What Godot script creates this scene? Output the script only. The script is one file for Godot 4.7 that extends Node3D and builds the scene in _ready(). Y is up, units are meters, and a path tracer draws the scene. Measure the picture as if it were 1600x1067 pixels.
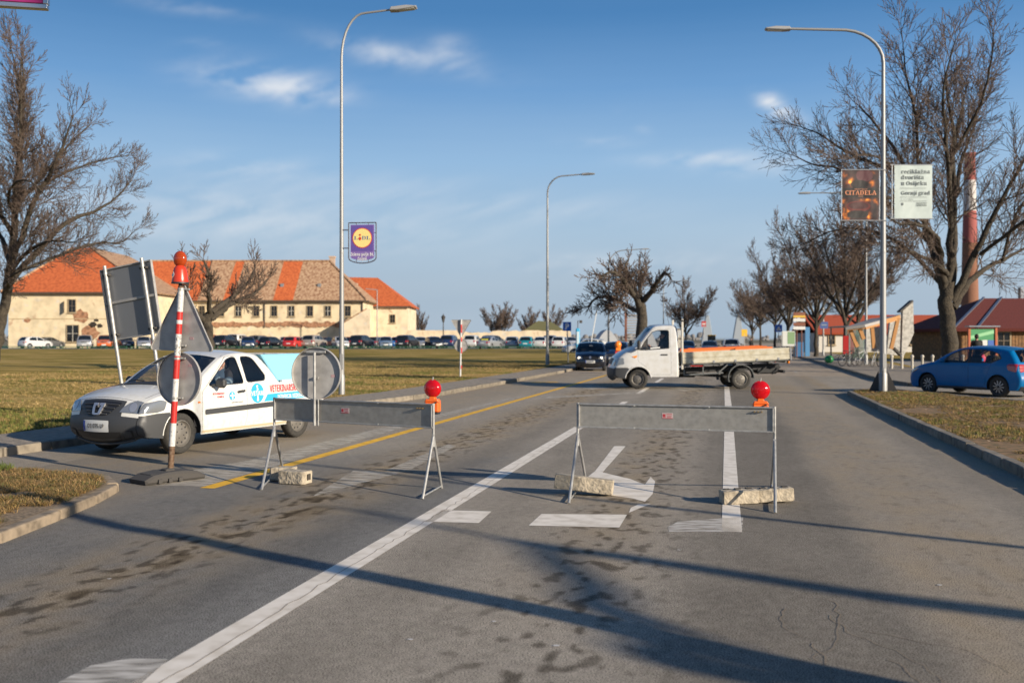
extends Node3D
const F := 1556.0
const CX := 800.0
const CY := 530.0
const EYE := 1.65
const EXPO := 2.0
const C0 := Vector2(-1.72, 4.78)
const RD := Vector2(0.2096, 0.9778)
const RN := Vector2(0.9778, -0.2096)
var rng := RandomNumberGenerator.new()
var taken := {}
var M := {}
func gp(px: float, py: float, h := 0.0) -> Vector3:
	var z := F * (EYE - h) / (py - CY)
	return Vector3((px - CX) / F * z, h, -z)
func pp(px: float, py: float, z: float) -> Vector3:
	return Vector3((px - CX) / F * z, EYE - (py - CY) / F * z, -z)
func rp(a: float, b: float, h := 0.0) -> Vector3:
	var p := C0 + RN * a + RD * b
	return Vector3(p.x, h, -p.y)
class MB:
	var v := PackedVector3Array()
	var n := PackedVector3Array()
	var u := PackedVector2Array()
	var c := PackedColorArray()
	var i := PackedInt32Array()
	var xf := Transform3D()
	var col := Color(1, 1, 1)
	var coloured := false
	func vert(p: Vector3, nn: Vector3, uv := Vector2()) -> int:
		v.append(xf * p)
		n.append((xf.basis * nn).normalized())
		u.append(uv)
		c.append(col)
		return v.size() - 1
	func face(a: int, b: int, d: int) -> void:
		var g := (v[d] - v[a]).cross(v[b] - v[a])
		if g.dot(n[a] + n[b] + n[d]) < 0.0:
			i.append_array([a, d, b])
		else:
			i.append_array([a, b, d])
	func tri(a: Vector3, b: Vector3, d: Vector3) -> void:
		var nn := (d - a).cross(b - a).normalized()
		var k := vert(a, nn)
		vert(b, nn)
		vert(d, nn)
		i.append_array([k, k + 1, k + 2])
	func quad(a: Vector3, b: Vector3, d: Vector3, e: Vector3, nn := Vector3.ZERO, uv := [Vector2(0, 0), Vector2(1, 0), Vector2(1, 1), Vector2(0, 1)]) -> void:
		if nn == Vector3.ZERO:
			nn = (d - a).cross(b - a).normalized()
		var k := vert(a, nn, uv[0])
		vert(b, nn, uv[1])
		vert(d, nn, uv[2])
		vert(e, nn, uv[3])
		face(k, k + 1, k + 2)
		face(k, k + 2, k + 3)
	func box(ce: Vector3, size: Vector3, bev := 0.0, ba := Basis()) -> void:
		var h := size * 0.5
		bev = minf(bev, minf(h.x, minf(h.y, h.z)) * 0.9)
		var id := {}
		for sx in [-1, 1]:
			for sy in [-1, 1]:
				for sz in [-1, 1]:
					var s := Vector3(sx, sy, sz)
					for ax in 3:
						var p := (h - Vector3.ONE * bev) * s
						p[ax] = h[ax] * s[ax]
						var nn := Vector3.ZERO
						nn[ax] = s[ax]
						id[[sx, sy, sz, ax]] = vert(ce + ba * p, ba * nn)
		for ax in 3:
			var b1 := (ax + 1) % 3
			var b2 := (ax + 2) % 3
			for s in [-1, 1]:
				var q := []
				for k in [[-1, -1], [1, -1], [1, 1], [-1, 1]]:
					var key := [0, 0, 0, ax]
					key[ax] = s
					key[b1] = k[0]
					key[b2] = k[1]
					q.append(id[key])
				face(q[0], q[1], q[2])
				face(q[0], q[2], q[3])
			if bev > 0.0:
				for s1 in [-1, 1]:
					for s2 in [-1, 1]:
						var e := []
						for k in [[-1, b1], [1, b1], [1, b2], [-1, b2]]:
							var key := [0, 0, 0, k[1]]
							key[ax] = k[0]
							key[b1] = s1
							key[b2] = s2
							e.append(id[key])
						face(e[0], e[1], e[2])
						face(e[0], e[2], e[3])
		if bev > 0.0:
			for sx in [-1, 1]:
				for sy in [-1, 1]:
					for sz in [-1, 1]:
						face(id[[sx, sy, sz, 0]], id[[sx, sy, sz, 1]], id[[sx, sy, sz, 2]])
	func tube(pts: Array, radii: Array, sides := 8, caps := true, vscale := 1.0) -> void:
		var m := pts.size()
		var t0: Vector3 = (pts[1] - pts[0]).normalized()
		var side := t0.cross(Vector3.UP if absf(t0.y) < 0.9 else Vector3.RIGHT).normalized()
		var first := v.size()
		var run := 0.0
		for k in m:
			var t: Vector3
			if k == 0:
				t = t0
			elif k == m - 1:
				t = (pts[k] - pts[k - 1]).normalized()
			else:
				t = (pts[k + 1] - pts[k - 1]).normalized()
			if k > 0:
				run += (pts[k] as Vector3).distance_to(pts[k - 1])
			side = (side - t * side.dot(t)).normalized()
			var up := t.cross(side)
			var r: float = radii[k] if radii.size() > 1 else radii[0]
			for s in sides + 1:
				var a := TAU * s / sides
				var d := side * cos(a) + up * sin(a)
				vert(pts[k] + d * r, d, Vector2(float(s) / sides, run * vscale))
		for k in m - 1:
			for s in sides:
				var a := first + k * (sides + 1) + s
				face(a, a + 1, a + sides + 2)
				face(a, a + sides + 2, a + sides + 1)
		if caps:
			for e in 2:
				var k := 0 if e == 0 else m - 1
				var t: Vector3 = (pts[0] - pts[1]).normalized() if e == 0 else (pts[m - 1] - pts[m - 2]).normalized()
				var ce := vert(pts[k], t)
				var ring := v.size()
				for s in sides + 1:
					v.append(v[first + k * (sides + 1) + s])
					n.append((xf.basis * t).normalized())
					u.append(Vector2())
					c.append(col)
				for s in sides:
					face(ce, ring + s, ring + s + 1)
	func rod(a: Vector3, b: Vector3, r: float, sides := 8, r2 := -1.0) -> void:
		tube([a, b], [r, r if r2 < 0.0 else r2], sides)
	func bar(a: Vector3, b: Vector3, w: float, h: float, up := Vector3.UP, bev := 0.0) -> void:
		var x := (b - a).normalized()
		var z := x.cross(up).normalized()
		var y := z.cross(x)
		box((a + b) * 0.5, Vector3(a.distance_to(b), h, w), bev, Basis(x, y, z))
	func lathe(prof: Array, segs := 24, ax := Transform3D(), smooth := true) -> void:
		var m := prof.size()
		for k in m - 1:
			var d := Vector2(prof[k + 1][0] - prof[k][0], prof[k + 1][1] - prof[k][1])
			if d.length() < 1e-6:
				continue
			var nf := Vector2(d.y, -d.x).normalized()
			var na := nf
			var nb := nf
			if smooth:
				if k > 0:
					var d0 := Vector2(prof[k][0] - prof[k - 1][0], prof[k][1] - prof[k - 1][1])
					var n0 := Vector2(d0.y, -d0.x).normalized()
					if n0.dot(nf) > 0.6:
						na = (nf + n0).normalized()
				if k < m - 2:
					var d1 := Vector2(prof[k + 2][0] - prof[k + 1][0], prof[k + 2][1] - prof[k + 1][1])
					var n1 := Vector2(d1.y, -d1.x).normalized()
					if n1.dot(nf) > 0.6:
						nb = (nf + n1).normalized()
			var first := v.size()
			for s in segs + 1:
				var a := TAU * s / segs
				var ca := cos(a)
				var sa := sin(a)
				vert(ax * Vector3(prof[k][0] * ca, prof[k][1], prof[k][0] * sa), ax.basis * Vector3(na.x * ca, na.y, na.x * sa), Vector2(float(s) / segs, float(k) / m))
				vert(ax * Vector3(prof[k + 1][0] * ca, prof[k + 1][1], prof[k + 1][0] * sa), ax.basis * Vector3(nb.x * ca, nb.y, nb.x * sa), Vector2(float(s) / segs, float(k + 1) / m))
			for s in segs:
				var q := first + s * 2
				face(q, q + 1, q + 3)
				face(q, q + 3, q + 2)
	func prism(poly: PackedVector2Array, depth: float, ax := Transform3D(), bev := 0.0) -> void:
		var h := depth * 0.5
		var inner := poly
		if bev > 0.0:
			var o := Geometry2D.offset_polygon(poly, -bev, Geometry2D.JOIN_MITER)
			if o.size() == 1 and o[0].size() == poly.size():
				inner = o[0]
				var best := 0
				for k in inner.size():
					if inner[k].distance_to(poly[0]) < inner[best].distance_to(poly[0]):
						best = k
				var turned := PackedVector2Array()
				for k in inner.size():
					turned.append(inner[(best + k) % inner.size()])
				inner = turned
			else:
				bev = 0.0
		var t := Geometry2D.triangulate_polygon(inner)
		for s in [-1.0, 1.0]:
			var first := v.size()
			for p in inner:
				vert(ax * Vector3(p.x, p.y, s * h), ax.basis * Vector3(0, 0, s), p)
			for k in range(0, t.size(), 3):
				face(first + t[k], first + t[k + 1], first + t[k + 2])
		var m := poly.size()
		var cw := Geometry2D.is_polygon_clockwise(poly)
		for k in m:
			var a := poly[k]
			var b := poly[(k + 1) % m]
			var d := (b - a).normalized()
			var o := Vector2(-d.y, d.x) if cw else Vector2(d.y, -d.x)
			var no := ax.basis * Vector3(o.x, o.y, 0)
			var hb := h - bev
			quad(ax * Vector3(a.x, a.y, -hb), ax * Vector3(b.x, b.y, -hb), ax * Vector3(b.x, b.y, hb), ax * Vector3(a.x, a.y, hb), no)
			if bev > 0.0:
				for s in [-1.0, 1.0]:
					var ia := inner[k]
					var ib := inner[(k + 1) % m]
					quad(ax * Vector3(a.x, a.y, s * hb), ax * Vector3(b.x, b.y, s * hb), ax * Vector3(ib.x, ib.y, s * h), ax * Vector3(ia.x, ia.y, s * h), ax.basis * Vector3(o.x, o.y, s).normalized())
	func flat(poly: PackedVector2Array, y: float) -> void:
		var t := Geometry2D.triangulate_polygon(poly)
		var first := v.size()
		for p in poly:
			vert(Vector3(p.x, y, p.y), Vector3.UP, p)
		for k in range(0, t.size(), 3):
			face(first + t[k], first + t[k + 1], first + t[k + 2])
	func ball(ce: Vector3, r: Vector3, segs := 16, rings := 10, y0 := -1.0, y1 := 1.0) -> void:
		var first := v.size()
		for k in rings + 1:
			var a := lerpf(asin(y0), asin(y1), float(k) / rings)
			for s in segs + 1:
				var b := TAU * s / segs
				var d := Vector3(cos(a) * cos(b), sin(a), cos(a) * sin(b))
				vert(ce + d * r, d / r, Vector2(float(s) / segs, float(k) / rings))
		for k in rings:
			for s in segs:
				var q := first + k * (segs + 1) + s
				face(q, q + 1, q + segs + 2)
				face(q, q + segs + 2, q + segs + 1)
	func patch(outer: PackedVector2Array, holes: Array, map: Callable, cx: float, cy: float, sgn := 1.0) -> void:
		var lo := outer[0]
		var hi := outer[0]
		for p in outer:
			lo = lo.min(p)
			hi = hi.max(p)
		var boxes := []
		for h in holes:
			var a: Vector2 = h[0]
			var b: Vector2 = h[0]
			for p in h:
				a = a.min(p)
				b = b.max(p)
			boxes.append(Rect2(a, b - a))
		var nx := maxi(1, ceili((hi.x - lo.x) / cx))
		var ny := maxi(1, ceili((hi.y - lo.y) / cy))
		var st := Vector2((hi.x - lo.x) / nx, (hi.y - lo.y) / ny)
		var memo := {}
		for ix in nx:
			for iy in ny:
				var a := lo + Vector2(ix, iy) * st
				var cell := PackedVector2Array([a, a + Vector2(st.x, 0), a + st, a + Vector2(0, st.y)])
				var got: Array = Geometry2D.intersect_polygons(cell, outer)
				var cr := Rect2(a, st)
				for k in holes.size():
					if boxes[k].intersects(cr):
						var left := []
						for g in got:
							left.append_array(Geometry2D.clip_polygons(g, holes[k]))
						got = left
				for g in got:
					var t := Geometry2D.triangulate_polygon(g)
					if t.is_empty():
						continue
					var ids := []
					for p in g:
						var key := Vector2i(roundi(p.x * 20000.0), roundi(p.y * 20000.0))
						if not memo.has(key):
							var e := 0.003
							var q: Vector3 = map.call(p)
							var qx: Vector3 = map.call(p + Vector2(e, 0)) - map.call(p - Vector2(e, 0))
							var qy: Vector3 = map.call(p + Vector2(0, e)) - map.call(p - Vector2(0, e))
							memo[key] = vert(q, qx.cross(qy) * sgn, p)
						ids.append(memo[key])
					for k in range(0, t.size(), 3):
						face(ids[t[k]], ids[t[k + 1]], ids[t[k + 2]])
	func mesh() -> ArrayMesh:
		var a := []
		a.resize(Mesh.ARRAY_MAX)
		a[Mesh.ARRAY_VERTEX] = v
		a[Mesh.ARRAY_NORMAL] = n
		a[Mesh.ARRAY_TEX_UV] = u
		if coloured:
			a[Mesh.ARRAY_COLOR] = c
		a[Mesh.ARRAY_INDEX] = i
		var m := ArrayMesh.new()
		if i.size():
			m.add_surface_from_arrays(Mesh.PRIMITIVE_TRIANGLES, a)
		return m
func numbered(called: String, parent: Node) -> String:
	var key := "%d/%s" % [parent.get_instance_id(), called]
	var k: int = taken.get(key, 0)
	taken[key] = k + 1
	return called if k == 0 else "%s_%03d" % [called, k]
func put(o: Node3D, called: String, parent: Node) -> void:
	o.name = numbered(called, parent)
	parent.add_child(o, true)
func part(called: String, mb, mat: Material, parent: Node, label := "") -> MeshInstance3D:
	var o := MeshInstance3D.new()
	o.mesh = mb.mesh() if mb is MB else mb
	o.material_override = mat
	put(o, called, parent)
	if label:
		o.set_meta("label", label)
	return o
func thing(called: String, label: String, category: String, at := Vector3.ZERO, yaw := 0.0, group := "") -> Node3D:
	var o := Node3D.new()
	put(o, called, self)
	o.position = at
	o.rotation.y = yaw
	tag(o, label, category, group)
	return o
func tag(o: Node, label: String, category: String, group := "") -> void:
	o.set_meta("label", label)
	o.set_meta("category", category)
	if group:
		o.set_meta("group", group)
func solo(called: String, mb, mat: Material, label: String, category: String, group := "") -> MeshInstance3D:
	var o := part(called, mb, mat, self)
	tag(o, label, category, group)
	return o
func struct(called: String, mb, mat: Material, label := "") -> MeshInstance3D:
	var o := part(called, mb, mat, self)
	o.set_meta("kind", "structure")
	if label:
		o.set_meta("label", label)
	return o
func copy_of(o: Node3D, at: Vector3, yaw: float, label: String) -> Node3D:
	var d: Node3D = o.duplicate()
	var base := o.name.rstrip("0123456789").rstrip("_")
	d.name = numbered(base, self)
	add_child(d, true)
	d.position = at
	d.rotation.y = yaw
	d.set_meta("label", label)
	return d
func srgb(r: float, g: float, b: float) -> Color:
	return Color(r, g, b).linear_to_srgb()
func mat(name_: String, c: Color, rough := 0.8, metal := 0.0, opts := {}) -> StandardMaterial3D:
	if M.has(name_):
		return M[name_]
	var m := StandardMaterial3D.new()
	m.resource_name = name_
	m.albedo_color = c
	m.roughness = rough
	m.metallic = metal
	for k in opts:
		m.set(k, opts[k])
	M[name_] = m
	return m
func noise_tex(seed_: int, freq: float, stops: Array, size := 512, oct := 4, normal := 0.0, kind := FastNoiseLite.TYPE_SIMPLEX_SMOOTH) -> NoiseTexture2D:
	var f := FastNoiseLite.new()
	f.seed = seed_
	f.frequency = freq
	f.noise_type = kind
	f.fractal_octaves = oct
	var t := NoiseTexture2D.new()
	t.width = size
	t.height = size
	t.seamless = true
	t.noise = f
	if normal > 0.0:
		t.as_normal_map = true
		t.bump_strength = normal
	else:
		var g := Gradient.new()
		var offs := PackedFloat32Array()
		var cols := PackedColorArray()
		for s in stops:
			offs.append(s[0])
			cols.append(s[1])
		g.offsets = offs
		g.colors = cols
		t.color_ramp = g
	return t
func tri_uv(m: StandardMaterial3D, scale: float, world := true) -> StandardMaterial3D:
	m.uv1_triplanar = true
	m.uv1_world_triplanar = world
	m.uv1_scale = Vector3.ONE * scale
	return m
func glass(name_: String, c: Color, a: float) -> StandardMaterial3D:
	return mat(name_, Color(c, a), 0.04, 0.0, {"transparency": BaseMaterial3D.TRANSPARENCY_ALPHA})
func g3(k: float) -> Color:
	return Color(k, k, k)
func p2(a: Array) -> PackedVector2Array:
	var r := PackedVector2Array()
	for k in range(0, a.size(), 2):
		r.append(Vector2(a[k], a[k + 1]))
	return r
func text(mb: MB, s: String, size: float, at: Transform3D, bold := true, font := "Droid Sans", squeeze := 1.0, map = null, align := HORIZONTAL_ALIGNMENT_CENTER) -> void:
	var tm := TextMesh.new()
	var f := SystemFont.new()
	f.font_names = PackedStringArray([font])
	if bold:
		f.font_weight = 700
	tm.font = f
	tm.font_size = 48
	tm.pixel_size = size / 34.0
	tm.depth = 0.0
	tm.curve_step = 4.0
	tm.text = s
	tm.horizontal_alignment = align
	var a := tm.get_mesh_arrays()
	if a.is_empty():
		return
	var vs: PackedVector3Array = a[Mesh.ARRAY_VERTEX]
	var ids: PackedInt32Array = a[Mesh.ARRAY_INDEX] if a[Mesh.ARRAY_INDEX] != null else PackedInt32Array(range(vs.size()))
	var first := mb.v.size()
	for p in vs:
		var q := at * Vector3(p.x * squeeze, p.y, 0)
		if map != null:
			var e: Vector3 = map.call(Vector2(q.x, q.y))
			var ex: Vector3 = map.call(Vector2(q.x + 0.004, q.y))
			var ey: Vector3 = map.call(Vector2(q.x, q.y + 0.004))
			var nn := (ex - e).cross(ey - e).normalized()
			if nn.dot(at.basis.z) < 0.0:
				nn = -nn
			mb.vert(e, nn)
		else:
			mb.vert(q, at.basis.z.normalized())
	for k in range(0, ids.size(), 3):
		mb.face(first + ids[k], first + ids[k + 1], first + ids[k + 2])
func circle(r: float, segs := 32, ce := Vector2.ZERO) -> PackedVector2Array:
	var o := PackedVector2Array()
	for k in segs:
		o.append(ce + Vector2.from_angle(TAU * k / segs) * r)
	return o
func rounded(w: float, h: float, r: float, segs := 4, ce := Vector2.ZERO) -> PackedVector2Array:
	var o := PackedVector2Array()
	for q in 4:
		var s: Vector2 = [Vector2(1, 1), Vector2(-1, 1), Vector2(-1, -1), Vector2(1, -1)][q]
		var cc := ce + s * Vector2(w * 0.5 - r, h * 0.5 - r)
		for k in segs + 1:
			o.append(cc + Vector2.from_angle(PI * 0.5 * (q + float(k) / segs)) * r)
	return o
func round_tri(side: float, r: float, up := true) -> PackedVector2Array:
	var o := PackedVector2Array()
	var R := side / sqrt(3.0)
	for q in 3:
		var a := TAU * q / 3.0 + (PI / 2 if up else -PI / 2)
		var cc := Vector2.from_angle(a) * (R - 2.0 * r)
		for k in 5:
			o.append(cc + Vector2.from_angle(a - PI / 3 + TAU / 3.0 * k / 4.0) * r)
	return o
func _ready() -> void:
	rng.seed = 20240214
	var cam := Camera3D.new()
	cam.name = "camera"
	cam.position = Vector3(0, EYE, 0)
	cam.rotation.x = -3.5 / F
	cam.fov = rad_to_deg(2.0 * atan(533.5 / F))
	cam.near = 0.1
	cam.far = 3000.0
	var ca := CameraAttributesPhysical.new()
	ca.frustum_focal_length = 35.0
	ca.frustum_focus_distance = 10.6
	ca.exposure_aperture = 2.0
	ca.frustum_far = 3000.0
	cam.attributes = ca
	add_child(cam)
	cam.make_current()
	var sky := PanoramaSkyMaterial.new()
	sky.panorama = clouds()
	var env := Environment.new()
	env.background_mode = Environment.BG_SKY
	env.sky = Sky.new()
	env.sky.sky_material = sky
	env.background_energy_multiplier = 1.0
	env.tonemap_mode = Environment.TONE_MAPPER_LINEAR
	env.tonemap_exposure = EXPO
	env.ssao_enabled = true
	env.ssil_enabled = true
	env.sdfgi_enabled = true
	var we := WorldEnvironment.new()
	we.name = "world_environment"
	we.environment = env
	add_child(we)
	var sun := DirectionalLight3D.new()
	sun.name = "sun"
	var el := deg_to_rad(16.8)
	var to_sun := Vector3(0.79 * cos(el), sin(el), 0.613 * cos(el))
	sun.light_color = Color(1.0, 0.945, 0.86)
	sun.light_energy = 1.25
	sun.light_angular_distance = 0.53
	sun.shadow_enabled = true
	add_child(sun)
	sun.look_at_from_position(to_sun * 50.0, Vector3.ZERO)
	car_mats()
	ground()
	road()
	markings()
	kerbs()
	buildings()
	trees()
	vehicles()
	parked()
	signs()
	lamps()
	barricades()
	far_side()
	people()
	vegetation()
func clouds() -> ImageTexture:
	var w := 3072
	var h := 1536
	var a := FastNoiseLite.new()
	a.seed = 5
	a.frequency = 1.0
	a.fractal_octaves = 4
	var b := FastNoiseLite.new()
	b.seed = 9
	b.frequency = 1.0
	b.fractal_octaves = 6
	b.fractal_gain = 0.56
	var wisps := [
		[440, 132, 105, 28, 0.66, 0.12], [370, 118, 100, 30, 0.42, 0.10], [480, 150, 70, 20, 0.4, 0.0], [560, 78, 80, 20, 0.30, 0.25], [620, 88, 90, 22, 0.40, 0.18], [708, 76, 40, 20, 0.60, 0.1], [690, 100, 110, 20, 0.25, 0.2],
		[1203, 160, 24, 15, 1.3, 0.30], [1222, 172, 34, 17, 0.75, 0.32], [1250, 190, 34, 14, 0.25, 0.3], [1080, 246, 110, 11, 0.40, -0.06], [1180, 258, 110, 20, 0.50, 0.02], [1120, 252, 60, 14, 0.3, 0.0], [410, 266, 95, 22, 0.40, 0.05], [330, 258, 90, 22, 0.3, 0.0],
		[300, 330, 260, 44, 0.48, 0.03], [500, 370, 260, 36, 0.36, 0.0], [640, 300, 220, 30, 0.24, 0.05], [850, 330, 200, 26, 0.2, -0.03], [940, 222, 55, 11, 0.3, 0.0], [992, 192, 24, 12, 0.24, 0.5], [300, 12, 110, 14, 0.34, 0.12], [320, 70, 40, 10, 0.26, 0.0],
		[1000, 412, 200, 20, 0.34, -0.02], [880, 410, 100, 13, 0.3, 0.0], [200, 440, 300, 26, 0.24, 0.0], [1350, 380, 200, 36, 0.16, 0.0]]
	var steps := [[0.0, 166, 184, 201], [3.0, 171, 190, 207], [6.0, 167, 194, 217], [10.0, 150, 187, 222], [14.0, 112, 160, 209], [18.0, 79, 132, 186], [24.0, 64, 116, 172], [40.0, 50, 98, 155], [90.0, 40, 82, 136]]
	var table := PackedVector3Array()
	for k in 901:
		var up := k / 10.0
		for j in steps.size() - 1:
			if up <= steps[j + 1][0]:
				var t: float = (up - steps[j][0]) / (steps[j + 1][0] - steps[j][0])
				var c0 := Color8(steps[j][1], steps[j][2], steps[j][3]).srgb_to_linear()
				var c1 := Color8(steps[j + 1][1], steps[j + 1][2], steps[j + 1][3]).srgb_to_linear()
				var c := c0.lerp(c1, t)
				table.append(Vector3(c.r, c.g, c.b) / EXPO)
				break
	var data := PackedFloat32Array()
	data.resize(w * h * 3)
	var low := Vector3(0.20, 0.185, 0.16) / EXPO
	for y in h:
		if y >= h / 2:
			for x in w:
				var k0 := (y * w + x) * 3
				data[k0] = low.x
				data[k0 + 1] = low.y
				data[k0 + 2] = low.z
			continue
		var pol := PI * (y + 0.5) / h
		var sy := cos(pol)
		var cy := sin(pol)
		var up := rad_to_deg(asin(sy))
		var base := table[clampi(int(up * 10.0), 0, table.size() - 1)]
		for x in w:
			var az := TAU * (x + 0.5) / w
			var dx := sin(az) * cy
			var dz := cos(az) * cy
			var s := 0.0
			if dz > 0.75 and up < 24.0:
				var n1 := a.get_noise_3d(dx * 2.6, sy * 11.0, dz * 2.6)
				s = clampf((n1 + 0.12) * 0.9, 0.0, 1.0) * 0.16 * exp(-up / 9.0)
				var px := CX + F * dx / dz
				var py := CY - F * sy / dz
				var d := 0.0
				for q in wisps:
					var ox: float = px - q[0]
					if absf(ox) > q[2] * 2.4:
						continue
					var oy: float = (py - q[1] - ox * q[5]) / q[3]
					if absf(oy) > 2.4:
						continue
					ox /= q[2]
					d += q[4] * exp(-(ox * ox + oy * oy) * 1.4)
				if d > 0.005:
					var n2 := b.get_noise_3d(dx * 10.0 + n1 * 0.8, sy * 36.0 - dx * 9.0, dz * 10.0)
					s += d * clampf(0.52 + n2 * 1.5, 0.0, 1.3) * 0.72
			elif up < 60.0:
				s = clampf(b.get_noise_3d(dx * 4.0, sy * 16.0, dz * 4.0) - 0.12, 0.0, 1.0) * 0.5 * (1.0 - absf(up - 20.0) / 42.0)
			s = minf(s, 0.85)
			var sd := dx * 0.756 + sy * 0.289 - dz * 0.587
			var glow := 0.9 * pow(maxf(0.0, sd), 24.0)
			var k := (y * w + x) * 3
			data[k] = lerpf(base.x, 0.80 / EXPO, s) + glow
			data[k + 1] = lerpf(base.y, 0.83 / EXPO, s) + glow * 0.94
			data[k + 2] = lerpf(base.z, 0.87 / EXPO, s) + glow * 0.82
	var im := Image.create_from_data(w, h, false, Image.FORMAT_RGBF, data.to_byte_array())
	return ImageTexture.create_from_image(im)
func edge_x(z: float) -> float:
	var k := [[-6.0, -9.6], [5.0, -8.9], [10.0, -8.0], [14.0, -7.15], [18.6, -5.9], [22.0, -4.55], [28.2, -2.3], [38.0, 0.05], [48.4, 2.4], [110.0, 15.7], [400.0, 77.8]]
	for j in k.size() - 1:
		if z <= k[j + 1][0]:
			return lerpf(k[j][1], k[j + 1][1], (z - k[j][0]) / (k[j + 1][0] - k[j][0]))
	return 77.8
func field_h(z: float) -> float:
	return 0.125 + 0.36 * smoothstep(40.0, 118.0, z)
func grass_mat() -> StandardMaterial3D:
	var m := mat("grass_field", Color(1, 1, 1), 1.0)
	if m.albedo_texture == null:
		m.metallic_specular = 0.1
		m.albedo_texture = noise_tex(11, 0.012, [[0.0, srgb(0.165, 0.145, 0.030)], [0.34, srgb(0.25, 0.195, 0.048)], [0.5, srgb(0.35, 0.25, 0.075)], [0.66, srgb(0.45, 0.31, 0.11)], [1.0, srgb(0.52, 0.37, 0.14)]], 1024, 5)
		m.uv1_scale = Vector3(0.011, 0.030, 1)
		m.detail_enabled = true
		m.detail_blend_mode = BaseMaterial3D.BLEND_MODE_MUL
		m.detail_uv_layer = BaseMaterial3D.DETAIL_UV_1
		m.detail_albedo = noise_tex(12, 0.10, [[0.0, g3(0.78)], [0.5, g3(0.95)], [1.0, g3(1.0)]], 512, 4)
		m.heightmap_enabled = false
		pass
	return m
func ground() -> void:
	var soil := mat("far_ground", srgb(0.17, 0.14, 0.07), 1.0)
	soil.albedo_texture = noise_tex(21, 0.02, [[0.0, g3(0.7)], [1.0, g3(1.0)]], 512)
	tri_uv(soil, 0.03)
	var g := MB.new()
	g.quad(Vector3(-1500, -0.06, 60), Vector3(1500, -0.06, 60), Vector3(1500, -0.06, -1800), Vector3(-1500, -0.06, -1800), Vector3.UP)
	struct("ground", g, soil)
	var f := MB.new()
	var zs := []
	var z := -6.0
	while z < 118.0:
		zs.append(z)
		z += 1.5 if z < 40.0 else 4.0
	zs.append(118.0)
	var xs := [0.0, 0.6, 1.5, 3.0, 5.0, 8.0, 12.0, 18.0, 28.0, 45.0, 70.0, 110.0, 160.0]
	for zz in zs:
		for x in xs:
			var px: float = edge_x(zz) - 1.55 - x
			var hh: float = field_h(zz) + (0.03 * sin(px * 0.7 + zz * 0.4) * sin(zz * 0.23 - px * 0.11) if x > 0.5 else 0.0)
			f.vert(Vector3(px, hh, -zz), Vector3.UP, Vector2(px, zz))
	for j in zs.size() - 1:
		for k in xs.size() - 1:
			var q := j * xs.size() + k
			f.face(q, q + 1, q + xs.size() + 1)
			f.face(q, q + xs.size() + 1, q + xs.size())
	struct("grass_field", f, grass_mat())
	var pave := mat("pavement_asphalt", srgb(0.34, 0.285, 0.22), 0.95)
	pave.albedo_texture = noise_tex(22, 0.03, [[0.0, g3(0.72)], [0.5, g3(0.9)], [1.0, g3(1.0)]], 512, 5)
	pave.normal_enabled = true
	pave.normal_texture = noise_tex(23, 0.25, [], 512, 3, 3.0)
	tri_uv(pave, 0.35)
	var pv := MB.new()
	for j in zs.size() - 1:
		var a: float = edge_x(zs[j])
		var b: float = edge_x(zs[j + 1])
		pv.quad(Vector3(a - 1.6, 0.129, -zs[j]), Vector3(a - 0.12, 0.121, -zs[j]), Vector3(b - 0.12, 0.121, -zs[j + 1]), Vector3(b - 1.6, 0.129, -zs[j + 1]), Vector3.UP)
	struct("pavement", pv, pave)
	var lot := mat("parking_asphalt", srgb(0.22, 0.20, 0.18), 0.95)
	lot.albedo_texture = noise_tex(24, 0.03, [[0.0, g3(0.75)], [1.0, g3(1.0)]], 512)
	tri_uv(lot, 0.15)
	var pl := MB.new()
	pl.quad(Vector3(-180, 0.485, -118), Vector3(15.6, 0.485, -118), Vector3(24, 0.485, -158), Vector3(-180, 0.485, -158), Vector3.UP)
	pl.quad(Vector3(15.6, 0.485, -118), Vector3(17.4, 0.0, -118), Vector3(26, 0.0, -158), Vector3(24, 0.485, -158))
	struct("parking_lot", pl, lot)
	var rg := MB.new()
	var right_edge := p2([13.9, -34.9, 14.4, -39.2, 16.8, -49.6, 29.0, -102.9, 47.0, -190, 400, -190, 400, 20, 40, 20, 27.5, -8.0, 21.0, -23.0, 16.5, -31.0, 14.6, -33.6])
	rg.flat(right_edge, 0.12)
	struct("lawn", rg, grass_mat())
	var walk := MB.new()
	walk.flat(p2([14.05, -34.9, 14.55, -39.2, 16.95, -49.6, 29.15, -102.9, 47.1, -189, 51.5, -189, 33.6, -103, 20.6, -50, 18.6, -39.0, 19.6, -33.0, 25, -22, 31, -8, 27.6, -8.0, 21.15, -23.0, 16.65, -31.0, 14.75, -33.5]), 0.126)
	struct("footpath", walk, pave)
	var plaza := mat("plaza_paving", srgb(0.34, 0.30, 0.25), 0.95)
	plaza.albedo_texture = noise_tex(25, 0.03, [[0.0, g3(0.8)], [1.0, g3(1.0)]], 512)
	tri_uv(plaza, 0.3)
	var pz := MB.new()
	pz.flat(p2([21.8, -53, 26.2, -53, 60, -58, 60, -68, 38, -72, 27.5, -74]), 0.127)
	struct("plaza", pz, plaza)
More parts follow.
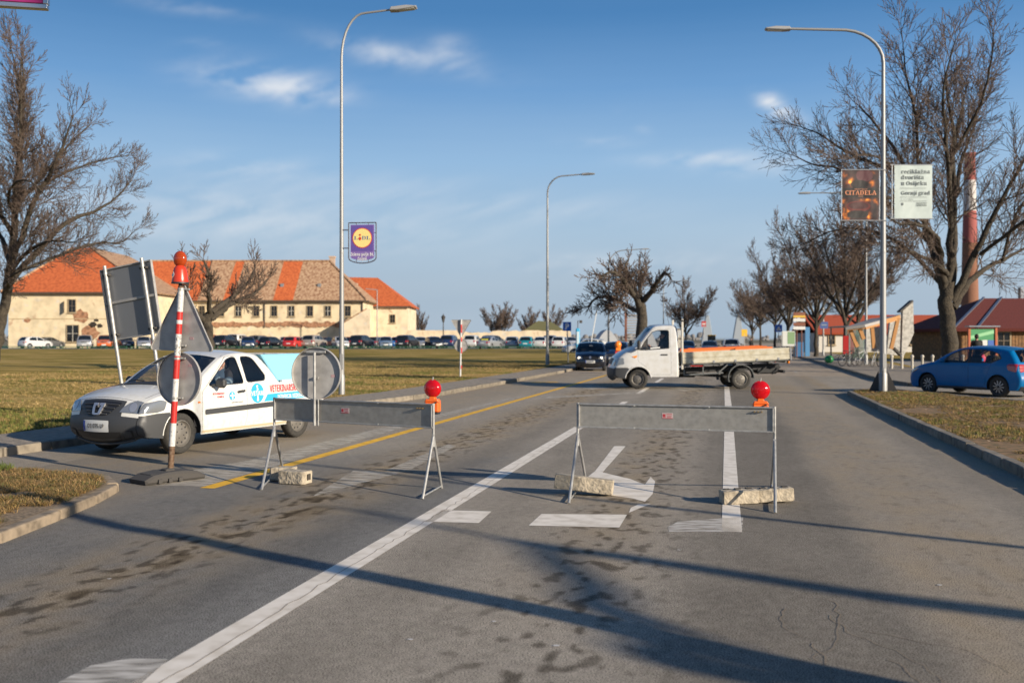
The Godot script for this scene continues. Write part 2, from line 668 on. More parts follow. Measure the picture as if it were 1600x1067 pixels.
func road() -> void:
	var fine := noise_tex(31, 0.075, [[0.0, g3(0.25)], [0.30, g3(0.62)], [0.44, g3(0.84)], [0.6, g3(0.95)], [0.78, g3(1.0)], [1.0, Color(1, 1, 1)]], 1024, 4)
	var far_m := mat("asphalt", srgb(0.42, 0.345, 0.262), 0.9)
	far_m.albedo_texture = noise_tex(33, 0.015, [[0.0, g3(0.80)], [0.5, g3(0.92)], [1.0, g3(1.0)]], 1024, 6)
	tri_uv(far_m, 0.12)
	far_m.metallic_specular = 0.15
	var a := [-40.0, -12.0, 12.0, 45.0]
	var b := [-40.0, -6.0, 42.0, 420.0]
	var fm := MB.new()
	for j in 3:
		for k in 3:
			if j == 1 and k == 1:
				continue
			fm.quad(rp(a[j], b[k]), rp(a[j + 1], b[k]), rp(a[j + 1], b[k + 1]), rp(a[j], b[k + 1]), Vector3.UP)
	var r := struct("road", fm, far_m)
	var near := mat("asphalt_worn", Color(1, 1, 1), 0.9)
	near.metallic_specular = 0.15
	near.albedo_texture = road_image()
	near.detail_enabled = true
	near.detail_blend_mode = BaseMaterial3D.BLEND_MODE_MUL
	near.detail_uv_layer = BaseMaterial3D.DETAIL_UV_2
	near.detail_albedo = fine
	near.uv2_scale = Vector3(1, 1, 1)
	near.uv1_scale = Vector3.ONE
	var arr := []
	arr.resize(Mesh.ARRAY_MAX)
	var c := [rp(-12, -6), rp(12, -6), rp(12, 42), rp(-12, 42)]
	arr[Mesh.ARRAY_VERTEX] = PackedVector3Array(c)
	arr[Mesh.ARRAY_NORMAL] = PackedVector3Array([Vector3.UP, Vector3.UP, Vector3.UP, Vector3.UP])
	arr[Mesh.ARRAY_TEX_UV] = PackedVector2Array([Vector2(0, 0), Vector2(1, 0), Vector2(1, 1), Vector2(0, 1)])
	arr[Mesh.ARRAY_TEX_UV2] = PackedVector2Array([Vector2(0, 0), Vector2(24, 0), Vector2(24, 48), Vector2(0, 48)])
	arr[Mesh.ARRAY_INDEX] = PackedInt32Array([0, 2, 1, 0, 3, 2])
	var am := ArrayMesh.new()
	am.add_surface_from_arrays(Mesh.PRIMITIVE_TRIANGLES, arr)
	part("asphalt_surface", am, near, r)
func band(x: float, c: float, w: float) -> float:
	var d := (x - c) / w
	return exp(-d * d)
func road_image() -> ImageTexture:
	var w := 896
	var h := 1792
	var broad := FastNoiseLite.new()
	broad.seed = 41
	broad.frequency = 0.010
	broad.fractal_octaves = 4
	var mid := FastNoiseLite.new()
	mid.seed = 42
	mid.frequency = 0.045
	mid.fractal_octaves = 4
	var tiny := FastNoiseLite.new()
	tiny.seed = 43
	tiny.frequency = 0.32
	tiny.fractal_octaves = 2
	var data := PackedByteArray()
	data.resize(w * h * 3)
	var curve := PackedByteArray()
	curve.resize(1024)
	for k in 1024:
		curve[k] = int(g3(k / 1023.0 * 0.5).linear_to_srgb().r * 255.0 + 0.5)
	for y in h:
		var bb := -6.0 + 48.0 * (y + 0.5) / h
		for x in w:
			var aa := -12.0 + 24.0 * (x + 0.5) / w
			var n := broad.get_noise_2d(x, y * 0.45)
			var m := mid.get_noise_2d(x, y * 0.55)
			var t := tiny.get_noise_2d(x, y * 0.7)
			var left_dirt := 0.0
			if aa < 0.3:
				left_dirt = 1.25 * band(aa, -1.5 + 0.14 * n, 0.55) + 0.8 * band(aa, -5.0, 1.7)
			var mid_dirt := 0.0
			if bb > 0.5:
				mid_dirt = band(aa, 1.62, 0.45) * smoothstep(0.5, 4.0, bb)
			var wob := 0.10 * n
			var right_dust := 0.85 * smoothstep(3.65, 4.05, aa + wob) * (1.0 - smoothstep(4.7, 5.6, aa + wob)) + 1.2 * band(aa, 6.05, 0.3)
			var dust := clampf(left_dirt + mid_dirt * 0.8 + right_dust * 0.8, 0.0, 1.3)
			var pale := band(aa, -1.5, 0.32) * 0.5 + band(aa, 1.0, 0.9) * 0.25 + 0.5 * smoothstep(9.0, 24.0, bb)
			var base := 0.372 * (1.0 + 0.14 * n + 0.12 * m + 0.20 * t)
			base *= 1.0 - 0.36 * smoothstep(2.2, 3.0, aa) * (1.0 - smoothstep(3.6, 4.1, aa + wob)) - 0.22 * (1.1 * band(aa, 5.6, 0.35) + band(aa, -0.65, 0.32) + 0.8 * band(aa, 0.55, 0.3) + 0.7 * band(aa, 2.5, 0.25))
			var warm := 1.0
			if aa < -0.1 and aa > -6.0:
				var old := 1.0 - smoothstep(6.0 + m * 2.0, 11.0 + m * 2.0, bb)
				base *= 1.0 - 0.34 * old
				warm = 1.0 - old
			dust *= clampf(0.8 + 0.8 * m + 0.35 * n, 0.0, 1.3)
			var k1 := clampf(dust * 0.75, 0.0, 0.92)
			var lr := lerpf(base * lerpf(1.03, 1.12, warm), 0.37 + 0.06 * m, k1) + pale * 0.035
			var lg := lerpf(base * 0.985, 0.285 + 0.05 * m, k1) + pale * 0.028
			var lb := lerpf(base * lerpf(0.90, 0.80, warm), 0.185 + 0.03 * m, k1) + pale * 0.018
			var sp := mid.get_noise_2d(x * 3.1 + 700.0, y * 1.5)
			var zone := band(aa, -1.5, 0.5) * (1.0 if bb > -3.0 else 0.4) + band(aa, 1.75, 0.6) * 0.85 + band(aa, 4.6, 0.8) * 0.28
			var spot := smoothstep(0.20, 0.36, sp + 0.22 * (zone - 0.62)) * clampf(zone * 1.2, 0.0, 1.0)
			var pool := smoothstep(0.05, 0.30, m + 0.25 * n) * band(aa, -1.45, 0.30) * smoothstep(-4.0, 0.0, bb) * (1.0 - smoothstep(5.0, 8.0, bb))
			var dark := clampf(0.58 * spot + 0.62 * pool, 0.0, 0.75)
			lr *= 1.0 - dark
			lg *= 1.0 - dark * 1.02
			lb *= 1.0 - dark * 1.04
			var k := (y * w + x) * 3
			data[k] = curve[clampi(int(lr * 2046.0), 0, 1023)]
			data[k + 1] = curve[clampi(int(lg * 2046.0), 0, 1023)]
			data[k + 2] = curve[clampi(int(lb * 2046.0), 0, 1023)]
	var im := Image.create_from_data(w, h, false, Image.FORMAT_RGB8, data)
	im.resize(1024, 2048, Image.INTERPOLATE_CUBIC)
	return ImageTexture.create_from_image(im)
func crack_lines() -> Array:
	var out := []
	for s in [[3.25, 2.3, -0.9, 22], [3.30, 1.9, -1.1, 16], [3.05, 2.0, -2.2, 9], [3.45, 1.6, -0.5, 14], [3.15, 1.3, -1.5, 12], [3.5, 1.1, -1.2, 12]]:
		var p := Vector2(s[0], s[1])
		var d: float = s[2]
		var line := [p]
		for k in s[3]:
			d += rng.randf_range(-0.55, 0.55) + (-1.4 - d) * 0.15
			p += Vector2(cos(d), sin(d)) * rng.randf_range(0.04, 0.10)
			line.append(p)
		out.append(line)
	var seam := [Vector2(0.03, -1.2)]
	while seam[-1].y < 13.0:
		seam.append(Vector2(0.03 + rng.randf_range(-0.018, 0.018), seam[-1].y + rng.randf_range(0.08, 0.2)))
	out.append(seam)
	return out
func strip(mb: MB, pts: Array, w0: float, w1: float, y: float) -> void:
	for k in pts.size() - 1:
		var d: Vector2 = (pts[k + 1] - pts[k]).normalized()
		var s := Vector2(-d.y, d.x)
		var a := lerpf(w0, w1, float(k) / (pts.size() - 1)) * 0.5
		var b := lerpf(w0, w1, float(k + 1) / (pts.size() - 1)) * 0.5
		var q := [pts[k] - s * a, pts[k] + s * a, pts[k + 1] + s * b, pts[k + 1] - s * b]
		mb.quad(rp(q[0].x, q[0].y, y), rp(q[1].x, q[1].y, y), rp(q[2].x, q[2].y, y), rp(q[3].x, q[3].y, y), Vector3.UP)
func on_road(mb: MB, px: Array, y := 0.0022) -> void:
	var o := PackedVector2Array()
	for k in range(0, px.size(), 2):
		var p := gp(px[k], px[k + 1], y)
		o.append(Vector2(p.x, p.z))
	mb.flat(o, y)
func markings() -> void:
	var r := get_node("road")
	var worn := func(name_: String, c: Color, cut: float, sd: int) -> StandardMaterial3D:
		var m := mat(name_, c, 0.85)
		m.albedo_texture = noise_tex(sd, 0.016, [[0.0, Color(0.90, 0.885, 0.86, clampf(cut, 0.0, 1.0))], [0.5, Color(0.965, 0.96, 0.95, clampf(lerpf(cut, 1.0, 0.6), 0.0, 1.0))], [1.0, Color(1, 1, 1, 1)]], 512, 3)
		m.transparency = BaseMaterial3D.TRANSPARENCY_ALPHA
		tri_uv(m, 0.5)
		if cut < 0.5:
			m.uv1_scale = Vector3(0.35, 1.0, 1.5)
		return m
	var white: StandardMaterial3D = worn.call("road_paint_white", srgb(0.80, 0.73, 0.63), 0.88, 51)
	var faded: StandardMaterial3D = worn.call("road_paint_faded", srgb(0.50, 0.45, 0.37), 0.15, 52)
	var scrub: StandardMaterial3D = worn.call("road_paint_scrubbed", srgb(0.60, 0.56, 0.50), 0.1, 54)
	var yellow: StandardMaterial3D = worn.call("road_paint_yellow", srgb(0.84, 0.46, 0.02), 0.85, 53)
	var m := MB.new()
	strip(m, [Vector2(0.0, -2.5), Vector2(0.0, 6.0), Vector2(0.0, 14.2)], 0.22, 0.19, 0.0022)
	part("centre_line", m, white, r)
	m = MB.new()
	for b in [[18.5, 22.0], [26, 30], [34, 38], [44, 48], [54, 58], [66, 70], [78, 82], [90, 94], [102, 106]]:
		strip(m, [Vector2(0.1, b[0]), Vector2(0.1, b[1])], 0.15, 0.15, 0.0022)
	part("centre_dash", m, white, r)
	m = MB.new()
	var yl := []
	for k in 14:
		yl.append(Vector2(-2.93 + 0.28 * k / 13.0, 5.75 + k * 2.75))
	strip(m, yl, 0.18, 0.17, 0.003)
	part("yellow_line", m, yellow, r)
	m = MB.new()
	strip(m, [Vector2(-2.55, 42.5), Vector2(-2.1, 47.5)], 0.18, 0.18, 0.003)
	strip(m, [Vector2(-4.6, 33.0), Vector2(-3.6, 33.4)], 0.5, 0.5, 0.003)
	part("yellow_dash", m, yellow, r)
	m = MB.new()
	strip(m, [Vector2(-3.42, 6.0), Vector2(-3.38, 16.0), Vector2(-3.1, 24.0)], 0.55, 0.12, 0.0012)
	on_road(m, [205, 757, 318, 760, 470, 716, 500, 702, 430, 712, 280, 738], 0.0016)
	part("old_edge_line", m, faded, r)
	m = MB.new()
	strip(m, [Vector2(2.74, 4.42), Vector2(2.76, 20.0), Vector2(2.72, 38.0)], 0.17, 0.16, 0.0022)
	part("lane_line", m, white, r)
	m = MB.new()
	for b in [[46, 49], [52, 55], [60, 64], [70, 74]]:
		strip(m, [Vector2(6.1, b[0]), Vector2(6.2, b[1])], 0.15, 0.15, 0.0022)
	strip(m, [Vector2(5.4, 31.5), Vector2(13.0, 33.0)], 0.25, 0.25, 0.0022)
	part("side_dash", m, faded, r)
	m = MB.new()
	on_road(m, [1044, 823, 1060, 815, 1128, 810, 1162, 808, 1160, 831, 1046, 831])
	part("stop_bar", m, scrub, r)
	m = MB.new()
	on_road(m, [846, 803, 980, 804, 968, 824, 826, 821])
	part("stop_bar", m, white, r)
	m = MB.new()
	on_road(m, [690, 797, 768, 799, 748, 817, 664, 815])
	part("stop_bar", m, white, r)
	m = MB.new()
	on_road(m, [960, 697, 978, 697, 946, 733, 942, 738, 984, 748, 1008, 757, 1017, 745, 1024, 752, 1020, 772, 1008, 784, 990, 779, 930, 770, 912, 750, 930, 736])
	on_road(m, [983, 801, 986, 793, 998, 788, 1018, 787, 1002, 793])
	part("turn_arrow", m, white, r)
	m = MB.new()
	on_road(m, [487, 776, 552, 735, 630, 738, 560, 756])
	on_road(m, [602, 735, 700, 694, 712, 697, 640, 734])
	part("lane_arrow", m, faded, r)
	m = MB.new()
	on_road(m, [90, 1066, 140, 1040, 200, 1029, 262, 1030, 222, 1066, 200, 1090, 60, 1090])
	part("paint_patch", m, scrub, r)
	m = MB.new()
	on_road(m, [905, 606, 925, 602, 960, 606, 925, 609])
	on_road(m, [1052, 608, 1068, 604, 1110, 607, 1070, 611])
	on_road(m, [845, 620, 1010, 612, 1010, 614, 845, 623])
	part("far_arrow", m, faded, r)
	var ck := MB.new()
	var lines := crack_lines()
	for l in lines:
		strip(ck, l, 0.006, 0.003, 0.0036)
	part("crack", ck, mat("crack_dark", srgb(0.20, 0.155, 0.11), 1.0), r)
	var lt := MB.new()
	for k in 9:
		var q: Vector3 = [gp(1062, 860), gp(772, 972), gp(724, 702), gp(960, 733), gp(170, 905), gp(1470, 915), gp(640, 1000), gp(870, 1010), gp(1210, 700)][k]
		var cc := Vector2(q.x, q.z)
		var o := PackedVector2Array()
		for s in 6:
			o.append(cc + Vector2.from_angle(TAU * s / 6.0 + k) * rng.randf_range(0.010, 0.022))
		lt.flat(o, 0.004)
	part("litter", lt, mat("litter_paper", srgb(0.5, 0.48, 0.45), 0.9), r)
func kerb_row(called: String, pts: Array, right := 1.0, low := 0.0, tone := 0) -> void:
	var row := Node3D.new()
	put(row, called, self)
	row.set_meta("kind", "structure")
	var shapes := []
	for k in 3:
		var mb := MB.new()
		mb.box(Vector3(0, 0.03 - low, 0.075), Vector3(1.0 - 0.012 * (k + 1), 0.20, 0.15), 0.022)
		shapes.append(mb.mesh())
	var mats := []
	for k in 3:
		var c: float = [0.30, 0.26, 0.33][k]
		var m := mat("kerb_concrete_%d_%d" % [k, tone], srgb(c * 0.85, c * 0.72, c * 0.55) if tone == 0 else srgb(c * 1.1, c * 0.86, c * 0.60), 0.95)
		if m.albedo_texture == null:
			m.albedo_texture = noise_tex(61 + k + tone * 100, 0.03, [[0.0, g3(0.6)], [0.45, g3(0.86)], [1.0, g3(1.0)]], 256, 5)
			tri_uv(m, 0.6)
		mats.append(m)
	var run := 0.0
	for j in pts.size() - 1:
		var a: Vector2 = pts[j]
		var b: Vector2 = pts[j + 1]
		var len := a.distance_to(b)
		var cnt := maxi(1, roundi(len))
		for k in cnt:
			var p := a.lerp(b, (k + 0.5) / cnt)
			var d := (b - a).normalized()
			var o := MeshInstance3D.new()
			o.mesh = shapes[rng.randi() % 3]
			o.material_override = mats[rng.randi() % 3]
			put(o, "kerb_stone", row)
			o.position = Vector3(p.x, rng.randf_range(-0.008, 0.006), p.y)
			o.rotation.y = -atan2(d.y, d.x) + rng.randf_range(-0.012, 0.012)
			o.scale.x = len / cnt
			if right < 0.0:
				o.rotation.y += PI
		run += len
func kerbs() -> void:
	var l := []
	for z in [-4, 0, 5, 10, 14, 18.6, 22, 25, 28.2, 33, 38, 43, 48.4, 60, 75, 92, 110]:
		l.append(Vector2(edge_x(z), -z))
	kerb_row("kerb", l, -1.0)
	var isl := [Vector2(-3.0, -7.35), Vector2(-4.05, -10.0), Vector2(-4.35, -11.0), Vector2(-4.75, -11.55), Vector2(-5.25, -11.45), Vector2(-7.2, -11.1), Vector2(-10.5, -10.0)]
	var isl2: Array = [gp(-420, 905, 0.0), gp(0, 850, 0.0), gp(95, 812, 0.0), gp(150, 788, 0.0), gp(185, 768, 0.0), gp(172, 756, 0.0), gp(120, 750, 0.0), gp(0, 741, 0.0), gp(-300, 728, 0.0)].map(func(p): return Vector2(p.x, p.z))
	kerb_row("island_kerb", isl2, -1.0, 0.035, 1)
	var soil := mat("island_soil", srgb(0.33, 0.235, 0.14), 1.0)
	soil.albedo_texture = noise_tex(66, 0.05, [[0.0, g3(0.45)], [0.5, g3(0.8)], [1.0, g3(1.0)]], 512, 5)
	tri_uv(soil, 0.7)
	var m := MB.new()
	var poly := PackedVector2Array(isl2)
	var inner := Geometry2D.offset_polygon(poly, -0.1)
	for q in inner:
		m.flat(q, 0.098)
	struct("island_earth", m, soil)
	M["island_poly"] = null
	set_meta("island", poly)
	var v := [Vector2(2.2, 4.0), Vector2(3.45, 0.0), Vector2(6.06, -11.8), Vector2(7.9, -20.3), Vector2(9.62, -28.2), Vector2(9.95, -29.5), Vector2(10.5, -30.4), Vector2(11.2, -30.8), Vector2(11.75, -30.4), Vector2(12.1, -28.8), Vector2(12.55, -25.9), Vector2(13.6, -21.0), Vector2(15.2, -14.0), Vector2(17.2, -6.0), Vector2(19.5, 4.0)]
	kerb_row("verge_kerb", v, 1.0)
	var vp := PackedVector2Array(v)
	set_meta("verge", vp)
	var earth := mat("verge_earth", srgb(0.27, 0.18, 0.095), 1.0)
	earth.albedo_texture = noise_tex(67, 0.03, [[0.0, Color(0.50, 0.55, 0.36)], [0.4, Color(0.76, 0.74, 0.62)], [0.6, Color(0.92, 0.84, 0.74)], [1.0, Color(1, 0.95, 0.88)]], 512, 5)
	tri_uv(earth, 0.35)
	var e := MB.new()
	for q in Geometry2D.offset_polygon(vp, -0.1):
		e.flat(q, 0.112)
	struct("verge", e, earth)
	kerb_row("far_kerb", [Vector2(47.0, -190.0), Vector2(29.0, -102.9), Vector2(16.8, -49.6), Vector2(14.4, -39.2), Vector2(13.9, -34.9), Vector2(14.6, -33.6), Vector2(16.5, -31.0), Vector2(21.0, -23.0), Vector2(27.5, -8.0)], -1.0)
class Car:
	var L := 4.0
	var W := 0.85
	var belt := 0.95
	var top := 1.45
	var tum := 0.16
	var tuck := 0.05
	var r := 0.07
	var ft := 0.10
	var fl := 0.8
	var rt := 0.06
	var rl := 0.6
	var xf := 0.8
	var xr := 3.3
	var rw := 0.31
	var ra := 0.37
	var sill := 0.22
	var pts := PackedVector2Array()
	var bul := PackedFloat32Array()
	var nor := PackedVector2Array()
	var runs := {}
	var cx := 0.08
	var cy := 0.05
	func outline(list: Array) -> void:
		for q in list:
			var p := PackedVector2Array()
			for k in range(0, q[3].size(), 2):
				p.append(Vector2(q[3][k], q[3][k + 1]))
			if pts.size():
				p.insert(0, pts[pts.size() - 1])
			var dense := PackedVector2Array()
			for k in p.size() - 1:
				var a := p[maxi(k - 1, 0)]
				var b := p[k]
				var c := p[k + 1]
				var d := p[mini(k + 2, p.size() - 1)]
				var cnt := clampi(ceili(b.distance_to(c) / 0.07), 2, 6)
				for s in cnt:
					dense.append(b.cubic_interpolate(c, a, d, float(s) / cnt))
			dense.append(p[p.size() - 1])
			var i0 := maxi(pts.size() - 1, 0)
			for k in dense.size():
				if pts.size() and k == 0:
					continue
				pts.append(dense[k])
				bul.append(lerpf(q[1], q[2], float(k) / (dense.size() - 1)))
			runs[q[0]] = [i0, pts.size() - 1]
		nor.resize(pts.size())
		for k in pts.size():
			var t := (pts[mini(k + 1, pts.size() - 1)] - pts[maxi(k - 1, 0)]).normalized()
			nor[k] = Vector2(-t.y, t.x)
	func hw(x: float, y: float) -> float:
		var w := W
		if x < fl:
			w -= ft * pow((fl - x) / fl, 2.0)
		if x > L - rl:
			w -= rt * pow((x - L + rl) / rl, 2.0)
		if y > belt:
			var t := (y - belt) / (top - belt)
			w -= 0.02 + tum * t * (0.75 + 0.25 * t)
		elif y < 0.5:
			w -= tuck * pow((0.5 - y) / 0.5, 1.5)
		else:
			w -= 0.02 * pow((y - 0.5) / maxf(belt - 0.5, 0.1), 2.0)
		return w
	func dist(p: Vector2) -> float:
		var best := r
		var sign_ := 1.0
		for k in pts.size() - 1:
			var a := pts[k]
			if absf(a.x - p.x) > r + 0.2 or absf(a.y - p.y) > r + 0.2:
				continue
			var q := Geometry2D.get_closest_point_to_segment(p, a, pts[k + 1])
			var d := q.distance_to(p)
			if d < best:
				best = d
				sign_ = -1.0 if (p - q).dot(nor[k] + nor[k + 1]) > 0.0 else 1.0
		return best * sign_
	func side(p: Vector2, s: float, off := 0.0) -> Vector3:
		var w := hw(p.x, p.y)
		var d := dist(p)
		if d <= 0.0:
			w -= r * 0.66 - d * 2.6
		elif d < r:
			var k := 0.94 * (1.0 - d / r)
			w -= r * (1.0 - sqrt(maxf(0.0, 1.0 - k * k)))
		return Vector3(p.x, p.y, s * (w + off))
	func at(k: float) -> Array:
		var i := clampi(int(k), 0, pts.size() - 2)
		var t := k - i
		return [pts[i].lerp(pts[i + 1], t), nor[i].lerp(nor[i + 1], t).normalized(), lerpf(bul[i], bul[i + 1], t)]
	func shell(k: float, s: float, off := 0.0) -> Vector3:
		var q := at(k)
		var p: Vector2 = q[0]
		var w := hw(p.x, p.y) - r * 0.66
		var o: Vector2 = p + q[1] * (q[2] * (1.0 - s * s) + off)
		return Vector3(o.x, o.y, w * s)
	func nose(y: float) -> float:
		for k in pts.size() - 1:
			if pts[k + 1].y >= y and pts[k + 1].y > pts[k].y:
				return k + clampf((y - pts[k].y) / (pts[k + 1].y - pts[k].y), 0.0, 1.0)
		return 0.0
	func tail(y: float) -> float:
		for k in range(pts.size() - 2, -1, -1):
			if pts[k].y >= y and pts[k + 1].y < pts[k].y:
				return k + clampf((pts[k].y - y) / (pts[k].y - pts[k + 1].y), 0.0, 1.0)
		return pts.size() - 1.0
	func front(p: Vector2, off := 0.0) -> Vector3:
		var k := nose(p.y)
		var q: Vector2 = at(k)[0]
		return shell(k, clampf(p.x / (hw(q.x, q.y) - r * 0.66), -1.0, 1.0), off)
	func back(p: Vector2, off := 0.0) -> Vector3:
		var k := tail(p.y)
		var q: Vector2 = at(k)[0]
		return shell(k, clampf(p.x / (hw(q.x, q.y) - r * 0.66), -1.0, 1.0), off)
	func sheet(mb: MB, run: String, s0 := -1.0, s1 := 1.0, n := 12, off := 0.0) -> void:
		var i0: int = runs[run][0]
		var i1: int = runs[run][1]
		var first := mb.v.size()
		for k in range(i0, i1 + 1):
			var t := (pts[mini(k + 1, i1)] - pts[maxi(k - 1, i0)]).normalized()
			var nn := Vector2(-t.y, t.x)
			for j in n + 1:
				var s := lerpf(s0, s1, float(j) / n)
				var w := maxf(hw(pts[k].x, pts[k].y) - r * 0.66, 0.1)
				mb.vert(shell(k, s, off), Vector3(nn.x, nn.y, 2.0 * s * bul[k] / w), Vector2(s, k))
		for k in i1 - i0:
			for j in n:
				var q := first + k * (n + 1) + j
				mb.face(q, q + 1, q + n + 2)
				mb.face(q, q + n + 2, q + n + 1)
	func silhouette() -> PackedVector2Array:
		var o := pts.duplicate()
		var e := pts[pts.size() - 1]
		for wx in [xr, xf]:
			var a0 := asin(clampf((sill - rw) / ra, -1.0, 1.0))
			for k in 17:
				var a := lerpf(a0, PI - a0, k / 16.0)
				o.append(Vector2(wx + cos(a) * ra, rw + sin(a) * ra))
		return o
	func both(mb: MB, outer: PackedVector2Array, holes: Array, off := 0.0) -> void:
		for s in [-1.0, 1.0]:
			mb.patch(outer, holes, func(p): return side(p, s, off), cx, cy, s)
	func ring(mb: MB, a: PackedVector2Array, b: PackedVector2Array, off: float) -> void:
		both(mb, a, [b], off)
func grow(p: PackedVector2Array, d: float) -> PackedVector2Array:
	var o := Geometry2D.offset_polygon(p, d, Geometry2D.JOIN_ROUND)
	return o[0] if o.size() else p
func common(a: PackedVector2Array, b: PackedVector2Array) -> PackedVector2Array:
	var o := Geometry2D.intersect_polygons(a, b)
	return o[0] if o.size() else a
func smooth_poly(a: Array, r := 0.05) -> PackedVector2Array:
	var p := p2(a)
	var o := PackedVector2Array()
	for k in p.size():
		var b := p[k]
		var d0 := p[(k - 1 + p.size()) % p.size()] - b
		var d1 := p[(k + 1) % p.size()] - b
		var q := minf(r, minf(d0.length(), d1.length()) * 0.45)
		var s := b + d0.normalized() * q
		var e := b + d1.normalized() * q
		for j in 4:
			var t := j / 3.0
			o.append(s.lerp(b, t).lerp(b.lerp(e, t), t))
	return o
func car_mats() -> void:
	mat("car_black_plastic", srgb(0.028, 0.028, 0.029), 0.55)
	mat("car_grey_plastic", srgb(0.042, 0.043, 0.045), 0.6)
	mat("car_inside", srgb(0.022, 0.022, 0.024), 0.9)
	mat("car_seal", srgb(0.012, 0.012, 0.013), 0.5)
	glass("car_glass", Color(0.02, 0.03, 0.03), 0.14)
	glass("car_windscreen", Color(0.05, 0.07, 0.075), 0.30)
	mat("car_dark_glass", srgb(0.010, 0.013, 0.015), 0.06)
	mat("car_chrome", Color(0.72, 0.72, 0.73), 0.3, 0.7)
	mat("tyre_rubber", srgb(0.030, 0.029, 0.028), 0.9)
	mat("steel_rim", srgb(0.17, 0.155, 0.135), 0.55, 0.3)
	mat("alloy_rim", srgb(0.36, 0.36, 0.37), 0.35, 0.7)
	mat("lamp_clear", srgb(0.26, 0.27, 0.28), 0.10, 0.5, {"clearcoat_enabled": true, "clearcoat": 1.0, "clearcoat_roughness": 0.03})
	mat("lamp_red", srgb(0.34, 0.012, 0.010), 0.12, 0.0, {"clearcoat_enabled": true, "clearcoat": 1.0, "clearcoat_roughness": 0.03})
	mat("lamp_amber", srgb(0.75, 0.22, 0.02), 0.15)
	mat("plate_white", srgb(0.55, 0.55, 0.53), 0.5)
	mat("plate_blue", srgb(0.02, 0.06, 0.32), 0.5)
	mat("plate_ink", srgb(0.015, 0.015, 0.018), 0.6)
	mat("lamp_lit", srgb(0.8, 0.8, 0.75), 0.2, 0.0, {"emission_enabled": true, "emission": Color(1.0, 0.93, 0.78), "emission_energy_multiplier": 2.2})
func paint(name_: String, c: Color, rough := 0.28, metal := 0.0) -> StandardMaterial3D:
	var m := mat(name_, c, rough, metal, {"clearcoat_enabled": true, "clearcoat": 0.7, "clearcoat_roughness": 0.06})
	return m
func make_wheel(parent: Node, at: Vector3, r: float, w: float, face_z: float, style: String, steer := 0.0, segs := 28) -> void:
	var hub := Node3D.new()
	put(hub, "wheel", parent)
	hub.position = at
	hub.rotation.y = steer
	var ax := Transform3D(Basis(Vector3(1, 0, 0), PI / 2 if face_z > 0.0 else -PI / 2), Vector3.ZERO)
	var key := "wheel %s %.3f %.3f %d %d" % [style, r, w, segs, int(signf(face_z))]
	if not M.has(key):
		var t := MB.new()
		var h := w * 0.5
		var ri := r * 0.66
		t.lathe([[ri, -h * 0.8], [r * 0.80, -h], [r * 0.94, -h * 0.92], [r * 0.995, -h * 0.68], [r, 0.0], [r * 0.995, h * 0.68], [r * 0.94, h * 0.92], [r * 0.80, h], [r * 0.70, h * 0.94], [ri, h * 0.80]], segs, ax)
		var m := MB.new()
		if style == "steel":
			m.lathe([[ri, h * 0.80], [ri * 0.93, h * 0.86], [ri * 0.90, h * 0.55], [ri * 0.82, h * 0.36], [ri * 0.62, h * 0.42], [ri * 0.48, h * 0.64], [ri * 0.34, h * 0.58], [ri * 0.26, h * 0.66], [0.0, h * 0.68]], segs, ax)
		elif style == "alloy":
			m.lathe([[ri, h * 0.80], [ri * 0.95, h * 0.88], [ri * 0.90, h * 0.60], [ri * 0.88, h * 0.1], [0.0, h * 0.1]], segs, ax)
			m.lathe([[ri * 0.24, h * 0.3], [ri * 0.24, h * 0.80], [ri * 0.16, h * 0.86], [0.0, h * 0.86]], 14, ax)
		else:
			m.lathe([[ri, h * 0.80], [ri * 0.96, h * 0.88], [ri * 0.80, h * 0.80], [ri * 0.4, h * 0.92], [0.0, h * 0.94]], segs, ax)
		var d := MB.new()
		if style == "steel":
			for k in 10:
				var a := TAU * k / 10.0
				var p := Vector3(cos(a) * ri * 0.71, h * 0.405, sin(a) * ri * 0.71)
				d.lathe([[r * 0.055, h * 0.03], [0.0, h * 0.035]], 8, ax * Transform3D(Basis(), p))
			for k in 4:
				var a := TAU * k / 4.0 + 0.4
				var p := Vector3(cos(a) * ri * 0.36, h * 0.60, sin(a) * ri * 0.36)
				d.lathe([[r * 0.03, 0.0], [r * 0.026, h * 0.1], [0.0, h * 0.1]], 6, ax * Transform3D(Basis(), p))
		elif style == "alloy":
			for k in 10:
				var a := TAU * k / 10.0 + 0.1
				for e in [-0.07, 0.07]:
					var p0 := Vector3(cos(a + e * 0.4) * ri * 0.2, h * 0.78, sin(a + e * 0.4) * ri * 0.2)
					var p1 := Vector3(cos(a + e) * ri * 0.93, h * 0.70, sin(a + e) * ri * 0.93)
					d.bar(ax * p0, ax * p1, r * 0.05, h * 0.16, ax.basis.y)
		else:
			for k in 7:
				var a := TAU * k / 7.0
				var p := Vector3(cos(a) * ri * 0.7, h * 0.83, sin(a) * ri * 0.7)
				d.lathe([[r * 0.07, 0.0], [0.0, h * 0.01]], 8, ax * Transform3D(Basis(), p))
		M[key] = [t.mesh(), m.mesh(), d.mesh()]
	var ms: Array = M[key]
	var tyre := M["tyre_dusty"] as Material if style == "steel" and M.has("tyre_dusty") else M["tyre_rubber"] as Material
	part("tyre", ms[0], tyre, hub)
	part("rim", ms[1], M["steel_rim"] if style == "steel" else (M["car_inside"] if style == "alloy" else M["alloy_rim"]), hub)
	part("spokes" if style == "alloy" else "rim_holes", ms[2], M["alloy_rim"] if style == "alloy" else M["car_inside"], hub)
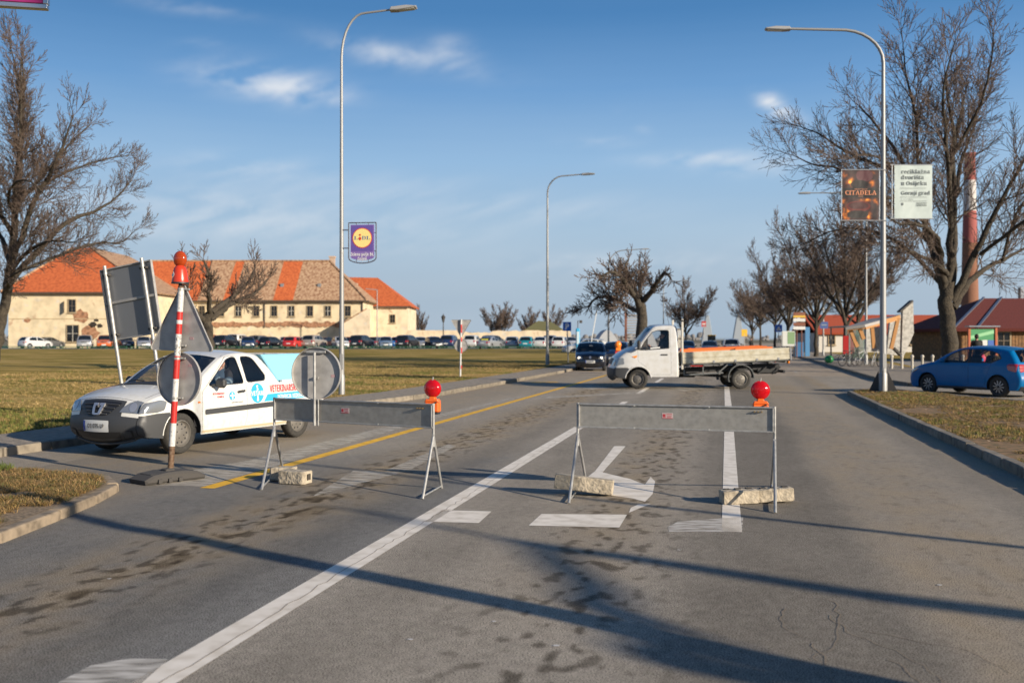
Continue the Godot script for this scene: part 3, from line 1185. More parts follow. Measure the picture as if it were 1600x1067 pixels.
func wheels(c: Car, parent: Node, style: String, steer := 0.0, inset := 0.03, segs := 28, wd := 0.19) -> void:
	for x in [c.xf, c.xr]:
		for s in [-1.0, 1.0]:
			make_wheel(parent, Vector3(x, c.rw, s * (c.W - inset - wd * 0.5)), c.rw, wd, s, style, steer if x == c.xf else 0.0, segs)
func underbody(c: Car, parent: Node, front_x := 0.25, rear_x := -1.0) -> void:
	var m := MB.new()
	var e := (c.L - 0.25) if rear_x < 0.0 else rear_x
	m.box(Vector3((front_x + e) * 0.5, c.sill + 0.06, 0), Vector3(e - front_x, 0.10, c.W * 2.0 - 0.24), 0.02)
	for x in [c.xf, c.xr]:
		for s in [-1.0, 1.0]:
			var n := 12
			for k in n:
				var a0 := lerpf(0.0, PI, float(k) / n)
				var a1 := lerpf(0.0, PI, float(k + 1) / n)
				var q := c.ra + 0.02
				var p0 := Vector3(x + cos(a0) * q, c.rw + sin(a0) * q, s * (c.W - 0.05))
				var p1 := Vector3(x + cos(a1) * q, c.rw + sin(a1) * q, s * (c.W - 0.05))
				var i := Vector3(0, 0, -s * 0.30)
				m.quad(p0, p1, p1 + i, p0 + i)
			m.box(Vector3(x, c.rw + 0.16, s * (c.W - 0.36)), Vector3(c.ra * 1.9, 0.36, 0.02))
	part("underbody", m, M["car_inside"], parent)
func cabin(c: Car, parent: Node, x0: float, x1: float, rows: Array, wheel_z := 0.36) -> void:
	var m := MB.new()
	var y0 := c.sill + 0.12
	var bw := c.W - 0.10
	for s in [-1.0, 1.0]:
		m.quad(Vector3(x0, y0, s * bw), Vector3(x1, y0, s * bw), Vector3(x1, c.belt - 0.02, s * (bw - 0.02)), Vector3(x0, c.belt - 0.02, s * (bw - 0.02)))
	m.quad(Vector3(x0, y0, -bw), Vector3(x1, y0, -bw), Vector3(x1, y0, bw), Vector3(x0, y0, bw))
	m.quad(Vector3(x1, y0, -bw), Vector3(x1, y0, bw), Vector3(x1, c.belt, bw), Vector3(x1, c.belt, -bw))
	m.box(Vector3(x0 + 0.22, c.belt - 0.14, 0), Vector3(0.5, 0.26, bw * 2.0 - 0.04), 0.06)
	for s in rows:
		for z in [-0.36, 0.36]:
			m.box(Vector3(s, y0 + 0.22, z), Vector3(0.52, 0.22, 0.48), 0.07)
			m.box(Vector3(s + 0.30, y0 + 0.56, z), Vector3(0.16, 0.66, 0.46), 0.06, Basis(Vector3(0, 0, 1), -0.26))
			m.box(Vector3(s + 0.40, y0 + 0.97, z), Vector3(0.10, 0.17, 0.25), 0.04, Basis(Vector3(0, 0, 1), -0.2))
	part("interior", m, M["car_inside"], parent)
	var w := MB.new()
	var ring := []
	for k in 21:
		var a := TAU * k / 20.0
		ring.append(Vector3(x0 + 0.52 - sin(a) * 0.19 * 0.42, c.belt + 0.02 + sin(a) * 0.19 * 0.9, wheel_z + cos(a) * 0.19))
	w.tube(ring, [0.016], 6, false)
	w.rod(Vector3(x0 + 0.3, c.belt - 0.1, wheel_z), Vector3(x0 + 0.52, c.belt + 0.02, wheel_z), 0.03)
	part("steering_wheel", w, M["car_seal"], parent)
func number_plate(c: Car, parent: Node, map: Callable, y: float, s: String, flip := 1.0) -> void:
	var o := Vector2(0, y)
	var a := MB.new()
	a.patch(rounded(0.52, 0.115, 0.01, 2, o), [], func(p): return map.call(p, 0.016), 0.1, 0.06, flip)
	var pl := part("number_plate", a, M["plate_white"], parent)
	var b := MB.new()
	b.patch(p2([-0.255 * flip, y - 0.052, -0.215 * flip, y - 0.052, -0.215 * flip, y + 0.052, -0.255 * flip, y + 0.052]), [], func(p): return map.call(p, 0.019), 0.1, 0.06, flip)
	part("plate_band", b, M["plate_blue"], pl)
	var t := MB.new()
	var h := 1.0 if flip > 0.0 else -1.0
	var q: Vector3 = map.call(o + Vector2(0, 0), 0.02)
	var q1: Vector3 = map.call(o + Vector2(0.1 * h, 0), 0.02)
	var q2: Vector3 = map.call(o + Vector2(0, 0.02), 0.02)
	var ex := (q1 - q).normalized()
	var ez := ex.cross((q2 - q).normalized()).normalized()
	var ey := ez.cross(ex)
	text(t, s, 0.062, Transform3D(Basis(ex, ey, ez), q + ex * 0.02 + ez * 0.002), true, "Droid Sans", 0.82)
	part("lettering", t, M["plate_ink"], pl)
func plain_car(kind: String) -> Car:
	var c := Car.new()
	c.cx = 0.22
	c.cy = 0.11
	match kind:
		"hatch":
			c.L = 3.95; c.W = 0.84; c.top = 1.46; c.belt = 0.93; c.xf = 0.78; c.xr = 3.24; c.rw = 0.30; c.ra = 0.36; c.sill = 0.23
			c.outline([["bumper", 0.10, 0.12, [0.10, 0.22, 0.02, 0.34, 0.0, 0.50, 0.05, 0.66, 0.13, 0.74]], ["hood", 0.10, 0.05, [0.45, 0.88, 0.80, 0.955, 1.00, 0.99]],
				["windscreen", 0.05, 0.06, [1.35, 1.22, 1.72, 1.40]], ["roof", 0.045, 0.045, [2.1, 1.46, 2.7, 1.465, 3.35, 1.42, 3.48, 1.385]],
				["rear_window", 0.05, 0.06, [3.68, 1.18, 3.80, 0.98]], ["tail", 0.06, 0.08, [3.86, 0.88, 3.90, 0.70, 3.95, 0.52, 3.92, 0.36, 3.84, 0.25]]])
		"suv":
			c.L = 4.35; c.W = 0.90; c.top = 1.66; c.belt = 1.06; c.xf = 0.86; c.xr = 3.48; c.rw = 0.345; c.ra = 0.41; c.sill = 0.30; c.tum = 0.17
			c.outline([["bumper", 0.09, 0.10, [0.12, 0.28, 0.02, 0.40, 0.0, 0.62, 0.03, 0.84, 0.10, 0.92]], ["hood", 0.08, 0.05, [0.40, 1.01, 0.85, 1.07, 1.12, 1.11]],
				["windscreen", 0.05, 0.06, [1.45, 1.36, 1.80, 1.57]], ["roof", 0.045, 0.045, [2.2, 1.65, 2.9, 1.665, 3.75, 1.63, 3.95, 1.58]],
				["rear_window", 0.05, 0.06, [4.12, 1.32, 4.22, 1.10]], ["tail", 0.06, 0.08, [4.29, 0.98, 4.32, 0.78, 4.35, 0.56, 4.31, 0.42, 4.22, 0.32]]])
		"saloon":
			c.L = 4.55; c.W = 0.87; c.top = 1.43; c.belt = 0.93; c.xf = 0.86; c.xr = 3.56; c.rw = 0.31; c.ra = 0.37; c.sill = 0.22; c.rl = 1.0
			c.outline([["bumper", 0.11, 0.12, [0.12, 0.22, 0.02, 0.34, 0.0, 0.48, 0.05, 0.63, 0.14, 0.70]], ["hood", 0.09, 0.05, [0.50, 0.83, 0.95, 0.92, 1.22, 0.96]],
				["windscreen", 0.05, 0.06, [1.60, 1.19, 2.02, 1.37]], ["roof", 0.045, 0.045, [2.4, 1.43, 2.8, 1.43, 3.25, 1.36]],
				["rear_window", 0.06, 0.05, [3.62, 1.17, 3.92, 1.0]], ["tail", 0.04, 0.08, [4.2, 0.98, 4.44, 0.95, 4.50, 0.82, 4.54, 0.56, 4.50, 0.36, 4.42, 0.26]]])
		"van":
			c.L = 4.6; c.W = 0.91; c.top = 1.85; c.belt = 1.10; c.xf = 0.88; c.xr = 3.62; c.rw = 0.32; c.ra = 0.38; c.sill = 0.26; c.tum = 0.12
			c.outline([["bumper", 0.09, 0.10, [0.10, 0.26, 0.01, 0.40, 0.0, 0.60, 0.06, 0.84, 0.14, 0.92]], ["hood", 0.08, 0.05, [0.40, 1.05, 0.72, 1.15, 0.90, 1.2]],
				["windscreen", 0.05, 0.06, [1.20, 1.47, 1.50, 1.70]], ["roof", 0.045, 0.045, [1.9, 1.83, 2.7, 1.86, 4.2, 1.84, 4.46, 1.78]],
				["rear_window", 0.05, 0.05, [4.52, 1.5, 4.55, 1.2]], ["tail", 0.05, 0.06, [4.57, 1.0, 4.59, 0.72, 4.60, 0.52, 4.57, 0.38, 4.5, 0.28]]])
	return c
func plain_windows(c: Car, kind: String) -> Array:
	match kind:
		"hatch":
			return [smooth_poly([1.20, 0.97, 1.62, 1.27, 1.98, 1.385, 2.16, 1.39, 2.16, 0.98], 0.04), smooth_poly([2.26, 0.985, 2.26, 1.39, 2.80, 1.385, 3.12, 1.33, 3.30, 1.10, 3.12, 1.01], 0.05)]
		"suv":
			return [smooth_poly([1.32, 1.11, 1.72, 1.42, 2.05, 1.56, 2.30, 1.57, 2.30, 1.12], 0.04), smooth_poly([2.40, 1.12, 2.40, 1.57, 3.05, 1.56, 3.2, 1.52, 3.28, 1.16], 0.05), smooth_poly([3.38, 1.18, 3.32, 1.52, 3.62, 1.48, 3.85, 1.24], 0.05)]
		"saloon":
			return [smooth_poly([1.48, 0.97, 1.92, 1.25, 2.25, 1.35, 2.46, 1.36, 2.46, 0.97], 0.04), smooth_poly([2.56, 0.975, 2.56, 1.36, 2.95, 1.34, 3.28, 1.24, 3.45, 1.04], 0.05)]
	return [smooth_poly([1.10, 1.16, 1.38, 1.46, 1.75, 1.68, 2.10, 1.70, 2.10, 1.16], 0.05), smooth_poly([2.22, 1.16, 2.22, 1.70, 3.25, 1.70, 3.25, 1.17], 0.05), smooth_poly([3.37, 1.17, 3.37, 1.70, 4.15, 1.67, 4.22, 1.22], 0.06)]
func build_plain(kind: String, label: String, body: Material, at: Vector3, yaw: float, lit := false) -> Node3D:
	var c := plain_car(kind)
	var o := thing("parked_car", label, "car", at, yaw, "cars in the car park by the old barracks")
	var sil := c.silhouette()
	var wins: Array = plain_windows(c, kind)
	var m := MB.new()
	c.both(m, sil, wins)
	for r in ["bumper", "hood", "roof", "tail"]:
		c.sheet(m, r, -1, 1, 8)
	c.sheet(m, "windscreen", -1.0, -0.9, 1)
	c.sheet(m, "windscreen", 0.9, 1.0, 1)
	c.sheet(m, "rear_window", -1.0, -0.86, 1)
	c.sheet(m, "rear_window", 0.86, 1.0, 1)
	part("body", m, body, o)
	for w in wins:
		for s in [-1.0, 1.0]:
			m = MB.new()
			m.patch(w, [], func(p): return c.side(p, s, -0.004), 0.22, 0.11, s)
			part("side_window", m, M["car_dark_glass"], o)
	m = MB.new()
	c.sheet(m, "windscreen", -0.9, 0.9, 6, -0.003)
	part("windscreen", m, M["car_dark_glass"], o)
	m = MB.new()
	c.sheet(m, "rear_window", -0.86, 0.86, 6, -0.003)
	part("rear_window", m, M["car_dark_glass"], o)
	var hy: float = c.pts[c.runs["bumper"][1]].y
	for s in [-1.0, 1.0]:
		m = MB.new()
		m.patch(smooth_poly([s * (c.W - 0.19), hy - 0.20, s * (c.W - 0.50), hy - 0.17, s * (c.W - 0.46), hy - 0.05, s * (c.W - 0.19), hy - 0.02], 0.03), [], func(p): return c.front(p, 0.012), 0.12, 0.08, 1.0)
		m.patch(smooth_poly([0.14, hy - 0.20, 0.34, hy - 0.06, 0.36, hy + 0.02, 0.17, hy - 0.03], 0.03), [], func(p): return c.side(p, s, 0.008), 0.1, 0.06, s)
		part("headlight", m, M["lamp_lit"] if lit else M["lamp_clear"], o)
		m = MB.new()
		var ty := c.belt - 0.12
		m.patch(smooth_poly([s * (c.W - 0.17), ty - 0.17, s * (c.W - 0.36), ty - 0.14, s * (c.W - 0.34), ty + 0.05, s * (c.W - 0.17), ty + 0.08], 0.03), [], func(p): return c.back(p, 0.012), 0.12, 0.08, -1.0)
		var bx: float = c.at(c.tail(ty))[0].x
		m.patch(smooth_poly([bx - 0.02, ty - 0.15, bx - 0.20, ty - 0.02, bx - 0.22, ty + 0.07, bx - 0.05, ty + 0.08], 0.03), [], func(p): return c.side(p, s, 0.008), 0.1, 0.06, s)
		part("tail_light", m, M["lamp_red"], o)
		m = MB.new()
		m.ball(Vector3(c.pts[c.runs["hood"][1]].x + 0.22, c.belt + 0.08, s * (c.W + 0.07)), Vector3(0.06, 0.07, 0.10), 8, 5)
		part("mirror", m, M["car_black_plastic"], o)
	m = MB.new()
	m.patch(smooth_poly([-0.42, hy - 0.16, 0.42, hy - 0.16, 0.36, hy - 0.06, -0.36, hy - 0.06], 0.03), [], func(p): return c.front(p, 0.01), 0.15, 0.06, 1.0)
	m.patch(smooth_poly([-0.5, 0.30, 0.5, 0.30, 0.44, 0.42, -0.44, 0.42], 0.04), [], func(p): return c.front(p, 0.01), 0.15, 0.06, 1.0)
	part("grille", m, M["car_black_plastic"], o)
	m = MB.new()
	m.patch(rounded(0.5, 0.11, 0.01, 2, Vector2(0, 0.48)), [], func(p): return c.front(p, 0.014), 0.2, 0.06, 1.0)
	m.patch(rounded(0.5, 0.11, 0.01, 2, Vector2(0, 0.62 if kind != "saloon" else 0.72)), [], func(p): return c.back(p, 0.014), 0.2, 0.06, -1.0)
	part("number_plate", m, M["plate_white"], o)
	underbody(c, o)
	wheels(c, o, "cover", 0.0, 0.03, 14)
	return o
func pickup() -> void:
	var white := paint("white_paint", srgb(0.60, 0.60, 0.59), 0.35)
	var dusty := paint("white_paint_dusty", srgb(0.60, 0.60, 0.585), 0.40)
	dusty.albedo_texture = noise_tex(71, 0.02, [[0.0, Color(0.94, 0.92, 0.88)], [0.5, Color(0.985, 0.98, 0.965)], [1.0, Color(1, 1, 1)]], 512, 4)
	tri_uv(dusty, 0.8, false)
	var tyre := mat("tyre_dusty", srgb(0.050, 0.046, 0.040), 0.95)
	tyre.albedo_texture = noise_tex(72, 0.03, [[0.0, g3(0.7)], [1.0, g3(1.0)]], 256)
	tri_uv(tyre, 2.0, false)
	var c := Car.new()
	c.L = 4.50; c.W = 0.868; c.top = 1.55; c.belt = 0.985; c.tum = 0.19; c.xf = 0.795; c.xr = 3.70; c.rw = 0.315; c.ra = 0.385; c.sill = 0.27; c.ft = 0.13; c.fl = 0.85; c.rt = 0.02
	c.cx = 0.07; c.cy = 0.045; c.r = 0.075
	c.outline([["bumper", 0.12, 0.14, [0.12, 0.305, 0.04, 0.345, 0.0, 0.44, 0.01, 0.55, 0.035, 0.60]], ["grille_panel", 0.14, 0.11, [0.06, 0.70, 0.12, 0.80]],
		["hood", 0.10, 0.045, [0.22, 0.86, 0.50, 0.945, 0.85, 1.005, 1.12, 1.035]], ["windscreen", 0.05, 0.07, [1.46, 1.27, 1.82, 1.46]],
		["roof", 0.05, 0.045, [2.05, 1.525, 2.38, 1.55, 2.66, 1.53, 2.78, 1.495]], ["cab_back", 0.03, 0.02, [2.97, 1.30, 3.15, 1.06, 3.23, 1.02]],
		["bed", 0.01, 0.01, [3.9, 1.015, 4.40, 1.01]], ["tail", 0.02, 0.04, [4.47, 0.95, 4.49, 0.70, 4.49, 0.50, 4.45, 0.30, 4.40, 0.25]]])
	var a := gp(279, 709)
	var fr := Vector3(-0.43, 0, 0.903)
	var rear := -fr
	var sc := 0.925
	var at := a - (rear * c.xf + Vector3(0.903, 0, 0.43) * (c.W - 0.10)) * sc
	at.y = 0.004
	var o := thing("pickup_truck", "white pickup with black bumper and a light blue box, passing the striped post", "pickup truck", at, atan2(0.903, 0.43))
	o.scale = Vector3.ONE * sc
	var sil := c.silhouette()
	var w1 := smooth_poly([1.38, 1.035, 1.68, 1.26, 1.92, 1.43, 2.06, 1.47, 2.15, 1.47, 2.21, 1.05], 0.045)
	var w2 := smooth_poly([2.31, 1.06, 2.285, 1.475, 2.48, 1.475, 2.58, 1.44, 2.79, 1.15, 2.76, 1.08], 0.05)
	var g1 := grow(w1, 0.016)
	var g2 := grow(w2, 0.016)
	var door := common(smooth_poly([1.22, 0.31, 1.20, 0.62, 1.22, 0.95, 1.33, 1.03, 1.66, 1.29, 1.93, 1.485, 2.19, 1.505, 2.26, 1.06, 2.27, 0.50, 2.21, 0.31], 0.05), sil)
	var gap := grow(door, 0.005)
	var bump := common(p2([-0.2, 0.1, 1.0, 0.1, 0.62, 0.30, 0.52, 0.66, 0.30, 0.655, -0.2, 0.60]), sil)
	var strip_ := smooth_poly([1.26, 0.575, 1.26, 0.66, 3.22, 0.70, 3.22, 0.615], 0.02)
	var m := MB.new()
	c.both(m, sil, [g1, g2, gap, bump])
	for r in ["roof", "cab_back", "bed", "tail", "hood"]:
		c.sheet(m, r, -1, 1, 14)
	c.sheet(m, "windscreen", -1.0, -0.92, 2)
	c.sheet(m, "windscreen", 0.92, 1.0, 2)
	c.sheet(m, "grille_panel", -1.0, -0.62, 5)
	c.sheet(m, "grille_panel", 0.62, 1.0, 5)
	part("body", m, dusty, o)
	for s in [-1.0, 1.0]:
		m = MB.new()
		m.patch(door, [g1], func(p): return c.side(p, s, 0.001), 0.06, 0.045, s)
		var d := part("door", m, dusty, o)
		m = MB.new()
		m.patch(smooth_poly([2.03, 0.885, 2.03, 0.925, 2.21, 0.935, 2.21, 0.895], 0.015), [], func(p): return c.side(p, s, 0.025), 0.05, 0.03, s)
		part("handle", m, M["car_black_plastic"], d)
	m = MB.new()
	for s in [-0.88, 0.88]:
		m.tube(range(9).map(func(k): return c.shell(lerpf(c.runs["hood"][0] + 0.5, c.runs["hood"][1] - 0.3, k / 8.0), s, 0.0)), [0.0035], 4)
	m.tube(range(9).map(func(k): return c.shell(c.runs["hood"][0] + 0.6, lerpf(-0.88, 0.88, k / 8.0), 0.0)), [0.0035], 4)
	part("bonnet_seam", m, M["car_seal"], o)
	m = MB.new()
	c.both(m, g1, [w1], -0.003)
	c.both(m, g2, [w2], -0.003)
	part("window_seal", m, M["car_seal"], o)
	for w in [w1, w2]:
		for s in [-1.0, 1.0]:
			m = MB.new()
			m.patch(w, [], func(p): return c.side(p, s, -0.008), 0.07, 0.045, s)
			part("side_window", m, M["car_glass"], o)
	m = MB.new()
	c.sheet(m, "windscreen", -0.92, 0.92, 12, -0.004)
	part("windscreen", m, M["car_windscreen"], o)
	m = MB.new()
	for s in [[-0.35, -0.85], [0.25, 0.80]]:
		m.tube([c.shell(c.runs["windscreen"][0] + 0.4, s[0], 0.02), c.shell(c.runs["windscreen"][0] + 1.0, lerpf(s[0], s[1], 0.5), 0.03), c.shell(c.runs["windscreen"][0] + 1.2, s[1], 0.02)], [0.010], 5)
	m.patch(p2([-0.72, 1.0, 0.72, 1.0, 0.72, 1.045, -0.72, 1.045]), [], func(p): return c.front(p, 0.012), 0.12, 0.05, 1.0)
	part("wiper", m, M["car_black_plastic"], o)
	m = MB.new()
	c.both(m, grow(gap, 0.02), [grow(w1, 0.01)], -0.02)
	part("door_frame", m, M["car_seal"], o)
	m = MB.new()
	c.both(m, bump, [], 0.006)
	c.sheet(m, "bumper", -1, 1, 16, 0.004)
	c.sheet(m, "grille_panel", -0.62, 0.62, 10, 0.004)
	var bp := part("bumper", m, mat("bumper_plastic", srgb(0.040, 0.041, 0.043), 0.5), o)
	m = MB.new()
	m.patch(smooth_poly([-0.40, 0.325, 0.40, 0.325, 0.46, 0.415, -0.46, 0.415], 0.03), [], func(p): return c.front(p, 0.010), 0.08, 0.05, 1.0)
	part("air_intake", m, M["car_seal"], bp)
	for s in [-1.0, 1.0]:
		m = MB.new()
		m.patch(smooth_poly([s * 0.46, 0.335, s * 0.64, 0.345, s * 0.64, 0.43, s * 0.50, 0.42], 0.02), [], func(p): return c.front(p, 0.011), 0.05, 0.04, 1.0)
		part("fog_lamp_recess", m, M["car_seal"], bp)
		m = MB.new()
		m.patch(rounded(0.13, 0.07, 0.02, 3, Vector2(s * 0.555, 0.382)), [], func(p): return c.front(p, 0.017), 0.04, 0.04, 1.0)
		part("fog_lamp", m, M["car_grey_plastic"], bp)
	var lip := MB.new()
	lip.tube(range(9).map(func(k): return c.front(Vector2(-0.62 + k * 0.155, 0.318), 0.02)), [0.022], 6)
	part("bumper_lip", lip, M["car_grey_plastic"], bp)
	m = MB.new()
	m.patch(smooth_poly([-0.17, 0.575, 0.17, 0.575, 0.40, 0.775, -0.40, 0.775], 0.04), [], func(p): return c.front(p, 0.009), 0.06, 0.03, 1.0)
	var gr := part("grille", m, M["car_seal"], o)
	for k in 4:
		var y := 0.612 + k * 0.043
		var hw := lerpf(0.19, 0.36, k / 3.0)
		m = MB.new()
		m.tube(range(7).map(func(j): return c.front(Vector2(lerpf(-hw, hw, j / 6.0), y), 0.014)), [0.011], 5)
		part("slat", m, M["car_grey_plastic"], gr)
	m = MB.new()
	var fx := func(p: Vector2, off: float) -> Vector3: return c.front(p, off)
	var badge := [[-0.115, 0.745], [-0.02, 0.745], [-0.005, 0.70], [0.005, 0.70], [0.02, 0.745], [0.115, 0.745], [0.075, 0.60], [0.04, 0.575], [-0.04, 0.575], [-0.075, 0.60]]
	var bpoly := PackedVector2Array()
	for q in badge:
		bpoly.append(Vector2(q[0], q[1]))
	var slot := p2([-0.055, 0.715, 0.055, 0.715, 0.03, 0.625, -0.03, 0.625])
	m.patch(bpoly, [slot], func(p): return c.front(p, 0.034), 0.04, 0.03, 1.0)
	for k in bpoly.size():
		var p0 := bpoly[k]
		var p1 := bpoly[(k + 1) % bpoly.size()]
		m.quad(c.front(p0, 0.034), c.front(p1, 0.034), c.front(p1, 0.008), c.front(p0, 0.008))
	part("badge", m, M["car_chrome"], gr)
	for s in [-1.0, 1.0]:
		var amber: bool = false
		m = MB.new()
		m.patch(p2([s * 0.40, 0.66, s * 0.76, 0.665, s * 0.76, 0.82, s * 0.60, 0.82, s * 0.52, 0.785, s * 0.44, 0.72]), [], func(p): return c.front(p, 0.014), 0.05, 0.035, 1.0)
		m.patch(common(smooth_poly([-0.1, 0.662, 0.30, 0.672, 0.42, 0.70, 0.47, 0.83, 0.36, 0.86, 0.15, 0.82, -0.1, 0.82], 0.03), sil), [], func(p): return c.side(p, s, 0.010) - Vector3(0.016 * clampf(1.0 - p.x / 0.3, 0.0, 1.0), 0, 0), 0.05, 0.035, s)
		var hl := part("headlight", m, M["lamp_clear"], o)
		m = MB.new()
		m.patch(circle(0.058, 16, Vector2(s * 0.60, 0.735)), [], func(p): return c.front(p, 0.018), 0.04, 0.04, 1.0)
		part("reflector", m, M["car_chrome"], hl)
		m = MB.new()
		m.box(Vector3(1.50, 1.075, s * (c.W + 0.12)), Vector3(0.12, 0.16, 0.20), 0.045)
		m.bar(Vector3(1.46, 1.03, s * (c.W - 0.03)), Vector3(1.49, 1.04, s * (c.W + 0.08)), 0.06, 0.05)
		part("mirror", m, M["bumper_plastic"], o)
		m = MB.new()
		m.patch(strip_, [], func(p): return c.side(p, s, 0.014), 0.12, 0.05, s)
		part("rubbing_strip", m, M["car_grey_plastic"], o)
		m = MB.new()
		m.patch(rounded(0.06, 0.025, 0.01, 2, Vector2(1.13, 0.78)), [], func(p): return c.side(p, s, 0.008), 0.05, 0.03, s)
		part("indicator", m, M["lamp_amber"], o)
		m = MB.new()
		m.box(Vector3(4.475, 0.80, s * 0.78), Vector3(0.05, 0.30, 0.13), 0.02)
		part("tail_light", m, M["lamp_red"], o)
		m = MB.new()
		m.patch(common(p2([1.19, 0.285, 3.32, 0.285, 3.32, 0.33, 1.19, 0.33]), sil), [], func(p): return c.side(p, s, 0.004), 0.1, 0.05, s)
		part("sill", m, mat("sill_dirt", srgb(0.40, 0.33, 0.22), 0.9), o)
		m = MB.new()
		for x in [c.xf, c.xr]:
			m.tube(range(15).map(func(k): return c.side(Vector2(x + cos(lerpf(0.0, PI, k / 14.0)) * (c.ra + 0.006), c.rw + sin(lerpf(0.0, PI, k / 14.0)) * (c.ra + 0.006)), s, 0.0)), [0.011], 5)
		part("arch_lip", m, M["car_seal"] if false else dusty, o)
	m = MB.new()
	c.sheet(m, "roof", -0.98, 0.98, 6, -0.035)
	c.both(m, sil, [g1, g2, p2([-1, -1, 1.22, -1, 1.22, 2, -1, 2]), p2([2.8, -1, 6, -1, 6, 2, 2.8, 2])], -0.035)
	part("lining", m, M["car_inside"], o)
	underbody(c, o, 0.2)
	cabin(c, o, 1.12, 2.78, [1.85])
	wheels(c, o, "steel", 0.0, 0.035)
	m = MB.new()
	var box_poly := PackedVector2Array([Vector2(2.81, 1.515), Vector2(4.36, 1.52), Vector2(4.44, 1.48), Vector2(4.46, 1.03), Vector2(3.32, 1.03), Vector2(3.24, 1.06), Vector2(3.10, 1.20)])
	m.prism(box_poly, 1.42, Transform3D(), 0.02)
	var bx := part("cargo_box", m, paint("box_blue", srgb(0.22, 0.50, 0.64), 0.4), o)
	m = MB.new()
	for s in [-1.0, 1.0]:
		m.tube([Vector3(3.32, 1.035, s * 0.74), Vector3(4.44, 1.035, s * 0.74)], [0.025], 6)
	part("bed_rail", m, white, bx)
	var red := mat("print_red", srgb(0.50, 0.02, 0.03), 0.5)
	var blue := mat("print_blue", srgb(0.03, 0.34, 0.58), 0.5)
	var wh := mat("print_white", srgb(0.68, 0.68, 0.68), 0.5)
	for s in [-1.0, 1.0]:
		var side := func(p: Vector2, off: float) -> Vector3: return c.side(p, s, off)
		var fl: float = 1.0 if s > 0.0 else -1.0
		var put_text := func(mb: MB, str_: String, size: float, x: float, y: float, sq: float, off: float) -> void:
			text(mb, str_, size, Transform3D(Basis(Vector3(fl, 0, 0), Vector3.UP, Vector3(0, 0, s)), Vector3(x, y, 0)), true, "Droid Sans", sq, func(p): return c.side(p, s, off), HORIZONTAL_ALIGNMENT_CENTER)
		m = MB.new()
		put_text.call(m, "VETERINARSKA", 0.118, 3.26, 0.915, 0.66, 0.006)
		put_text.call(m, "VETERINARSKA", 0.030, 1.58, 0.895, 0.9, 0.007)
		put_text.call(m, "STANICA", 0.030, 1.62, 0.842, 0.9, 0.007)
		part("lettering", m, red, o)
		m = MB.new()
		m.patch(p2([2.70, 0.705, 4.40, 0.725, 4.40, 0.85, 2.80, 0.828]), [], func(p): return c.side(p, s, 0.005), 0.1, 0.06, s)
		part("lettering_band", m, blue, o)
		m = MB.new()
		put_text.call(m, "DEZINFEKCIJA  DEZINSEKCIJA", 0.068, 3.46, 0.768, 0.60, 0.009)
		part("band_lettering", m, wh, o)
		m = MB.new()
		var cc := Vector2(2.53, 0.86)
		m.patch(circle(0.178, 36, cc), [], func(p): return c.side(p, s, 0.007), 0.06, 0.05, s)
		part("logo_rim", m, wh, o)
		m = MB.new()
		m.patch(circle(0.168, 36, cc), [], func(p): return c.side(p, s, 0.010), 0.06, 0.05, s)
		part("logo_disc", m, blue, o)
		m = MB.new()
		m.patch(circle(0.070, 24, Vector2(1.90, 0.845)), [], func(p): return c.side(p, s, 0.010), 0.06, 0.05, s)
		part("small_logo_disc", m, blue, o)
		m = MB.new()
		put_text.call(m, "VETAM", 0.075, cc.x, cc.y - 0.005, 0.95, 0.013)
		m.patch(p2([cc.x - 0.022 * fl, cc.y + 0.035, cc.x + 0.03 * fl, cc.y + 0.06, cc.x + 0.01 * fl, cc.y + 0.09, cc.x + 0.022 * fl, cc.y + 0.135, cc.x - 0.03 * fl, cc.y + 0.13, cc.x - 0.012 * fl, cc.y + 0.085]), [], func(p): return c.side(p, s, 0.013), 0.06, 0.05, s)
		m.patch(p2([cc.x - 0.012, cc.y - 0.045, cc.x + 0.012, cc.y - 0.045, cc.x + 0.026, cc.y - 0.135, cc.x - 0.026, cc.y - 0.135]), [], func(p): return c.side(p, s, 0.013), 0.06, 0.05, s)
		for q in [[1.885, 0.79, 1.915, 0.90], [1.84, 0.835, 1.96, 0.858]]:
			m.patch(p2([q[0], q[1], q[2], q[1], q[2], q[3], q[0], q[3]]), [], func(p): return c.side(p, s, 0.013), 0.06, 0.05, s)
		part("logo_lettering", m, wh, o)
		m = MB.new()
		put_text.call(m, "www.veterinar-stanica.hr", 0.018, 2.02, 0.735, 0.9, 0.007)
		part("web_lettering", m, M["plate_ink"], o)
	number_plate(c, o, c.front, 0.475, "OS 075-LP", 1.0)
	set_meta("pickup", o)
func vehicles() -> void:
	pickup()
	flatbed()
	blue_car()
	black_car()
	far_traffic()
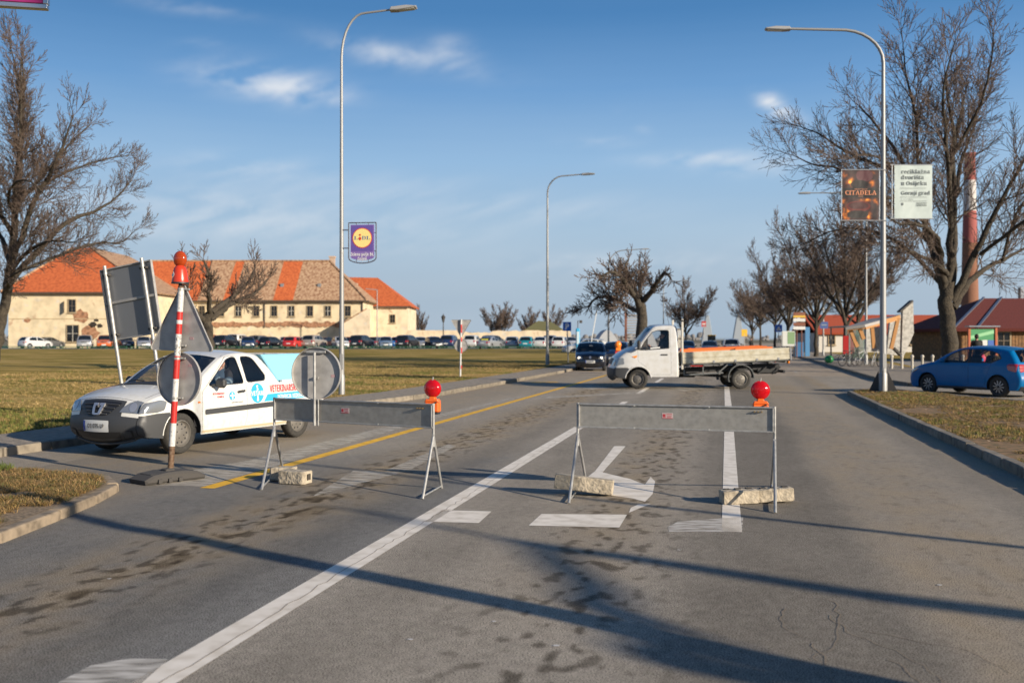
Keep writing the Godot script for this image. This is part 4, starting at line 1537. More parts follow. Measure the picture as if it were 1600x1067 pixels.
func flatbed() -> void:
	var white := paint("truck_white", srgb(0.50, 0.50, 0.50), 0.35)
	white.albedo_texture = noise_tex(75, 0.02, [[0.0, Color(0.94, 0.925, 0.89)], [0.5, Color(0.98, 0.975, 0.96)], [1.0, Color(1, 1, 1)]], 512, 4)
	tri_uv(white, 0.35, false)
	var c := Car.new()
	c.L = 2.26; c.W = 0.95; c.top = 2.20; c.belt = 1.28; c.tum = 0.13; c.xf = 0.84; c.xr = 4.42; c.rw = 0.335; c.ra = 0.43; c.sill = 0.40; c.ft = 0.14; c.fl = 0.7; c.rt = 0.0; c.rl = 0.2; c.r = 0.07
	c.cx = 0.09; c.cy = 0.06
	c.outline([["bumper", 0.12, 0.14, [0.10, 0.38, 0.01, 0.44, 0.0, 0.60, 0.02, 0.70]], ["face", 0.13, 0.10, [0.05, 0.80, 0.09, 0.95, 0.14, 1.06]], ["hood", 0.09, 0.05, [0.30, 1.20, 0.62, 1.38, 0.80, 1.45]],
		["windscreen", 0.06, 0.09, [1.05, 1.78, 1.30, 2.08]], ["roof", 0.06, 0.05, [1.42, 2.16, 1.70, 2.20, 2.08, 2.205, 2.17, 2.17]], ["back", 0.01, 0.01, [2.22, 2.05, 2.25, 1.3, 2.26, 0.60, 2.25, 0.42]]])
	var wf := gp(992, 606)
	var sc := 0.955
	var at := Vector3(wf.x - c.xf * sc, 0.004, -33.0 - (c.W - 0.1) * sc)
	var o := thing("flatbed_truck", "white flatbed truck crossing the junction with orange pipes on its bed", "truck", at, 0.015)
	o.scale = Vector3.ONE * sc
	var sil := c.silhouette()
	sil = PackedVector2Array()
	for p in c.pts:
		sil.append(p)
	sil.append(Vector2(1.40, 0.42))
	for k in 17:
		var a := lerpf(asin(0.09 / 0.43), PI - asin(0.02 / 0.43), k / 16.0)
		sil.append(Vector2(c.xf + cos(a) * c.ra, c.rw + sin(a) * c.ra))
	var w0 := smooth_poly([0.90, 1.36, 1.06, 1.62, 1.12, 1.68, 1.12, 1.36], 0.03)
	var w1 := smooth_poly([1.18, 1.36, 1.18, 1.76, 1.34, 1.96, 1.52, 2.02, 1.86, 2.03, 1.90, 1.98, 1.90, 1.42], 0.04)
	var wg := smooth_poly([0.88, 1.34, 1.05, 1.64, 1.32, 1.98, 1.52, 2.045, 1.88, 2.05, 1.925, 2.0, 1.925, 1.40, 1.10, 1.335], 0.03)
	var door := common(smooth_poly([1.30, 0.50, 1.05, 0.82, 0.84, 0.95, 0.83, 1.36, 1.02, 1.66, 1.30, 2.02, 1.50, 2.08, 1.96, 2.08, 1.98, 0.50], 0.04), sil)
	var gap := grow(door, 0.006)
	var bump := common(p2([-0.3, 0.3, 0.52, 0.3, 0.47, 0.55, 0.52, 0.70, 0.45, 0.74, -0.3, 0.72]), sil)
	var m := MB.new()
	c.both(m, sil, [gap, bump])
	for r in ["face", "hood", "roof", "back"]:
		c.sheet(m, r, -1, 1, 12)
	c.sheet(m, "windscreen", -1.0, -0.93, 1)
	c.sheet(m, "windscreen", 0.93, 1.0, 1)
	part("cab", m, white, o)
	for s in [-1.0, 1.0]:
		m = MB.new()
		m.patch(door, [wg], func(p): return c.side(p, s, 0.001), 0.09, 0.06, s)
		var d := part("door", m, white, o)
		m = MB.new()
		m.patch(smooth_poly([1.62, 1.16, 1.62, 1.21, 1.86, 1.21, 1.86, 1.16], 0.02), [], func(p): return c.side(p, s, 0.02), 0.06, 0.04, s)
		part("handle", m, M["car_black_plastic"], d)
		m = MB.new()
		m.patch(wg, [w0, w1], func(p): return c.side(p, s, -0.003), 0.09, 0.06, s)
		part("window_seal", m, M["car_seal"], d)
		for w in [w0, w1]:
			m = MB.new()
			m.patch(w, [], func(p): return c.side(p, s, -0.008), 0.09, 0.06, s)
			part("window_glass", m, M["car_glass"], d)
		m = MB.new()
		m.patch(smooth_poly([1.26, 1.385, 1.60, 1.415, 1.60, 1.46, 1.26, 1.43], 0.01), [], func(p): return c.side(p, s, -0.003), 0.09, 0.06, s)
		part("window_sticker", m, M["plate_white"], d)
		m = MB.new()
		m.box(Vector3(0.84, 1.52, s * (c.W + 0.13)), Vector3(0.10, 0.34, 0.20), 0.04)
		m.bar(Vector3(0.92, 1.40, s * (c.W - 0.06)), Vector3(0.86, 1.42, s * (c.W + 0.1)), 0.05, 0.05)
		part("mirror", m, M["car_black_plastic"], o)
		m = MB.new()
		m.patch(smooth_poly([0.05, 0.80, 0.36, 0.86, 0.33, 1.08, 0.16, 1.06], 0.03), [], func(p): return c.side(p, s, 0.008), 0.07, 0.05, s)
		m.patch(smooth_poly([s * 0.45, 0.80, s * 0.74, 0.80, s * 0.74, 1.0, s * 0.5, 0.98], 0.03), [], func(p): return c.front(p, 0.012), 0.07, 0.05, 1.0)
		part("headlight", m, M["lamp_clear"], o)
		m = MB.new()
		m.patch(smooth_poly([0.62, 1.12, 0.80, 1.17, 0.79, 1.10, 0.74, 1.07], 0.02), [], func(p): return c.side(p, s, 0.02), 0.05, 0.03, s)
		part("indicator", m, M["lamp_amber"], o)
		m = MB.new()
		m.patch(p2([1.32, 0.985, 1.98, 0.985, 1.98, 0.999, 1.32, 0.999]), [], func(p): return c.side(p, s, 0.006), 0.2, 0.05, s)
		m.tube(range(13).map(func(k): return c.side(Vector2(c.xf + cos(lerpf(0.12, PI - 0.1, k / 12.0)) * (c.ra + 0.02), c.rw + sin(lerpf(0.12, PI - 0.1, k / 12.0)) * (c.ra + 0.02)), s, 0.0)), [0.022], 6)
		part("trim", m, white, o)
	m = MB.new()
	c.both(m, bump, [], 0.01)
	c.sheet(m, "bumper", -1, 1, 12, 0.006)
	part("bumper", m, M["car_grey_plastic"], o)
	m = MB.new()
	m.patch(smooth_poly([-0.42, 0.82, 0.42, 0.82, 0.46, 1.02, -0.46, 1.02], 0.03), [], func(p): return c.front(p, 0.012), 0.1, 0.06, 1.0)
	part("grille", m, M["car_seal"], o)
	m = MB.new()
	c.sheet(m, "windscreen", -0.93, 0.93, 10, -0.004)
	part("windscreen", m, M["car_windscreen"], o)
	m = MB.new()
	c.sheet(m, "roof", -0.98, 0.98, 6, -0.04)
	c.both(m, sil, [wg, p2([-1, -1, 0.86, -1, 0.86, 1.5, -1, 1.5])], -0.04)
	m.box(Vector3(1.5, 0.62, 0), Vector3(1.5, 0.3, 1.6), 0.02)
	m.box(Vector3(0.95, 1.2, 0), Vector3(0.5, 0.3, 1.6), 0.05)
	for z in [-0.5, 0.0, 0.5]:
		m.box(Vector3(1.68, 1.02, z), Vector3(0.5, 0.2, 0.46), 0.06)
		m.box(Vector3(1.98, 1.38, z), Vector3(0.16, 0.66, 0.44), 0.06, Basis(Vector3(0, 0, 1), -0.15))
		m.box(Vector3(2.03, 1.78, z), Vector3(0.1, 0.16, 0.24), 0.04)
	part("interior", m, M["car_inside"], o)
	m = MB.new()
	m.quad(Vector3(2.235, 1.4, -0.7), Vector3(2.235, 1.4, 0.7), Vector3(2.20, 2.0, 0.68), Vector3(2.20, 2.0, -0.68))
	part("rear_window", m, M["car_dark_glass"], o)
	m = MB.new()
	for z in [-0.94, 0.94]:
		m.box(Vector3(2.37, 1.55, z), Vector3(0.07, 1.75, 0.07), 0.01)
	for y in [1.75, 2.08]:
		m.box(Vector3(2.37, y, 0), Vector3(0.05, 0.06, 1.82), 0.01)
	for k in 7:
		m.box(Vector3(2.37, 1.75, -0.75 + k * 0.25), Vector3(0.025, 0.66, 0.025))
	part("headboard", m, mat("headboard_cream", srgb(0.52, 0.49, 0.42), 0.6), o)
	m = MB.new()
	m.ball(Vector3(2.37, 2.36, 0.94), Vector3(0.05, 0.06, 0.05), 8, 6)
	m.rod(Vector3(2.02, 2.20, 0.35), Vector3(1.92, 2.62, 0.35), 0.006, 5)
	part("aerial", m, M["car_black_plastic"], o)
	var dark := mat("chassis_dark", srgb(0.030, 0.030, 0.031), 0.8)
	m = MB.new()
	for z in [-0.42, 0.42]:
		m.bar(Vector3(1.9, 0.58, z), Vector3(5.9, 0.78, z), 0.07, 0.17)
	for x in [2.6, 3.4, 4.42, 5.2, 5.75]:
		m.box(Vector3(x, 0.64 + (x - 2.6) * 0.045, 0), Vector3(0.08, 0.12, 0.84))
	m.bar(Vector3(2.30, 0.52, 0), Vector3(4.5, 0.38, 0), 0.10, 0.10)
	m.box(Vector3(4.42, 0.335, 0), Vector3(0.16, 0.16, 1.2), 0.04)
	m.box(Vector3(2.75, 0.50, -0.6), Vector3(0.7, 0.30, 0.34), 0.03)
	m.box(Vector3(5.45, 0.62, 0.2), Vector3(0.75, 0.22, 0.6), 0.06)
	m.rod(Vector3(5.3, 0.55, 0.4), Vector3(5.95, 0.60, 0.5), 0.035, 8)
	for x in [5.1, 5.6]:
		m.bar(Vector3(x, 0.5, 0.55), Vector3(x + 0.3, 0.75, 0.55), 0.04, 0.04)
	m.box(Vector3(5.95, 0.60, 0), Vector3(0.08, 0.10, 1.7), 0.01)
	part("chassis", m, dark, o)
	m = MB.new()
	for z in [-0.90, 0.90]:
		m.bar(Vector3(2.42, 0.48, z), Vector3(3.80, 0.56, z), 0.03, 0.045)
		m.bar(Vector3(2.42, 0.80, z), Vector3(3.80, 0.84, z), 0.03, 0.03)
		for x in [2.44, 3.10]:
			m.bar(Vector3(x, 0.48, z), Vector3(x, 0.84, z), 0.03, 0.04, Vector3.RIGHT)
		m.bar(Vector3(3.62, 0.55, z), Vector3(3.95, 0.84, z), 0.03, 0.04)
	part("side_guard", m, mat("guard_grey", srgb(0.10, 0.105, 0.105), 0.6), o)
	m = MB.new()
	m.box(Vector3(2.9, 0.80, 0.93), Vector3(0.5, 0.035, 0.01))
	part("red_marker", m, M["lamp_red"], o)
	for s in [-1.0, 1.0]:
		m = MB.new()
		var n := 14
		for k in n:
			var a0 := lerpf(-0.05, PI + 0.35, float(k) / n)
			var a1 := lerpf(-0.05, PI + 0.35, float(k + 1) / n)
			for q in [[0.43, 0.43, 0.64, 0.97], [0.43, 0.46, 0.97, 0.97]]:
				m.quad(Vector3(c.xr + cos(a0) * q[0], c.rw + 0.06 + sin(a0) * q[0], s * q[2]), Vector3(c.xr + cos(a1) * q[0], c.rw + 0.06 + sin(a1) * q[0], s * q[2]), Vector3(c.xr + cos(a1) * q[1], c.rw + 0.06 + sin(a1) * q[1], s * q[3]), Vector3(c.xr + cos(a0) * q[1], c.rw + 0.06 + sin(a0) * q[1], s * q[3]))
		part("mudguard", m, mat("mudguard_grey", srgb(0.085, 0.09, 0.09), 0.6), o)
	var bed := Node3D.new()
	put(bed, "bed", o)
	bed.position = Vector3(2.36, 0.855, 0)
	bed.rotation.z = 0.044
	var cream := mat("bed_boards", srgb(0.52, 0.49, 0.40), 0.7)
	cream.albedo_texture = noise_tex(76, 0.02, [[0.0, Color(0.85, 0.82, 0.76)], [0.5, Color(0.94, 0.93, 0.90)], [1.0, Color(1, 1, 1)]], 256, 4)
	tri_uv(cream, 0.8, false)
	var frame := mat("bed_frame", srgb(0.09, 0.092, 0.088), 0.6)
	m = MB.new()
	m.box(Vector3(1.90, 0.0, 0), Vector3(3.80, 0.07, 1.96), 0.008)
	for k in 7:
		m.box(Vector3(0.2 + k * 0.57, -0.06, 0), Vector3(0.06, 0.08, 1.9))
	part("floor", m, frame, bed)
	for s in [-1.0, 1.0]:
		for q in [[0.105, 0.185], [0.31, 0.215]]:
			m = MB.new()
			m.box(Vector3(1.90, q[0], s * 0.99), Vector3(3.78, q[1], 0.028), 0.006)
			for e in [-0.3, 0.3]:
				m.box(Vector3(1.90, q[0] + e * q[1], s * 1.005), Vector3(3.78, q[1] * 0.14, 0.012), 0.003)
			part("side_board", m, cream, bed)
		m = MB.new()
		for k in 5:
			m.box(Vector3(0.35 + k * 0.75, 0.045, s * 1.012), Vector3(0.07, 0.08, 0.02), 0.004)
		m.box(Vector3(3.78, 0.20, s * 0.995), Vector3(0.05, 0.44, 0.06), 0.006)
		part("latch", m, M["alloy_rim"], bed)
	m = MB.new()
	m.box(Vector3(3.80, 0.22, 0), Vector3(0.03, 0.40, 1.93), 0.006)
	m.box(Vector3(0.0, 0.22, 0), Vector3(0.03, 0.40, 1.93), 0.006)
	part("tailboard", m, cream, bed)
	for s in [-1.0, 1.0]:
		m = MB.new()
		m.box(Vector3(6.08, 0.93, s * 0.84), Vector3(0.06, 0.10, 0.22), 0.02)
		part("tail_light", m, M["lamp_amber"] if s > 0.0 else M["lamp_red"], o)
	var soiled := M["tyre_dusty"] as Material
	wheels(c, o, "steel", -0.30, 0.0, 26, 0.21)
	var org := mat("pipe_orange", srgb(0.72, 0.16, 0.03), 0.45)
	var bt := Transform3D(Basis(Vector3.UP, 0.015).scaled(Vector3.ONE * sc), at) * Transform3D(Basis(Vector3(0, 0, 1), 0.044), Vector3(2.36, 0.855, 0))
	for k in 5:
		m = MB.new()
		var y: float = [0.42, 0.445, 0.425, 0.41, 0.425][k]
		var z: float = [0.62, 0.25, -0.10, -0.45, 0.80][k]
		var x0: float = [0.10, 0.35, 0.15, 0.4, 1.9][k]
		var x1: float = [3.05, 2.9, 3.1, 3.0, 3.2][k]
		var rr: float = [0.085, 0.085, 0.085, 0.085, 0.05][k]
		m.xf = bt
		m.tube([Vector3(x0, y, z), Vector3(x1, y, z)], [rr], 14, false)
		m.tube([Vector3(x1, y, z), Vector3(x0, y, z)], [rr - 0.008], 14, false)
		m.lathe([[rr - 0.008, 0.0], [rr, 0.0]], 14, Transform3D(Basis(Vector3(0, 0, 1), PI / 2), Vector3(x0, y, z)))
		m.lathe([[rr - 0.008, 0.0], [rr, 0.0]], 14, Transform3D(Basis(Vector3(0, 0, 1), PI / 2), Vector3(x1, y, z)))
		m.tube([Vector3(x0, y, z), Vector3(x0 + 0.13, y, z)], [rr + 0.012], 14)
		var pl: String = ["orange pipe lying against the near side board of the flatbed", "orange pipe second from the near side of the flatbed's load", "orange pipe in the middle of the flatbed's load", "orange pipe farthest from the near side board on the flatbed", "thin short orange pipe along the top of the near side board of the flatbed"][k]
		solo("orange_pipe", m, org, pl, "pipe", "orange pipes on the flatbed")
func blue_car() -> void:
	var body := paint("car_blue", srgb(0.0, 0.115, 0.30), 0.35)
	body.clearcoat = 0.3
	body.metallic_specular = 0.3
	var c := Car.new()
	c.L = 3.97; c.W = 0.842; c.top = 1.46; c.belt = 0.93; c.tum = 0.17; c.xf = 0.80; c.xr = 3.27; c.rw = 0.305; c.ra = 0.365; c.sill = 0.21; c.ft = 0.14; c.fl = 0.8; c.rt = 0.08; c.rl = 0.7; c.r = 0.085
	c.cx = 0.08; c.cy = 0.05
	c.outline([["bumper", 0.11, 0.14, [0.10, 0.20, 0.03, 0.28, 0.0, 0.42, 0.015, 0.56, 0.06, 0.66]], ["hood", 0.12, 0.05, [0.16, 0.75, 0.40, 0.86, 0.75, 0.95, 1.00, 1.0]],
		["windscreen", 0.05, 0.07, [1.40, 1.23, 1.76, 1.39]], ["roof", 0.05, 0.05, [2.05, 1.45, 2.45, 1.468, 2.95, 1.45, 3.40, 1.40, 3.58, 1.365]],
		["rear_window", 0.06, 0.08, [3.72, 1.18, 3.82, 1.02]], ["tail", 0.08, 0.10, [3.87, 0.92, 3.88, 0.80, 3.93, 0.68, 3.97, 0.54, 3.95, 0.36, 3.86, 0.22]]])
	var wf := gp(1452, 614)
	var wr := gp(1568, 622)
	var f := Vector3(-0.47, 0, -0.883)
	var rear := -f
	var lft := Vector3.UP.cross(f)
	var at := Vector3(12.75, 0.004, -30.4) - (rear * c.xf + lft * (c.W - 0.1)) * 0.965
	at.y = 0.004
	var o := thing("parked_hatchback", "blue five-door hatchback standing behind the grass verge at the right edge", "car", at, atan2(-rear.z, rear.x))
	o.scale = Vector3.ONE * 0.965
	var sil := c.silhouette()
	var w1 := smooth_poly([1.30, 1.0, 1.62, 1.22, 1.92, 1.355, 2.12, 1.385, 2.20, 1.385, 2.24, 1.0], 0.04)
	var w2 := smooth_poly([2.34, 1.0, 2.31, 1.388, 2.72, 1.378, 2.96, 1.34, 3.02, 1.10, 2.96, 1.02], 0.04)
	var w3 := smooth_poly([3.06, 1.06, 3.04, 1.32, 3.22, 1.27, 3.32, 1.14], 0.03)
	var wa := smooth_poly([1.24, 0.985, 1.62, 1.25, 1.92, 1.38, 2.12, 1.405, 2.72, 1.398, 3.02, 1.35, 3.26, 1.28, 3.37, 1.13, 3.04, 0.995], 0.05)
	var d1 := common(smooth_poly([1.20, 0.30, 1.16, 0.60, 1.18, 0.97, 1.62, 1.27, 1.92, 1.40, 2.26, 1.42, 2.28, 0.30], 0.05), sil)
	var d2 := common(smooth_poly([2.30, 0.30, 2.29, 1.42, 2.72, 1.415, 3.02, 1.37, 3.05, 1.02, 2.96, 0.78, 2.86, 0.50, 2.82, 0.30], 0.05), sil)
	var m := MB.new()
	c.both(m, sil, [grow(d1, 0.005), grow(d2, 0.005), wa])
	for r in ["bumper", "hood", "roof", "tail"]:
		c.sheet(m, r, -1, 1, 14)
	c.sheet(m, "windscreen", -1.0, -0.92, 2)
	c.sheet(m, "windscreen", 0.92, 1.0, 2)
	c.sheet(m, "rear_window", -1.0, -0.85, 2)
	c.sheet(m, "rear_window", 0.85, 1.0, 2)
	part("body", m, body, o)
	for s in [-1.0, 1.0]:
		for k in 2:
			m = MB.new()
			m.patch([d1, d2][k], [wa], func(p): return c.side(p, s, 0.001), 0.08, 0.05, s)
			var d := part("door", m, body, o)
			var x: float = [2.0, 2.78][k]
			m = MB.new()
			m.patch(smooth_poly([x, 0.85, x, 0.89, x + 0.19, 0.90, x + 0.19, 0.86], 0.015), [], func(p): return c.side(p, s, 0.022), 0.05, 0.03, s)
			part("handle", m, body, d)
		m = MB.new()
		m.patch(wa, [w1, w2, w3], func(p): return c.side(p, s, 0.002), 0.08, 0.05, s)
		part("window_frame", m, M["car_seal"], o)
		for w in [w1, w2, w3]:
			m = MB.new()
			m.patch(w, [], func(p): return c.side(p, s, -0.004), 0.1, 0.06, s)
			part("side_window", m, M["car_glass"], o)
		m = MB.new()
		m.patch(smooth_poly([0.10, 0.62, 0.34, 0.70, 0.47, 0.80, 0.30, 0.80, 0.15, 0.72], 0.03), [], func(p): return c.side(p, s, 0.008), 0.06, 0.04, s)
		m.patch(smooth_poly([s * 0.36, 0.58, s * 0.70, 0.60, s * 0.70, 0.70, s * 0.40, 0.66], 0.03), [], func(p): return c.front(p, 0.012), 0.06, 0.04, 1.0)
		part("headlight", m, M["lamp_clear"], o)
		m = MB.new()
		m.patch(smooth_poly([3.84, 0.74, 3.60, 0.80, 3.55, 0.93, 3.62, 0.985, 3.86, 0.98], 0.04), [], func(p): return c.side(p, s, 0.010), 0.05, 0.04, s)
		m.patch(smooth_poly([s * 0.46, 0.76, s * 0.70, 0.73, s * 0.70, 0.97, s * 0.52, 0.95], 0.03), [], func(p): return c.back(p, 0.014), 0.05, 0.04, -1.0)
		part("tail_light", m, M["lamp_red"], o)
		m = MB.new()
		m.box(Vector3(1.42, 1.05, s * (c.W + 0.08)), Vector3(0.11, 0.13, 0.19), 0.045)
		part("mirror", m, body, o)
		m = MB.new()
		for x in [c.xf, c.xr]:
			m.tube(range(15).map(func(k): return c.side(Vector2(x + cos(lerpf(-0.15, PI + 0.15, k / 14.0)) * (c.ra + 0.008), c.rw + sin(lerpf(-0.15, PI + 0.15, k / 14.0)) * (c.ra + 0.008)), s, 0.0)), [0.012], 5)
		part("arch_lip", m, body, o)
		m = MB.new()
		m.patch(common(p2([1.14, 0.205, 2.93, 0.205, 2.93, 0.275, 1.14, 0.275]), sil), [], func(p): return c.side(p, s, 0.008), 0.15, 0.05, s)
		part("sill", m, M["car_black_plastic"], o)
	m = MB.new()
	c.sheet(m, "windscreen", -0.92, 0.92, 10, -0.004)
	part("windscreen", m, M["car_windscreen"], o)
	m = MB.new()
	c.sheet(m, "rear_window", -0.85, 0.85, 10, -0.004)
	part("rear_window", m, M["car_glass"], o)
	m = MB.new()
	m.patch(smooth_poly([-0.42, 0.33, 0.42, 0.33, 0.46, 0.48, -0.46, 0.48], 0.04), [], func(p): return c.front(p, 0.01), 0.08, 0.05, 1.0)
	m.patch(smooth_poly([-0.34, 0.59, 0.34, 0.59, 0.34, 0.65, -0.34, 0.65], 0.02), [], func(p): return c.front(p, 0.01), 0.08, 0.05, 1.0)
	part("grille", m, M["car_seal"], o)
	m = MB.new()
	m.tube([Vector3(3.42, 1.395, 0), Vector3(3.56, 1.47, 0)], [0.012, 0.004], 5)
	part("aerial", m, M["car_black_plastic"], o)
	m = MB.new()
	m.patch(p2([-0.8, 0.22, 0.8, 0.22, 0.8, 0.34, -0.8, 0.34]), [], func(p): return c.back(p, 0.01), 0.1, 0.05, -1.0)
	part("rear_valance", m, M["car_black_plastic"], o)
	m = MB.new()
	c.sheet(m, "roof", -0.97, 0.97, 6, -0.03)
	part("lining", m, M["car_inside"], o)
	underbody(c, o)
	cabin(c, o, 1.05, 3.6, [1.85, 2.70])
	wheels(c, o, "alloy", 0.0, 0.03, 28)
	number_plate(c, o, c.back, 0.62, "OS 482-KD", -1.0)
func black_car() -> void:
	var c := Car.new()
	c.L = 4.02; c.W = 0.85; c.top = 1.52; c.belt = 0.98; c.tum = 0.13; c.xf = 0.80; c.xr = 3.28; c.rw = 0.30; c.ra = 0.36; c.sill = 0.24; c.ft = 0.10
	c.cx = 0.12; c.cy = 0.07
	c.outline([["bumper", 0.10, 0.12, [0.10, 0.24, 0.02, 0.34, 0.0, 0.50, 0.02, 0.62, 0.07, 0.72]], ["hood", 0.10, 0.05, [0.16, 0.82, 0.45, 0.93, 0.85, 1.01, 1.02, 1.04]],
		["windscreen", 0.05, 0.06, [1.30, 1.28, 1.62, 1.46]], ["roof", 0.045, 0.045, [2.0, 1.52, 2.7, 1.53, 3.5, 1.49, 3.66, 1.46]], ["rear_window", 0.05, 0.06, [3.80, 1.2, 3.87, 1.03]], ["tail", 0.06, 0.08, [3.93, 0.9, 3.98, 0.7, 4.02, 0.52, 3.98, 0.36, 3.9, 0.26]]])
	var body := paint("car_black", srgb(0.006, 0.008, 0.016), 0.22)
	var o := thing("waiting_car", "black hatchback with its headlights on, waiting to the left of the white flatbed", "car", Vector3(4.05, 0.004, -51.5) , deg_to_rad(90 - 6))
	o.scale = Vector3.ONE * 0.96
	var sil := c.silhouette()
	var wins := [smooth_poly([1.20, 1.03, 1.55, 1.33, 1.86, 1.45, 2.20, 1.46, 2.20, 1.04], 0.04), smooth_poly([2.30, 1.04, 2.30, 1.46, 2.9, 1.45, 3.28, 1.40, 3.40, 1.15, 3.1, 1.05], 0.05)]
	var m := MB.new()
	c.both(m, sil, wins)
	for r in ["bumper", "hood", "roof", "tail"]:
		c.sheet(m, r, -1, 1, 12)
	for r in ["windscreen", "rear_window"]:
		c.sheet(m, r, -1.0, -0.9, 1)
		c.sheet(m, r, 0.9, 1.0, 1)
	part("body", m, body, o)
	for w in wins:
		for s in [-1.0, 1.0]:
			m = MB.new()
			m.patch(w, [], func(p): return c.side(p, s, -0.004), 0.12, 0.07, s)
			part("side_window", m, M["car_dark_glass"], o)
	m = MB.new()
	c.sheet(m, "windscreen", -0.9, 0.9, 8, -0.003)
	part("windscreen", m, M["car_windscreen"], o)
	m = MB.new()
	c.sheet(m, "rear_window", -0.9, 0.9, 8, -0.003)
	part("rear_window", m, M["car_dark_glass"], o)
	for s in [-1.0, 1.0]:
		m = MB.new()
		m.patch(smooth_poly([s * 0.40, 0.62, s * 0.76, 0.60, s * 0.76, 0.78, s * 0.50, 0.78], 0.04), [], func(p): return c.front(p, 0.014), 0.06, 0.05, 1.0)
		m.patch(smooth_poly([0.06, 0.62, 0.24, 0.66, 0.34, 0.84, 0.16, 0.82], 0.03), [], func(p): return c.side(p, s, 0.008), 0.06, 0.05, s)
		var hl := part("headlight", m, M["lamp_clear"], o)
		m = MB.new()
		m.ball(c.front(Vector2(s * 0.60, 0.69), 0.005), Vector3(0.03, 0.055, 0.07), 10, 6)
		part("headlight_bulb", m, M["lamp_lit"], hl)
		m = MB.new()
		m.box(Vector3(1.32, 1.10, s * (c.W + 0.08)), Vector3(0.11, 0.13, 0.19), 0.045)
		part("mirror", m, body, o)
		m = MB.new()
		m.patch(smooth_poly([s * 0.5, 0.8, s * 0.72, 0.8, s * 0.72, 1.0, s * 0.56, 1.0], 0.03), [], func(p): return c.back(p, 0.014), 0.06, 0.05, -1.0)
		part("tail_light", m, M["lamp_red"], o)
		m = MB.new()
		m.patch(p2([1.2, 0.6, 3.0, 0.62, 3.0, 0.67, 1.2, 0.65]), [], func(p): return c.side(p, s, 0.012), 0.15, 0.06, s)
		part("rubbing_strip", m, M["car_black_plastic"], o)
	m = MB.new()
	m.patch(smooth_poly([-0.36, 0.60, 0.36, 0.60, 0.38, 0.74, -0.38, 0.74], 0.03), [], func(p): return c.front(p, 0.01), 0.08, 0.05, 1.0)
	m.patch(smooth_poly([-0.55, 0.28, 0.55, 0.28, 0.5, 0.42, -0.5, 0.42], 0.03), [], func(p): return c.front(p, 0.01), 0.08, 0.05, 1.0)
	part("grille", m, M["car_seal"], o)
	m = MB.new()
	m.patch(circle(0.06, 12, Vector2(0, 0.68)), [], func(p): return c.front(p, 0.02), 0.08, 0.08, 1.0)
	part("badge", m, M["car_chrome"], o)
	underbody(c, o)
	cabin(c, o, 1.05, 3.6, [1.85, 2.70])
	m = MB.new()
	m.box(Vector3(1.55, 1.36, 0), Vector3(0.03, 0.07, 0.20), 0.02)
	m.bar(Vector3(1.5, 1.30, 0), Vector3(1.5, 1.16, 0), 0.035, 0.03)
	part("rear_view_mirror", m, M["plate_white"], o)
	wheels(c, o, "cover", 0.0, 0.03, 18)
	number_plate(c, o, c.front, 0.50, "OS 318-GM", 1.0)
